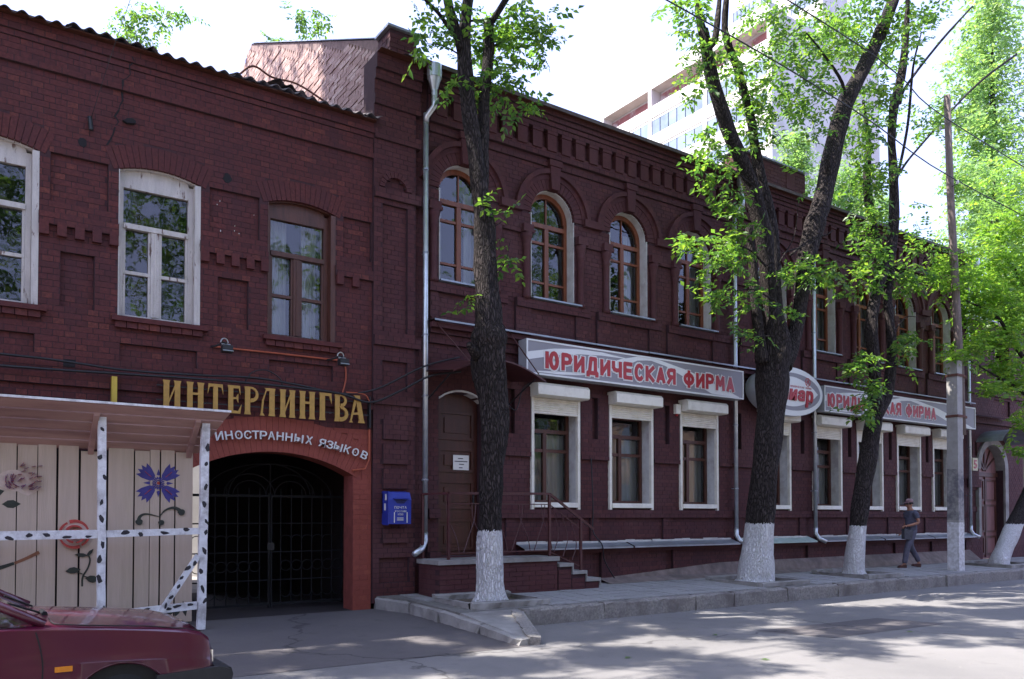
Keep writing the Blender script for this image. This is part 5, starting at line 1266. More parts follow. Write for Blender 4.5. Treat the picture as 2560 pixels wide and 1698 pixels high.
# ================================================================== pole and overhead wires
UPL = tag(empty('utility_pole', (20.2, -1.8, .28)), 'wooden utility pole strapped to a whitewashed concrete stub', 'utility pole')
def stub_mat():
    m, nt, b = new_mat('stub_concrete')
    sx = nt.nodes.new('ShaderNodeSeparateXYZ'); nt.links.new(coords(nt), sx.inputs[0])
    nz = nt.nodes.new('ShaderNodeMath'); nz.operation = 'MULTIPLY_ADD'; nz.inputs[1].default_value = .05; nt.links.new(noise(nt, 9, 4), nz.inputs[0]); nt.links.new(sx.outputs[2], nz.inputs[2])
    base = mixc(nt, ramp(nt, noise(nt, 7, 6, .6), [(.35, 0.0), (.7, 1.0)]), (.28, .265, .25), (.36, .345, .33))
    lo = nt.nodes.new('ShaderNodeMath'); lo.operation = 'LESS_THAN'; lo.inputs[1].default_value = 1.47; nt.links.new(nz.outputs[0], lo.inputs[0])
    c = mixc(nt, lo.outputs[0], base, mixc(nt, ramp(nt, noise(nt, 14, 6), [(.35, 0.0), (.6, 1.0)]), (.45, .43, .42), (.66, .65, .66)))
    mid = nt.nodes.new('ShaderNodeMath'); mid.operation = 'COMPARE'; mid.inputs[1].default_value = 2.15; mid.inputs[2].default_value = .62; nt.links.new(nz.outputs[0], mid.inputs[0])
    ms = nt.nodes.new('ShaderNodeMath'); ms.operation = 'MULTIPLY'; nt.links.new(mid.outputs[0], ms.inputs[0]); nt.links.new(ramp(nt, noise(nt, 6, 6, .7), [(.40, .9), (.62, 0.0)]), ms.inputs[1])
    c = mixc(nt, ms.outputs[0], c, (.11, .105, .12))
    nt.links.new(c, b.inputs['Base Color']); b.inputs['Roughness'].default_value = .9; bump(nt, b, noise(nt, 40, 5), .5, .01); return m
b = MB(); hx, hy = .125, .135
for z, k in ((.2, 1.06), (1.5, 1.04), (3.0, 1.0), (5.38, .96), (5.40, .94)):
    c = 20.16+.005*z
    for sx, sy in ((-1, -1), (1, -1), (1, 1), (-1, 1)): b.v.append((c+sx*hx*k, -1.80+sy*hy*k, z))
for i in range(4):
    for k in range(4): b.f.append((4*i+k, 4*i+(k+1) % 4, 4*i+4+(k+1) % 4, 4*i+4+k))
b.f.append((16, 17, 18, 19)); b.build('concrete_stub', stub_mat(), UPL)
MB().tube([(20.50, -1.80, 3.6), (20.44, -1.80, 5.4), (20.26, -1.80, 7.6), (20.1, -1.8, 9.6), (20.0, -1.8, 11.95)], [.105, .10, .095, .085, .075], 14, rough=.04).build('wooden_pole', M['pole_wood'], UPL, smooth=True)
for z in (4.02, 5.02):
    b = MB(); 
    for k in range(3): b.tube([(20.04, -1.95, z+.02*k), (20.33, -1.95, z+.02*k), (20.62, -1.88, z+.02*k), (20.62, -1.70, z+.02*k), (20.33, -1.65, z+.02*k), (20.04, -1.65, z+.02*k), (20.04, -1.95, z+.02*k)], .009, 5)
    b.build('wire_strap', M['rust'], UPL)
for (y, z) in ((-2.0, 9.7), (-1.6, 11.2)): 
    i_ = MB().lathe([(.02, 0), (.035, .03), (.035, .07), (.02, .09)], 10, (20.05, y, z)).build('insulator', M['white_letter'], UPL); MB().tube([(20.06, -1.8, z-.02), (20.05, y, z)], .012, 6).build('insulator_hook', M['black_iron'], i_)
def wire(pts, r, label): return tag(MB().tube(catmull(pts), r, 5).build('overhead_wire', M['cable'], smooth=True), label, 'wire', 'overhead wires along the street')
wire([(-30, -2.6, 10.9), (-5, -2.5, 10.55), (9.99, -2.2, 10.45), (15.5, -2.2, 10.11), (20.0, -2.0, 9.78), (30, -2.1, 9.5), (45, -2.2, 9.9)], .014, 'lower overhead wire crossing the thick tree')
wire([(-30, -2.6, 12.6), (-5, -2.4, 12.0), (13.5, -2.2, 11.65), (17.07, -2.2, 11.40), (20.0, -1.9, 11.26), (30, -2.1, 10.75), (45, -2.2, 11.0)], .014, 'upper overhead wire crossing the top right of the sky')
wire([(20.05, -1.7, 11.3), (22.5, -5, 12.5), (26, -10, 14.0)], .007, 'thin wire from the pole top across the street')

# ================================================================== car
CAR = tag(empty('parked_car', (-.4, -5.0, 0)), 'burgundy hatchback parked at the lower left, only its bonnet in view', 'car')
YC = -4.99
def arch(x, base):
    z = base
    for wx in (.97, -1.49):
        d = abs(x-wx)
        if d < .335: z = max(z, .28+math.sqrt(.335**2-d*d))
    return z
st = [(1.615, .40, .50, .57, .615, .63, .60), (1.60, .36, .52, .63, .665, .685, .72), (1.565, .34, .56, .705, .735, .755, .785), (1.50, .33, .585, .755, .785, .805, .815), (1.40, .32, .60, .785, .812, .832, .822),
      (1.2, .31, .615, .812, .838, .862, .825), (.9, .30, .63, .842, .868, .895, .825), (.70, .29, .635, .858, .885, .912, .825), (.55, .27, .64, .870, .898, .925, .825), (.40, .25, .645, .88, .905, .935, .825), (-.1, .22, .65, .895, .915, .94, .825), (-1.2, .22, .66, .92, .935, .95, .825), (-1.9, .25, .66, .94, .95, .96, .81), (-2.35, .35, .64, .90, .93, .95, .76), (-2.42, .40, .6, .80, .82, .84, .72)]
def sec(x):
    xs = [s[0] for s in st]
    for a, b in zip(st[:-1], st[1:]):
        if b[0] <= x <= a[0]:
            t = (a[0]-x)/(a[0]-b[0]); return [a[i]+(b[i]-a[i])*t for i in range(7)]
    return list(st[0] if x > xs[0] else st[-1])
X = sorted(set([s[0] for s in st]+list(np.round(np.arange(.60, 1.345, .04), 3))+list(np.round(np.arange(-1.86, -1.1, .05), 3))+list(np.arange(-1.0, .4, .2))), reverse=True)
b = MB(); rows = []
for x in X:
    _, sl, crz, shz, te, tc_, w_ = sec(x); s0 = arch(x, sl); c1 = max(crz, s0+.012)
    pts = [(w_-.03, s0), (w_-.004, s0+.006 if s0 > sl+.01 else min(s0+.1, c1-.02)), (w_, c1), (w_-.006, c1+.012), (w_-.012, (c1+shz)/2), (w_-.03, shz), (w_-.065, te-.006), (w_-.13, te), (w_-.4, te+(tc_-te)*.75), (0, tc_)]
    rows.append([(x, YC-p[0], p[1]) for p in pts]+[(x, YC+p[0], p[1]) for p in pts[-2::-1]])
m = len(rows[0])
for r_ in rows: b.v += r_
for i in range(len(rows)-1):
    for k in range(m-1): b.f.append((i*m+k, i*m+k+1, i*m+m+k+1, i*m+m+k))
b.f.append(tuple(range(m-1, -1, -1))); b.f.append(tuple((len(rows)-1)*m+k for k in range(m)))
body = b.build('body', M['car'], CAR, smooth=True)
es = body.modifiers.new('edge', 'EDGE_SPLIT'); es.split_angle = math.radians(28)
def strip(name, pts, r, mat, parent): return MB().tube(pts, r, 5).build(name, mat, parent)
yn = YC-.825
strip('door_seam', catmull([(.445, yn+.022, .865), (.47, yn+.004, .76), (.485, yn-.001, .645), (.48, yn+.003, .50), (.455, yn+.02, .30)]), .0045, M['rubber'], body)
strip('bonnet_seam', catmull([(1.50, YC-.745, .788), (1.2, YC-.757, .8405), (.9, YC-.758, .871), (.66, YC-.752, .893), (.56, YC-.70, .905), (.545, YC-.4, .915)]), .0045, M['rubber'], body)
MB().box(.555, .66, yn-.008, yn+.01, .592, .628).build('side_indicator', M['amber'], body)
strip('wheel_arch_lip', [(.97+.338*math.cos(t), yn+.012, .28+.338*math.sin(t)) for t in np.linspace(.1, PI-.1, 20)], .010, M['car'], body)
bp = MB(); 
for sgn in (-1, 1):
    prof = [(1.19, .40), (1.19, .505), (1.62, .525), (1.70, .50), (1.71, .42), (1.62, .36)]
    bp.prism(prof, min(YC+sgn*.84, YC+sgn*.78), max(YC+sgn*.84, YC+sgn*.78))
bp.prism([(1.60, .37), (1.60, .525), (1.72, .50), (1.735, .45), (1.72, .38)], YC-.78, YC+.78); bp.build('bumper', M['bumper'], CAR)
for sgn in (-1, 1): MB().box(1.585, 1.612, YC+sgn*.52-.16, YC+sgn*.52+.16, .535, .63).build('headlight', M['chrome'], CAR)
# greenhouse
ws = MB().add([(.47, YC-.69, .915), (.47, YC+.69, .915), (-.32, YC+.56, 1.345), (-.32, YC-.56, 1.345)], [(0, 1, 2, 3)]).build('windscreen', M['glass'], CAR)
MB().add([(-.32, YC-.56, 1.345), (-.32, YC+.56, 1.345), (-.6, YC+.58, 1.385), (-1.6, YC+.56, 1.37), (-1.75, YC+.53, 1.33), (-1.75, YC-.53, 1.33), (-1.6, YC-.56, 1.37), (-.6, YC-.58, 1.385)], [(0, 7, 2, 1), (7, 6, 3, 2), (6, 5, 4, 3)]).build('roof', M['car'], CAR)
for sgn in (-1, 1):
    yb, yt = YC+sgn*.77, YC+sgn*.60
    MB().add([(.40, yb, .90), (-.36, yt, 1.33), (-1.55, yt, 1.33), (-1.95, yb, .945), (-.8, yb, .915)], [(0, 1, 2, 3, 4)]).build('side_window', M['glass'], CAR)
    MB().tube([(.50, YC+sgn*.735, .905), (.30, YC+sgn*.72, 1.01), (-.34, YC+sgn*.59, 1.355)], .032, 8).build('windscreen_pillar', M['car'], CAR, smooth=True)
    MB().tube([(-.36, yt, 1.345), (-.9, yt, 1.36), (-1.6, yt, 1.345), (-2.0, YC+sgn*.75, .96)], .03, 8).build('roof_rail', M['car'], CAR, smooth=True)
    MB().tube([(-.62, YC+sgn*.77, .91), (-.72, yt, 1.345)], .03, 6).build('door_pillar', M['rubber'], CAR)
    for wx in (.97, -1.49):
        ty = MB().lathe([(.16, -.085), (.235, -.085), (.257, -.06), (.257, .06), (.235, .085), (.16, .085)], 24)
        w_ = ty.build('wheel', M['rubber'], CAR, (wx, YC+sgn*.71, .292), smooth=True, rot=(PI/2, 0, 0))
        MB().lathe([(.05, -.06), (.165, -.07), (.172, .0), (.165, .07), (.05, .06)], 20).build('rim', M['galv_dull'], w_, (wx, YC+sgn*.71, .292), rot=(PI/2, 0, 0))
MB().box(.60, 1.34, YC-.79, YC+.79, .30, .60).build('wheel_well', M['rubber'], CAR); MB().box(-1.9, .5, YC-.70, YC+.70, .24, .88).build('cabin_floor', M['rubber'], CAR)
MB().add([(-1.8, YC-.6, 1.32), (-1.8, YC+.6, 1.32), (-2.36, YC+.7, .95), (-2.36, YC-.7, .95)], [(0, 1, 2, 3)]).build('tailgate_window', M['glass'], CAR)
MB().box(.25, .50, YC-.66, YC+.66, .86, .905).build('dashboard', M['rubber'], CAR); MB().box(-.55, -.35, YC-.55, YC-.10, .55, 1.12).build('seat', M['rubber'], CAR)
MB().tube([(.52, YC-.15, .925), (.30, YC-.45, 1.035)], .008, 5).tube([(.50, YC+.35, .93), (.30, YC-.02, 1.05)], .008, 5).tube([(.535, YC-.3, .93), (.53, YC-.1, .93)], .02, 6).build('wiper', M['rubber'], CAR)
b = MB().box(-.14, .02, yn-.14, yn-.03, .93, 1.05); b.build('wing_mirror', M['bumper'], CAR)

CAR.location.z = -.035
# ================================================================== pedestrian
def skin(name, verts, edges, mat, parent, root=0, sub=2, loc=(0, 0, 0), rot=None):
    me = bpy.data.meshes.new(name); me.from_pydata([v[:3] for v in verts], edges, [])
    ob = bpy.data.objects.new(name, me); COL.objects.link(ob)
    md = ob.modifiers.new('skin', 'SKIN'); md.use_smooth_shade = True
    if not me.skin_vertices:
        bpy.context.view_layer.objects.active = ob; bpy.ops.mesh.customdata_skin_add()
    for i, v in enumerate(verts):
        d = me.skin_vertices[0].data[i]; r = v[3]; d.radius = r if hasattr(r, '__len__') else (r, r); d.use_root = (i == root)
    sb = ob.modifiers.new('sub', 'SUBSURF'); sb.levels = sub; sb.render_levels = sub
    res = bpy.data.meshes.new_from_object(ob.evaluated_get(bpy.context.evaluated_depsgraph_get())); bpy.data.objects.remove(ob)
    res.materials.clear(); res.materials.append(mat); res.shade_smooth(); res.name = name
    o = bpy.data.objects.new(name, res); COL.objects.link(o); o.location = loc
    if rot: o.rotation_euler = rot
    if parent: o.parent = parent
    return o
M['skin'] = mat_plain('skin', (.36, .17, .11), .55, .1, 12)
M['shirt'] = mat_plain('slate_blue_shirt', (.085, .085, .125), .85, .2, 18)
M['trousers'] = mat_plain('grey_blue_trousers', (.095, .09, .125), .85, .2, 12)
M['cap'] = mat_plain('dusty_pink_cap', (.30, .19, .20), .8, .15, 12)
M['shoe'] = mat_plain('dark_red_brown_shoe', (.07, .025, .02), .5, .2, 12)
M['bag'] = mat_plain('grey_bag', (.07, .07, .085), .6, .25, 12)
PE = tag(empty('person', (19.85, -.85, pz(-.85)), rz=math.radians(-25)), 'person in cap, sunglasses, short-sleeved shirt and trousers walking with a bag', 'person')
# local frame: walks towards -x
V = [(0, 0, .95, .065), (.01, 0, 1.10, (.08, .07)), (0, 0, 1.28, (.10, .08)), (.0, 0, 1.40, (.09, .07)), (-.015, 0, 1.475, .052), (-.035, 0, 1.53, (.062, .07)), (-.04, 0, 1.61, (.074, .086)), (-.035, 0, 1.68, (.062, .07)),
     (0, -.17, 1.385, .058), (.07, -.215, 1.13, .042), (-.16, -.17, 1.06, .032), (-.21, -.16, 1.055, .026), (-.275, -.15, 1.045, .020),
     (0, .17, 1.385, .058), (.03, .215, 1.13, .042), (-.09, .195, .93, .032), (-.115, .19, .885, .026), (-.15, .185, .835, .020),
     (0, -.09, .88, .055), (-.17, -.095, .52, .045), (-.25, -.09, .12, .038), (-.26, -.09, .065, .040), (-.36, -.10, .03, .032),
     (0, .09, .88, .055), (.06, .09, .50, .045), (.27, .09, .14, .038), (.28, .09, .085, .040), (.19, .10, .03, .032)]
E_ = [(0, 1), (1, 2), (2, 3), (3, 4), (4, 5), (5, 6), (6, 7), (3, 8), (8, 9), (9, 10), (10, 11), (11, 12), (3, 13), (13, 14), (14, 15), (15, 16), (16, 17), (0, 18), (18, 19), (19, 20), (20, 21), (21, 22), (0, 23), (23, 24), (24, 25), (25, 26), (26, 27)]
for side, w0 in ((0, 12), (1, 17)):
    bx, by, bz = V[w0][:3]
    for j, (dy, L) in enumerate(((-.026, .045), (-.009, .052), (.009, .05), (.024, .042))):
        i0 = len(V); V += [(bx-.02, by+dy, bz-.004, .0085), (bx-.02-L*.6, by+dy, bz-.012, .008), (bx-.02-L*.85, by+dy, bz-.04, .0075)]; E_ += [(w0, i0), (i0, i0+1), (i0+1, i0+2)]
    i0 = len(V); V += [(bx+.03, by-.03, bz-.01, .009), (bx+.0, by-.045, bz-.03, .008)]; E_ += [(w0-1, i0), (i0, i0+1)]
skin('body', V, E_, M['skin'], PE)
skin('shirt', [(0, 0, .84, (.15, .15)), (0, 0, .90, (.155, .15)), (.01, 0, 1.05, (.15, .135)), (0, 0, 1.26, (.16, .12)), (0, 0, 1.395, (.135, .09)), (-.01, 0, 1.44, (.075, .07)), (0, -.18, 1.39, .072), (.045, -.205, 1.22, .066), (0, .18, 1.39, .072), (.012, .21, 1.22, .066)], [(0, 1), (1, 2), (2, 3), (3, 4), (4, 5), (4, 6), (6, 7), (4, 8), (8, 9)], M['shirt'], PE)
skin('trousers', [(0, 0, .98, (.125, .11)), (0, 0, .90, (.12, .11)), (0, -.09, .86, .098), (-.17, -.095, .52, .078), (-.24, -.09, .17, .068), (-.25, -.09, .10, .068), (0, .09, .86, .098), (.06, .09, .50, .078), (.25, .09, .20, .066), (.265, .09, .13, .066)], [(0, 1), (1, 2), (2, 3), (3, 4), (4, 5), (1, 6), (6, 7), (7, 8), (8, 9)], M['trousers'], PE)
for (x, y, z, a) in ((-.28, -.095, .0, 0), (.25, .095, .01, .9)):
    b = MB(); prof = [(.055, .0), (.06, .05), (.05, .085), (.02, .09), (-.04, .07), (-.12, .05), (-.155, .025), (-.155, 0)]
    b.prism([(p[0], p[1]) for p in prof], -.045, .045); o = b.build('shoe', M['shoe'], None, (x, y, z)); o.parent = PE; o.rotation_euler = (0, a*.2, 0)
def local(o, loc=(0, 0, 0)): o.parent = PE; o.location = loc; return o
cap = MB().lathe([(.090, 0), (.093, .03), (.084, .07), (.055, .095), (.01, .103)], 18); o = local(cap.build('cap', M['cap'], None, smooth=True), (-.035, 0, 1.635))
pk = MB(); pk.add([(-.06, -.075, 1.645), (-.06, .075, 1.645), (-.20, .05, 1.625), (-.215, 0, 1.622), (-.20, -.05, 1.625), (-.06, -.075, 1.637), (-.06, .075, 1.637), (-.20, .05, 1.617), (-.215, 0, 1.614), (-.20, -.05, 1.617)], [(0, 1, 2, 3, 4), (9, 8, 7, 6, 5), (2, 7, 8, 3), (3, 8, 9, 4), (1, 6, 7, 2), (4, 9, 5, 0)])
local(pk.build('cap_peak', M['cap'], None))
local(MB().box(-.132, -.115, -.075, .075, 1.585, 1.622).box(-.12, -.02, -.088, -.080, 1.60, 1.612).box(-.12, -.02, .080, .088, 1.60, 1.612).build('sunglasses', M['rubber'], None))
local(MB().lathe([(.012, 0), (.017, .02), (.008, .06)], 8).build('nose', M['skin'], None), (-.125, 0, 1.548)); local(MB().box(-.122, -.112, -.022, .022, 1.522, 1.528).build('mouth', M['sign_red'], None))
for s in (-1, 1): local(MB().lathe([(.012, -.006), (.02, 0), (.012, .006)], 8).build('ear', M['skin'], None), (-.03, s*.088, 1.585)).rotation_euler = (PI/2, 0, 0)
local(MB().lathe([(.08, 0), (.085, .03), (.07, .06)], 14).build('hair', M['rubber'], None), (-.02, 0, 1.585))
BG = tag(MB().prism([(-.30, .72), (-.10, .70), (-.06, .94), (-.30, .98)], -.17, -.05).build('hand_bag', M['bag'], None), 'grey bag carried by the walking person', 'bag')
BG.location = PE.location; BG.rotation_euler = PE.rotation_euler
MB().tube([(-.27, -.11, .97), (-.25, -.13, 1.03), (-.12, -.12, 1.02), (-.10, -.11, .94)], .01, 6).build('bag_strap', M['rubber'], None).parent = BG

# ================================================================== trees
def limb_mesh(name, pts, rads, base, mat, n=14, seed=0, sub=5, amp=.07, flare=0):
    P = catmull(pts, sub); R = lerp_list(list(rads), sub); b = MB(); r = random.Random(seed); ph = [r.uniform(0, 6.28) for _ in range(6)]
    m_ = len(P); U = (P[1]-P[0]).orthogonal().normalized(); B = Vector(base)
    for i, p in enumerate(P):
        T_ = (P[min(i+1, m_-1)]-P[max(i-1, 0)]).normalized(); U = (U-T_*U.dot(T_)).normalized(); W = T_.cross(U)
        s = i*.9
        for k in range(n):
            a = 2*PI*k/n
            q = 1+amp*(math.sin(2*a+ph[0]+s*.35)+.7*math.sin(3*a+ph[1]-s*.5)+.5*math.sin(5*a+ph[2]+s*.8)+.5*math.sin(s*1.3+ph[3]))+r.uniform(-.025, .025)
            b.v.append(tuple(p-B+U*math.cos(a)*R[i]*q+W*math.sin(a)*R[i]*q))
    for i in range(m_-1):
        for k in range(n): a = i*n+k; c = i*n+(k+1) % n; b.f.append((a, c, c+n, a+n))
    b.f.append(tuple(range(n-1, -1, -1))); b.f.append(tuple((m_-1)*n+k for k in range(n)))
    return b.mesh(name, mat, True)
def leaf_cloud(clusters, size=.10, seed=1, pairs=4, droop=.5, aspect=.54):
    """clusters: (centre, (rx,ry,rz), number of twigs). Every twig is a compound leaf of paired leaflets."""
    g = np.random.default_rng(seed); C_ = []; 
    for (c, r, n) in clusters:
        u = g.normal(size=(n, 3)); u /= np.linalg.norm(u, axis=1)[:, None]; rad = g.uniform(0, 1, n)**.42
        C_.append(np.array(c)+u*rad[:, None]*np.array(r))
    P = np.concatenate(C_); n = len(P)
    ang = g.uniform(0, 2*PI, n); el = g.normal(-droop*.6, .45, n)
    D = np.stack([np.cos(ang)*np.cos(el), np.sin(ang)*np.cos(el), np.sin(el)], 1)
    up = np.array([0, 0, 1.0]); S = np.cross(D, up); S /= np.linalg.norm(S, axis=1)[:, None]+1e-6; Nn = np.cross(S, D)
    Vs = []
    K = pairs*2+1; L = size*g.uniform(.55, 1.35, n)
    for k in range(K):
        t = (k//2)/pairs; sgn = 1 if k % 2 else -1
        base = P+D*(L*2.6*t)[:, None]
        if k == K-1: d = D.copy(); base = P+D*(L*2.6)[:, None]
        else:
            d = D*.45+S*sgn*.85; d[:, 2] -= droop*.35
        d += g.normal(0, .22, d.shape); d /= np.linalg.norm(d, axis=1)[:, None]
        nn = Nn+g.normal(0, .35, Nn.shape); w_ = np.cross(d, nn); w_ /= np.linalg.norm(w_, axis=1)[:, None]+1e-6; q = np.cross(w_, d)
        ll = (L*g.uniform(.8, 1.15, n))[:, None]; ww = ll*aspect*.5
        b0 = base; tip = base+d*ll; mid = base+d*ll*.42
        Vs.append(np.stack([b0, mid+w_*ww+q*ww*.35, tip-q*ll*.06, mid-w_*ww+q*ww*.35], 1))
    V_ = np.concatenate(Vs).reshape(-1, 3); m_ = len(V_)//4
    F_ = (np.arange(m_)[:, None]*4+np.array([[0, 1, 2, 3]])).reshape(-1, 4)
    F3 = np.concatenate([F_[:, [0, 1, 2]], F_[:, [0, 2, 3]]])
    return V_, F3
def tree(name, base, label, limbs, clusters, bark, leaf, group=None, size=.10, seed=1, pairs=4, twigs=None, droop=.5):
    T_ = tag(empty(name, base), label, 'tree', group)
    for i, (pts, rads) in enumerate(limbs):
        if i == 0: rads = [rads[0]*1.3, rads[1]*1.06]+list(rads[2:])
        me = limb_mesh('trunk' if i == 0 else 'limb', pts, rads, base, bark if i == 0 else M['bark'], n=18 if i == 0 else 12, seed=seed*10+i, amp=.085 if i == 0 else .065)
        link('trunk' if i == 0 else 'limb', me, T_, base)
    if twigs:
        b = MB()
        for pts, r in twigs: b.tube(catmull(pts, 4), lerp_list([r*(1-.7*k/(len(pts)-1)) for k in range(len(pts))], 4), 6)
        b.build('twigs', M['bark'], T_, smooth=True)
    V_, F_ = leaf_cloud(clusters, size, seed, pairs, droop)
    o = link('crown', np_mesh('crown', V_, F_, leaf), T_); o['kind'] = 'stuff'
    return T_
def clumps(c, r, n, per, seed, rad=(.32, .62)):
    g = random.Random(seed); out = []
    for k in range(n):
        u = Vector((g.gauss(0, 1), g.gauss(0, 1), g.gauss(0, 1))).normalized()*g.random()**.4; s = g.uniform(*rad)
        out.append(((c[0]+u.x*r[0], c[1]+u.y*r[1], c[2]+u.z*r[2]), (s, s, s*.7), int(per*s*s/.2)))
    return out
GRP = 'whitewashed street trees in the pavement pits'
Y1 = -1.5
t1 = [([(6.79, Y1, .2), (6.79, Y1, .45), (6.80, Y1, 1.37), (6.83, Y1, 2.2), (6.87, Y1, 3.06), (6.79, Y1, 3.9), (6.77, Y1, 4.35), (6.76, Y1, 4.75), (6.73, Y1, 5.3), (6.69, Y1, 5.95), (6.63, Y1, 6.5), (6.5, Y1, 7.34), (6.38, Y1, 8.0), (6.32, Y1, 8.6), (6.35, Y1, 9.2), (6.5, Y1, 10.5), (6.6, Y1, 12.5)], [0.232, 0.202, 0.194, 0.194, 0.206, 0.249, 0.284, 0.215, 0.172, 0.159, 0.142, 0.125, 0.112, 0.107, 0.0946, 0.0774, 0.0344]),
      ([(6.66, Y1+.02, 6.7), (6.70, Y1+.05, 7.4), (6.72, Y1+.05, 8.1), (6.77, Y1+.05, 8.6), (6.80, Y1+.05, 9.0), (6.80, Y1+.05, 9.36)], [0.103, 0.0903, 0.086, 0.086, 0.0946, 0.086]),
      ([(6.27, Y1, 8.7), (6.15, Y1, 9.05), (6.03, Y1, 9.4), (5.8, Y1, 10.6), (5.5, Y1, 12)], [0.0774, 0.0731, 0.0688, 0.0516, 0.0258]),
      ([(6.22, Y1, 8.8), (5.82, Y1-.1, 9.06), (5.45, Y1-.2, 9.18), (4.8, Y1-.4, 9.6)], [0.0301, 0.0258, 0.0215, 0.0103]),
      ([(6.80, Y1, 9.3), (7.3, Y1-.3, 10.2), (8.2, Y1-.6, 11.4), (9, Y1-.8, 12.5)], [0.043, 0.043, 0.0344, 0.0172]),
      ([(6.55, Y1, 4.05), (6.40, Y1-.1, 4.12), (6.33, Y1-.14, 4.2)], [0.086, 0.0602, 0.043])]
c1 = [((5.75, -1.5, 9.1), (.32, .6, .3), 16), ((5.65, -1.5, 8.55), (.25, .5, .25), 9), ((6.0, -1.4, 8.95), (.3, .6, .4), 20), ((6.9, -1.3, 9.2), (.55, .8, .45), 60), ((7.4, -1.6, 9.4), (.5, .8, .5), 60), ((7.75, -1.6, 9.15), (.3, .6, .3), 24), ((7.1, -1.4, 8.6), (.42, .7, .3), 34), ((6.75, -1.6, 8.25), (.28, .5, .25), 16), ((7.25, -1.5, 8.15), (.35, .5, .13), 12), ((6.1, -1.5, 8.1), (.12, .3, .18), 5),
      ((6.25, -1.65, 4.85), (.12, .15, .2), 4), ((7.05, -1.65, 5.72), (.18, .15, .28), 7), ((6.48, -1.75, 6.28), (.10, .1, .10), 3), ((6.96, -1.7, 6.25), (.08, .1, .06), 2),
      *clumps((6.4, -3.0, 12.4), (3.2, 2.8, 1.9), 58, 80, 41, (.25, .55)), *clumps((2.6, -1.2, 12.0), (2.4, 2.8, 1.2), 44, 80, 42, (.25, .55))]
tree('street_tree', (6.79, Y1, .27), 'slender tree with whitewashed foot and burr beside the porch steps', t1, c1, M['bark_w1'], M['leaf'], GRP, .115, 3, twigs=[([(6.72, -1.6, 5.2), (6.95, -1.68, 5.5), (7.06, -1.68, 5.9)], .010), ([(6.70, -1.6, 6.0), (6.9, -1.7, 6.15), (6.98, -1.7, 6.3)], .008), ([(6.70, -1.6, 4.6), (6.4, -1.66, 4.75), (6.25, -1.66, 4.95)], .010), ([(6.6, -1.6, 6.1), (6.52, -1.75, 6.2), (6.47, -1.77, 6.35)], .008), ([(6.78, -1.5, 8.9), (7.2, -1.5, 9.2), (7.75, -1.6, 9.3)], .018), ([(6.75, -1.5, 8.4), (7.05, -1.45, 8.6), (7.4, -1.5, 8.4)], .014), ([(6.35, -1.5, 8.6), (6.0, -1.45, 8.7), (5.65, -1.5, 8.6)], .015), ([(6.4, -1.5, 9.2), (7.0, -1.4, 9.5), (7.5, -1.5, 9.7)], .018)])
Y2 = -1.4
t2 = [([(13.16, Y2, .2), (13.19, Y2, .5), (13.32, Y2, 1.45), (13.51, Y2, 2.75), (13.70, Y2, 3.91), (13.78, Y2, 4.7), (13.80, Y2, 5.3), (13.74, Y2, 5.9)], [0.331, 0.302, 0.266, 0.281, 0.295, 0.324, 0.302, 0.158]),
      ([(13.42, Y2, 4.7), (13.34, Y2, 5.2), (13.22, Y2, 5.9), (13.15, Y2, 6.68), (13.03, Y2, 7.41)], [0.144, 0.108, 0.0936, 0.0864, 0.0792]),
      ([(13.78, Y2, 5.0), (13.70, Y2, 5.7), (13.62, Y2, 6.5), (13.48, Y2, 7.3), (13.20, Y2, 8.05), (12.87, Y2, 8.62), (12.4, Y2, 9.25), (12.05, Y2, 9.95), (11.85, Y2, 10.5), (11.74, Y2, 10.95)], [0.18, 0.158, 0.151, 0.166, 0.166, 0.151, 0.144, 0.122, 0.115, 0.108]),
      ([(11.78, Y2, 10.75), (11.66, Y2, 11.1), (11.55, Y2, 11.6), (11.3, Y2, 13)], [0.0864, 0.072, 0.0576, 0.0216]),
      ([(11.82, Y2, 10.6), (12.05, Y2, 10.85), (12.15, Y2, 11.3), (12.3, Y2, 12.4)], [0.072, 0.0648, 0.0576, 0.0216]),
      ([(13.95, Y2+.1, 5.3), (14.02, Y2+.15, 6.4), (14.0, Y2+.2, 7.5), (13.72, Y2+.2, 8.38), (13.49, Y2+.2, 9.22), (13.36, Y2+.2, 9.77), (12.95, Y2+.2, 10.7), (12.66, Y2+.2, 11.14), (12.6, Y2+.2, 11.7), (12.7, Y2, 13.5)], [0.173, 0.158, 0.144, 0.13, 0.101, 0.0936, 0.0792, 0.072, 0.0648, 0.0288]),
      ([(14.05, Y2, 4.7), (14.35, Y2, 5.1), (14.66, Y2, 6.03), (14.86, Y2, 6.98), (15.20, Y2, 7.9), (15.40, Y2, 8.3), (15.74, Y2, 9.18), (16.05, Y2, 10.2), (16.42, Y2, 10.95), (17.03, Y2, 11.81), (17.6, Y2, 12.67), (18.05, Y2, 13.4), (18.5, Y2, 14.2), (19.2, Y2, 15.6)], [0.216, 0.173, 0.144, 0.18, 0.216, 0.216, 0.202, 0.187, 0.187, 0.173, 0.158, 0.137, 0.122, 0.0576]),
      ([(15.62, Y2, 8.6), (15.55, Y2-.1, 9.25), (15.53, Y2-.1, 9.35)], [0.115, 0.0936, 0.0864]),
      ([(16.3, Y2, 10.7), (16.1, Y2-.1, 11.2), (15.0, Y2-.3, 11.5), (14.4, Y2-.4, 11.6)], [0.0504, 0.036, 0.0216, 0.0144]),
      ([(14.2, Y2-.1, 7.0), (14.6, Y2-.3, 7.35), (15.0, Y2-.4, 7.5), (15.25, Y2-.4, 7.65)], [0.0252, 0.0216, 0.0144, 0.00864])]
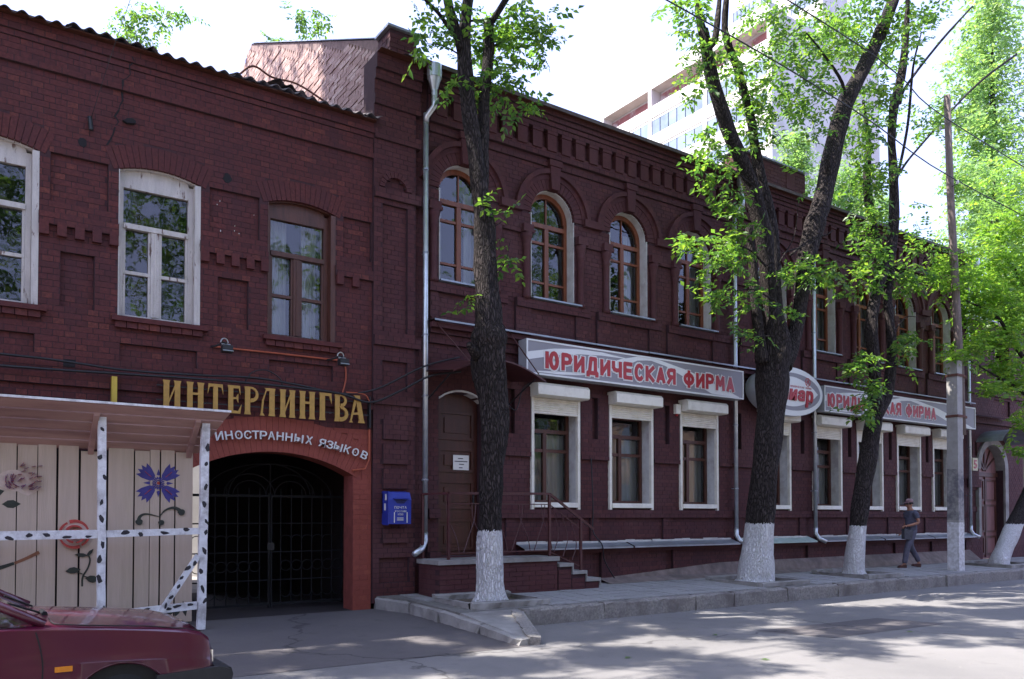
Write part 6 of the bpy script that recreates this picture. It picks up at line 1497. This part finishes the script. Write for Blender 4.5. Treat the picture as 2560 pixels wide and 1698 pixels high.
c2 = [((11.5, -1.5, 11.0), (.55, .6, .5), 31), ((11.1, -1.5, 11.1), (.4, .5, .35), 14), ((11.5, -1.5, 10.2), (.4, .6, .45), 26), ((11.55, -1.4, 9.75), (.3, .5, .3), 12), ((12.75, -1.3, 10.5), (.75, .8, .6), 70), ((13.5, -1.4, 10.0), (.7, .7, .55), 62), ((13.3, -1.3, 9.35), (.5, .6, .35), 28), ((14.2, -1.5, 10.9), (.85, .9, .75), 93), ((15.3, -1.5, 11.8), (.9, .9, .8), 101), ((14.9, -1.5, 10.4), (.55, .7, .5), 46), ((15.2, -1.4, 9.9), (.35, .5, .3), 17), ((16.3, -1.2, 12.6), (.8, .8, .7), 62), ((13.9, -1.3, 12.0), (.9, .9, .5), 62),
      ((11.75, -1.5, 8.75), (.40, .5, .35), 21), ((11.9, -1.6, 8.15), (.40, .5, .40), 31), ((12.15, -1.6, 7.6), (.35, .45, .35), 28), ((12.4, -1.6, 7.05), (.3, .4, .35), 18),
      ((11.35, -1.7, 6.65), (.42, .45, .26), 20), ((11.0, -1.7, 6.6), (.2, .3, .16), 5), ((11.95, -1.7, 6.45), (.52, .5, .42), 40), ((12.45, -1.75, 6.9), (.35, .4, .4), 23), ((11.85, -1.7, 5.8), (.42, .4, .28), 20), ((12.55, -1.75, 5.85), (.42, .4, .28), 18), ((12.35, -1.75, 5.1), (.3, .3, .16), 9), ((12.9, -1.85, 5.05), (.2, .2, .16), 3),
      ((13.7, -1.9, 6.4), (.5, .25, .30), 20), ((14.45, -1.85, 6.7), (.55, .4, .25), 26), ((15.3, -1.7, 6.75), (.45, .4, .30), 23), ((15.75, -1.7, 6.4), (.28, .3, .2), 9), ((13.6, -1.95, 5.7), (.4, .2, .22), 8), ((14.1, -1.8, 8.9), (.25, .3, .3), 6), ((14.35, -1.8, 8.2), (.15, .2, .1), 2),
      *clumps((12.2, -4.0, 13.6), (3.8, 2.6, 1.4), 74, 80, 43, (.25, .58)), *clumps((17, -3.4, 15.6), (3.2, 2.0, 1.2), 26, 70, 44, (.28, .65))]
tree('street_tree', (13.16, Y2, .28), 'thick forked tree with three heavy limbs and whitewashed foot', t2, c2, M['bark_w2'], M['leaf'], GRP, .12, 5,
     twigs=[([(13.3, Y2-.2, 6.6), (12.6, Y2-.3, 6.8), (11.6, Y2-.35, 6.7)], .025), ([(13.4, Y2-.3, 5.9), (12.7, Y2-.35, 6.0), (11.9, Y2-.35, 5.8)], .02), ([(14.0, Y2-.35, 6.0), (14.5, Y2-.4, 6.6), (15.4, Y2-.35, 6.7)], .025), ([(13.0, Y2-.1, 8.2), (12.4, Y2-.2, 8.3), (11.9, Y2-.2, 8.4)], .02), ([(13.6, Y2-.3, 6.7), (13.95, Y2-.4, 7.3), (14.1, Y2-.4, 8.1)], .015), ([(13.7, Y2-.3, 6.9), (14.4, Y2-.4, 7.2), (15.1, Y2-.4, 7.6)], .018), ([(13.4, Y2-.2, 5.2), (12.8, Y2-.4, 5.1), (12.3, Y2-.4, 5.1)], .014)])
Y3 = -1.3
t3 = [([(16.66, Y3, .2), (16.69, Y3, .5), (16.89, Y3, 1.48), (17.13, Y3, 2.47), (17.37, Y3, 3.34), (17.62, Y3, 4.05), (17.60, Y3, 4.65), (17.55, Y3, 5.31), (17.45, Y3, 5.96), (17.60, Y3, 6.65), (17.95, Y3, 7.35), (18.31, Y3, 7.96), (18.46, Y3, 8.86), (18.45, Y3, 9.87), (18.38, Y3, 10.71), (18.50, Y3, 11.44), (18.82, Y3, 12.24), (19.03, Y3, 13.19), (19.2, Y3, 14.6)], [0.231, 0.211, 0.197, 0.184, 0.184, 0.17, 0.143, 0.129, 0.126, 0.129, 0.136, 0.116, 0.109, 0.102, 0.0952, 0.102, 0.0952, 0.0816, 0.0408]),
      ([(17.70, Y3, 3.95), (17.98, Y3, 4.3), (18.18, Y3, 4.75), (18.30, Y3, 5.5), (18.23, Y3, 6.2), (18.22, Y3+.05, 6.75), (18.35, Y3+.05, 7.4), (18.42, Y3+.1, 8.0)], [0.122, 0.129, 0.122, 0.109, 0.109, 0.102, 0.0884, 0.0748]),
      ([(18.5, Y3+.3, 7.8), (18.1, Y3+.3, 8.5), (17.9, Y3+.3, 9.1), (17.82, Y3+.3, 9.6), (17.9, Y3+.3, 10.5), (17.7, Y3+.3, 11.5)], [0.068, 0.0884, 0.102, 0.0884, 0.0612, 0.034]),
      ([(18.55, Y3, 9.7), (19.0, Y3, 10.2), (19.56, Y3, 10.71), (21.16, Y3, 12.1), (22.84, Y3, 13.44), (24.86, Y3, 14.81)], [0.034, 0.0272, 0.0238, 0.0272, 0.0306, 0.0272]),
      ([(18.75, Y3, 11.6), (19.07, Y3, 12.14), (20.64, Y3, 13.73), (22.35, Y3, 15.29)], [0.0408, 0.034, 0.0306, 0.0204]),
      ([(18.45, Y3, 9.3), (18.9, Y3-.1, 11), (19.2, Y3-.1, 12.6), (19.6, Y3-.1, 13.6)], [0.034, 0.0306, 0.0272, 0.0136])]
c3 = [((17.3, -1.2, 13.2), (.8, .8, .8), 60), ((18.2, -1.3, 12.9), (.9, .9, .8), 80), ((19.3, -1.3, 13.7), (.7, .7, .6), 36), ((20.0, -1.3, 14.2), (.5, .5, .4), 14), ((17.9, -1.2, 11.5), (.7, .7, .7), 70), ((19.5, -1.3, 11.4), (.45, .4, .4), 20), ((20.4, -1.3, 11.6), (.5, .5, .4), 22), ((21.1, -1.3, 11.9), (.5, .4, .35), 16), ((17.0, -1.2, 10.3), (.6, .7, .6), 56), ((17.5, -1.2, 9.5), (.5, .6, .6), 48), ((18.1, -1.2, 9.7), (.35, .5, .4), 18), ((17.6, -1.2, 8.5), (.40, .5, .55), 40), ((17.45, -1.3, 7.7), (.38, .45, .40), 34), ((17.2, -1.4, 7.1), (.40, .4, .25), 22), ((18.6, -1.2, 7.3), (.5, .5, .4), 34), ((19.3, -1.2, 7.5), (.5, .5, .4), 34), ((19.6, -1.3, 9.1), (.35, .3, .35), 7), ((19.4, -1.3, 8.4), (.35, .3, .25), 7), ((20.0, -1.3, 8.2), (.5, .4, .35), 18),
      ((16.8, -1.6, 5.1), (.28, .25, .28), 16), ((16.35, -1.65, 4.85), (.28, .25, .22), 14), ((16.8, -1.65, 4.45), (.36, .28, .2), 20), ((16.6, -1.7, 4.0), (.36, .28, .2), 18), ((18.3, -1.5, 5.65), (.3, .3, .2), 11), ((18.95, -1.5, 5.85), (.4, .35, .25), 16), ((18.3, -1.55, 5.2), (.2, .2, .2), 5),
      ((19.5, -1.8, 15.6), (2.4, 2.0, 1.3), 160), ((22.5, -1.8, 16.8), (2.0, 2.0, 1.2), 90)]
tree('street_tree', (16.66, Y3, .28), 'twin-stemmed leaning tree with whitewashed foot in front of the second sign', t3, c3, M['bark_w1'], M['leaf'], GRP, .13, 7,
     twigs=[([(17.55, Y3-.1, 4.8), (17.0, Y3-.3, 5.0), (16.4, Y3-.35, 4.9)], .018), ([(17.5, Y3-.2, 3.8), (17.0, Y3-.35, 4.1), (16.6, Y3-.4, 4.2)], .018), ([(18.2, Y3, 5.3), (18.6, Y3-.2, 5.7), (19.1, Y3-.2, 5.9)], .016), ([(18.3, Y3, 5.9), (18.9, Y3, 6.4), (19.5, Y3, 6.5)], .02), ([(18.2, Y3, 7.6), (19.0, Y3, 7.5), (20.2, Y3, 8.2)], .03)])
Y4 = -1.5
t4 = [([(22.95, Y4, .2), (23.12, Y4, .5), (23.85, Y4, 1.3), (24.85, Y4, 2.3), (25.7, Y4, 3.4), (26.2, Y4, 5), (26.2, Y4, 7), (26.0, Y4, 9), (25.8, Y4, 12)], [0.244, 0.221, 0.192, 0.174, 0.163, 0.145, 0.128, 0.105, 0.0465]),
      ([(26.1, Y4, 5.2), (23.6, Y4-.2, 6.2), (22.4, Y4-.3, 6.8), (20.8, Y4-.3, 7.0)], [0.0792, 0.0594, 0.0396, 0.0198]), ([(26.1, Y4, 7), (23.8, Y4-.3, 8), (22.6, Y4-.3, 8.6)], [0.0726, 0.0528, 0.0264]), ([(26.0, Y4, 4.4), (23.6, Y4-.3, 5.0), (22.0, Y4-.3, 5.3), (20.5, Y4-.3, 5.6)], [0.0528, 0.0396, 0.0264, 0.0132])]
c4 = [((20.7, -1.7, 7.9), (.6, .5, .4), 51), ((20.2, -1.7, 7.4), (.6, .5, .4), 51), ((21.4, -1.8, 7.4), (.6, .6, .5), 85), ((21.2, -1.8, 6.7), (.5, .5, .35), 61), ((22.3, -1.8, 8.2), (.7, .7, .6), 119), ((22.3, -1.8, 7.2), (.7, .7, .5), 119), ((23.4, -1.8, 9.3), (.8, .8, .8), 153), ((23.5, -1.8, 8.0), (.8, .8, .7), 153), ((23.3, -1.8, 6.7), (.8, .8, .6), 136), ((22.2, -1.8, 6.2), (.6, .6, .4), 78), ((21.0, -1.8, 5.85), (.6, .5, .28), 61), ((20.3, -1.8, 5.55), (.5, .4, .2), 30), ((22.7, -1.8, 5.6), (.6, .5, .3), 61), ((23.6, -1.8, 5.3), (.5, .5, .3), 51), ((22.0, -1.9, 4.85), (.6, .4, .22), 37), ((23.0, -1.9, 5.0), (.4, .4, .2), 20), ((23.7, -1.8, 4.2), (.4, .4, .35), 30), ((23.5, -1.8, 3.4), (.3, .3, .3), 17), ((24.8, -1.8, 10.5), (1.6, 1.6, 1.6), 255), ((24.6, -1.8, 8), (1.0, 1.4, 1.4), 170), ((25.2, -1.8, 5.8), (.9, 1.2, 1.2), 136)]
tree('street_tree', (23.0, Y4, .28), 'leaning tree with whitewashed foot at the right edge by the gateway', t4, c4, M['bark_w1'], M['leaf_sun'], GRP, .13, 9, droop=.3)
# unseen street tree added outside the left edge, crown shaped to shade the road
t5 = [([(-5.2, -1.8, .05), (-5.2, -1.8, 2), (-5.1, -1.8, 5), (-5, -1.9, 8), (-4.8, -2, 11)], [.32, .27, .25, .2, .08])]
c5 = [*clumps((-5.4, -2.2, 10.8), (3.2, 2.8, 1.8), 80, 38, 45), *clumps((-1.2, -1.0, 11.8), (2.4, 2.8, 1.2), 30, 80, 46, (.25, .52)), *clumps((-3.4, -.2, 11.3), (1.9, 1.4, .9), 18, 80, 48, (.28, .6))]
tree('street_tree', (-5.2, -1.8, .05), 'street tree just beyond the left edge of the picture, shading the road', t5, c5, M['bark_w1'], M['leaf'], GRP, .11, 12)
# yard tree behind the old building: hanging leaves over the roof, shadows on the gable
t6 = [([(-1.4, 8.6, 0), (-1.4, 8.6, 5), (-1.3, 8.4, 10), (-.8, 8.0, 14), (0, 7.6, 18)], [.35, .3, .26, .2, .08]), ([(-.9, 8.2, 14.5), (3.0, 9, 16.6), (6, 9.2, 17), (7.6, 9.2, 15.9)], [.12, .09, .06, .03]), ([(-1, 8.2, 13.5), (0, 6, 15.5), (1.4, 4, 16.4)], [.12, .08, .04])]
c6 = [((3.7, 11.8, 15.0), (.55, .5, .45), 34), ((4.3, 11.4, 15.1), (.6, .5, .5), 40), ((4.9, 11, 15.2), (.45, .4, .25), 14), ((3.9, 11.6, 14.5), (.4, .4, .25), 12), ((7.0, 9.5, 14.5), (.35, .3, .22), 11), ((7.6, 9.2, 15.1), (.5, .4, .35), 24), ((8.1, 8.9, 15.2), (.35, .3, .25), 12), ((7.2, 9.4, 14.1), (.18, .2, .15), 4), ((1.8, 7.5, 18.2), (3.2, 3.2, 1.5), 260), *clumps((2.0, 3.1, 15.4), (1.3, 1.0, 1.3), 40, 90, 47), ((6.2, 9, 17), (2.0, 1.6, .9), 80), ((.2, 9, 16.5), (2, 2, 1.4), 90)]
tree('yard_tree', (-1.4, 8.6, 0), 'tall tree behind the old building, leaf sprays hanging over its roof', t6, c6, M['bark'], M['leaf'], None, .13, 14, droop=.8)
# distant trees
def far_tree(base, H, cl, label, seed, size, leaf='leaf_far', name='poplar_tree', group='distant trees beyond the street'):
    x, y, z = base
    tree(name, base, label, [([(x, y, z-.3), (x+.1, y, H*.4), (x, y, H*.75), (x, y, H*.95)], [.4, .33, .2, .05])], cl, M['bark'], M[leaf], group, size, seed, pairs=3)
def column(x, y, z0, z1, r, n, seed, k=9):
    g = random.Random(seed); out = []
    for i in range(k):
        t = (i+.5)/k; rr = r*(.55+.75*math.sin(PI*min(1, t*.85+.12)))
        out.append(((x+g.uniform(-.25, .25)*r, y+g.uniform(-.25, .25)*r, z0+(z1-z0)*t), (rr, rr, (z1-z0)/k*.8), int(n/k)))
        out.append(((x+g.uniform(-.8, .8)*r, y+g.uniform(-.8, .8)*r, z0+(z1-z0)*t+g.uniform(-.6, .6)), (rr*.5, rr*.5, (z1-z0)/k*.6), int(n/k*.5)))
    return out
far_tree((48.6, 10.2, 0), 30, column(48.6, 10.2, 3, 31, 2.7, 3600, 1), 'tall poplar rising at the right edge far down the street', 21, .26)
far_tree((44.2, 8.2, 0), 20, column(44.2, 8.2, 2, 20, 2.2, 2200, 2), 'lower rounded tree at the right edge in front of the tall poplar', 22, .24)
far_tree((36.2, 2.4, 0), 13, column(36.2, 2.4, 2.5, 13, 1.8, 1200, 3), 'bushy tree by the far pavement beyond the gateway', 23, .20, 'leaf_sun')
far_tree((51, 25, 0), 29, column(51, 25, 16, 30, 1.5, 900, 4, 6), 'pale green poplar behind the roof left of the forked tree limb', 24, .28)
far_tree((55.5, 25, 0), 28, column(55.5, 25, 15, 28.5, 2.1, 1200, 5, 6), 'pale green poplar behind the roof between the two tree stems', 25, .28)
far_tree((60.5, 25, 0), 27, column(60.5, 25, 14, 27.5, 2.0, 1100, 6, 6), 'pale green poplar behind the roof right of the twin-stemmed tree', 26, .28)

# ================================================================== tower blocks behind
def tower(x, ya, yb, H, label, bays, floor=2.85, seed=1, d=16, nfl=7):
    """block whose broad face looks towards -x; ya (near) .. yb (far)"""
    TW = tag(empty('apartment_block', (x, (ya+yb)/2, 0)), label, 'building', 'apartment blocks behind the street')
    MB().box(x+1.2, x+d, ya, yb, 0, H).build('wall', M['concrete_panel'], TW)
    nf = int(H/floor); L = (yb-ya)/bays
    MB().box(x, x+1.2, ya, yb, H-1.0, H+.4).build('roof_band', M['concrete_panel'], TW)
    for k in range(bays+1):
        y = ya+L*k; MB().box(x-.02, x+1.19, y-.22, y+.22, 0, H-1.0).build('fin_wall', M['concrete_panel'], TW)
    fl0 = max(0, nf-nfl)
    for f in range(fl0, nf):
        z = H-1.0-(nf-f)*floor
        for k in range(bays):
            y0 = ya+L*k+.24; y1 = ya+L*(k+1)-.24
            p = MB().box(x+.02, x+.14, y0, y1, z, z+1.15).build('balcony_parapet', M['concrete_panel'], TW)
            MB().box(x+.14, x+1.19, y0, y1, z-.1, z+.08).build('balcony_floor', M['concrete_panel'], p)
            if f == nf-1:
                MB().box(x+1.15, x+1.19, y0, y1, z+.1, z+2.6).build('balcony_back', M['tower_dark'], p)
            else:
                n = 6
                for j in range(n):
                    a = y0+(y1-y0)*j/n; b_ = y0+(y1-y0)*(j+1)/n
                    w_ = MB().box(x+.06, x+.10, a+.05, b_-.05, z+1.2, z+2.55).build('window', M['tower_window'], p)
                MB().box(x+.04, x+.12, y0, y1, z+2.56, z+2.74).build('lintel', M['concrete_panel'], p)
    return TW
tower(55, 30.5, 51.5, 43.9, 'sunlit pale tower block with red-backed top balconies behind the roof', 3)
tower(71, 36.6, 48, 62, 'taller pale tower block with windows behind the thick tree', 3, seed=2, d=4.5, nfl=14)

# ================================================================== opposite side of the street: invented, unseen, added for the pane reflections
OB = tag(empty('ochre_building', (10, -20, .14)), 'ochre building across the street, mirrored in the window panes', 'building')
ow = MB(); ow.box(-30, 45, -24, -19.6, .14, 3.0)
MB().box(-30, 45, -24, -19.6, .1, 7.6).build('wall', M['cottage'], OB)
for k in range(24):
    for z in (1.4, 4.6):
        MB().box(-28+3*k, -26.9+3*k, -19.6, -19.55, z, z+1.8).build('window', M['tower_window'], OB); 
MB().box(-30.3, 45.3, -24, -19.2, 7.6, 7.9).build('roof', M['roof_sheet'], OB)
for i, (x, s) in enumerate(((-5.2, 31), (.6, 32), (6.2, 33), (12.5, 34), (20, 35))):
    lab = ['first tree from the left across the street, mirrored in the panes', 'second tree from the left across the street, mirrored in the panes', 'third tree from the left across the street, mirrored in the panes', 'fourth tree from the left across the street, mirrored in the panes', 'fifth tree from the left across the street, mirrored in the panes'][i]
    tree('street_tree', (x, -15.2, .14), lab, [([(x, -15.2, .1), (x+.1, -15.2, 2), (x, -15.3, 4.5), (x+.2, -15.2, 8)], [.3, .25, .22, .1])], [((x, -15.8, 6.5), (3.0, 1.6, 2.2), 420), ((x+.3, -15.8, 10.5), (3.2, 1.8, 2.6), 520), ((x-.3, -15.8, 14.5), (2.8, 1.8, 2.4), 420), ((x-.6, -15.4, 4.4), (1.8, 1.2, .7), 110)], M['bark'], M['leaf'], 'trees across the street', .22, s, pairs=3)
# a few fallen leaves on the asphalt
for i, (x, y) in enumerate(((6.2, -5.2), (8.4, -4.6), (10.9, -5.9), (4.6, -3.5), (7.4, -6.1))):
    tag(MB().add([(0, 0, .004), (.05, .03, .014), (.11, .0, .006), (.05, -.03, .012)], [(0, 3, 2, 1)]).build('fallen_leaf', M['leaf'], None, (x, y, .003), rot=(0, 0, i*1.3)), 'green fallen leaf, number %s nearest the kerb end' % ['four', 'two', 'five', 'one', 'three'][i], 'leaf', 'fallen leaves on the road')

gr = MB(); g_ = random.Random(77)
for k in range(1400):
    x = g_.uniform(5.0, 34); y = -2.43-abs(g_.gauss(0, .16)) if k % 3 else g_.uniform(-8, -2.6); s = g_.uniform(.004, .013)
    a = g_.uniform(0, 6.3); c, q = math.cos(a)*s, math.sin(a)*s
    gr.add([(x+c, y+q, .001), (x-q, y+c, .001), (x-c*.8, y-q*.8, .001), (x+q, y-c, .001), (x, y, .001+s*.9)], [(0, 1, 4), (1, 2, 4), (2, 3, 4), (3, 0, 4)])
tag(gr.build('road_grit', M['kerbstone']), 'loose grit scattered on the road and along the kerb', 'grit', kind='stuff')
def patch(pts, mat, name):
    o = MB().add([(x, y, .004) for x, y in pts], [tuple(range(len(pts)))]).build(name, mat); o['kind'] = 'structure'
patch([(9.2, -4.6), (11.9, -4.75), (12.1, -5.7), (9.5, -5.6)], M['asphalt_drive'], 'asphalt_patch')
patch([(16.5, -6.0), (18.2, -5.9), (18.4, -7.2), (16.3, -7.3)], M['asphalt_drive'], 'asphalt_patch')
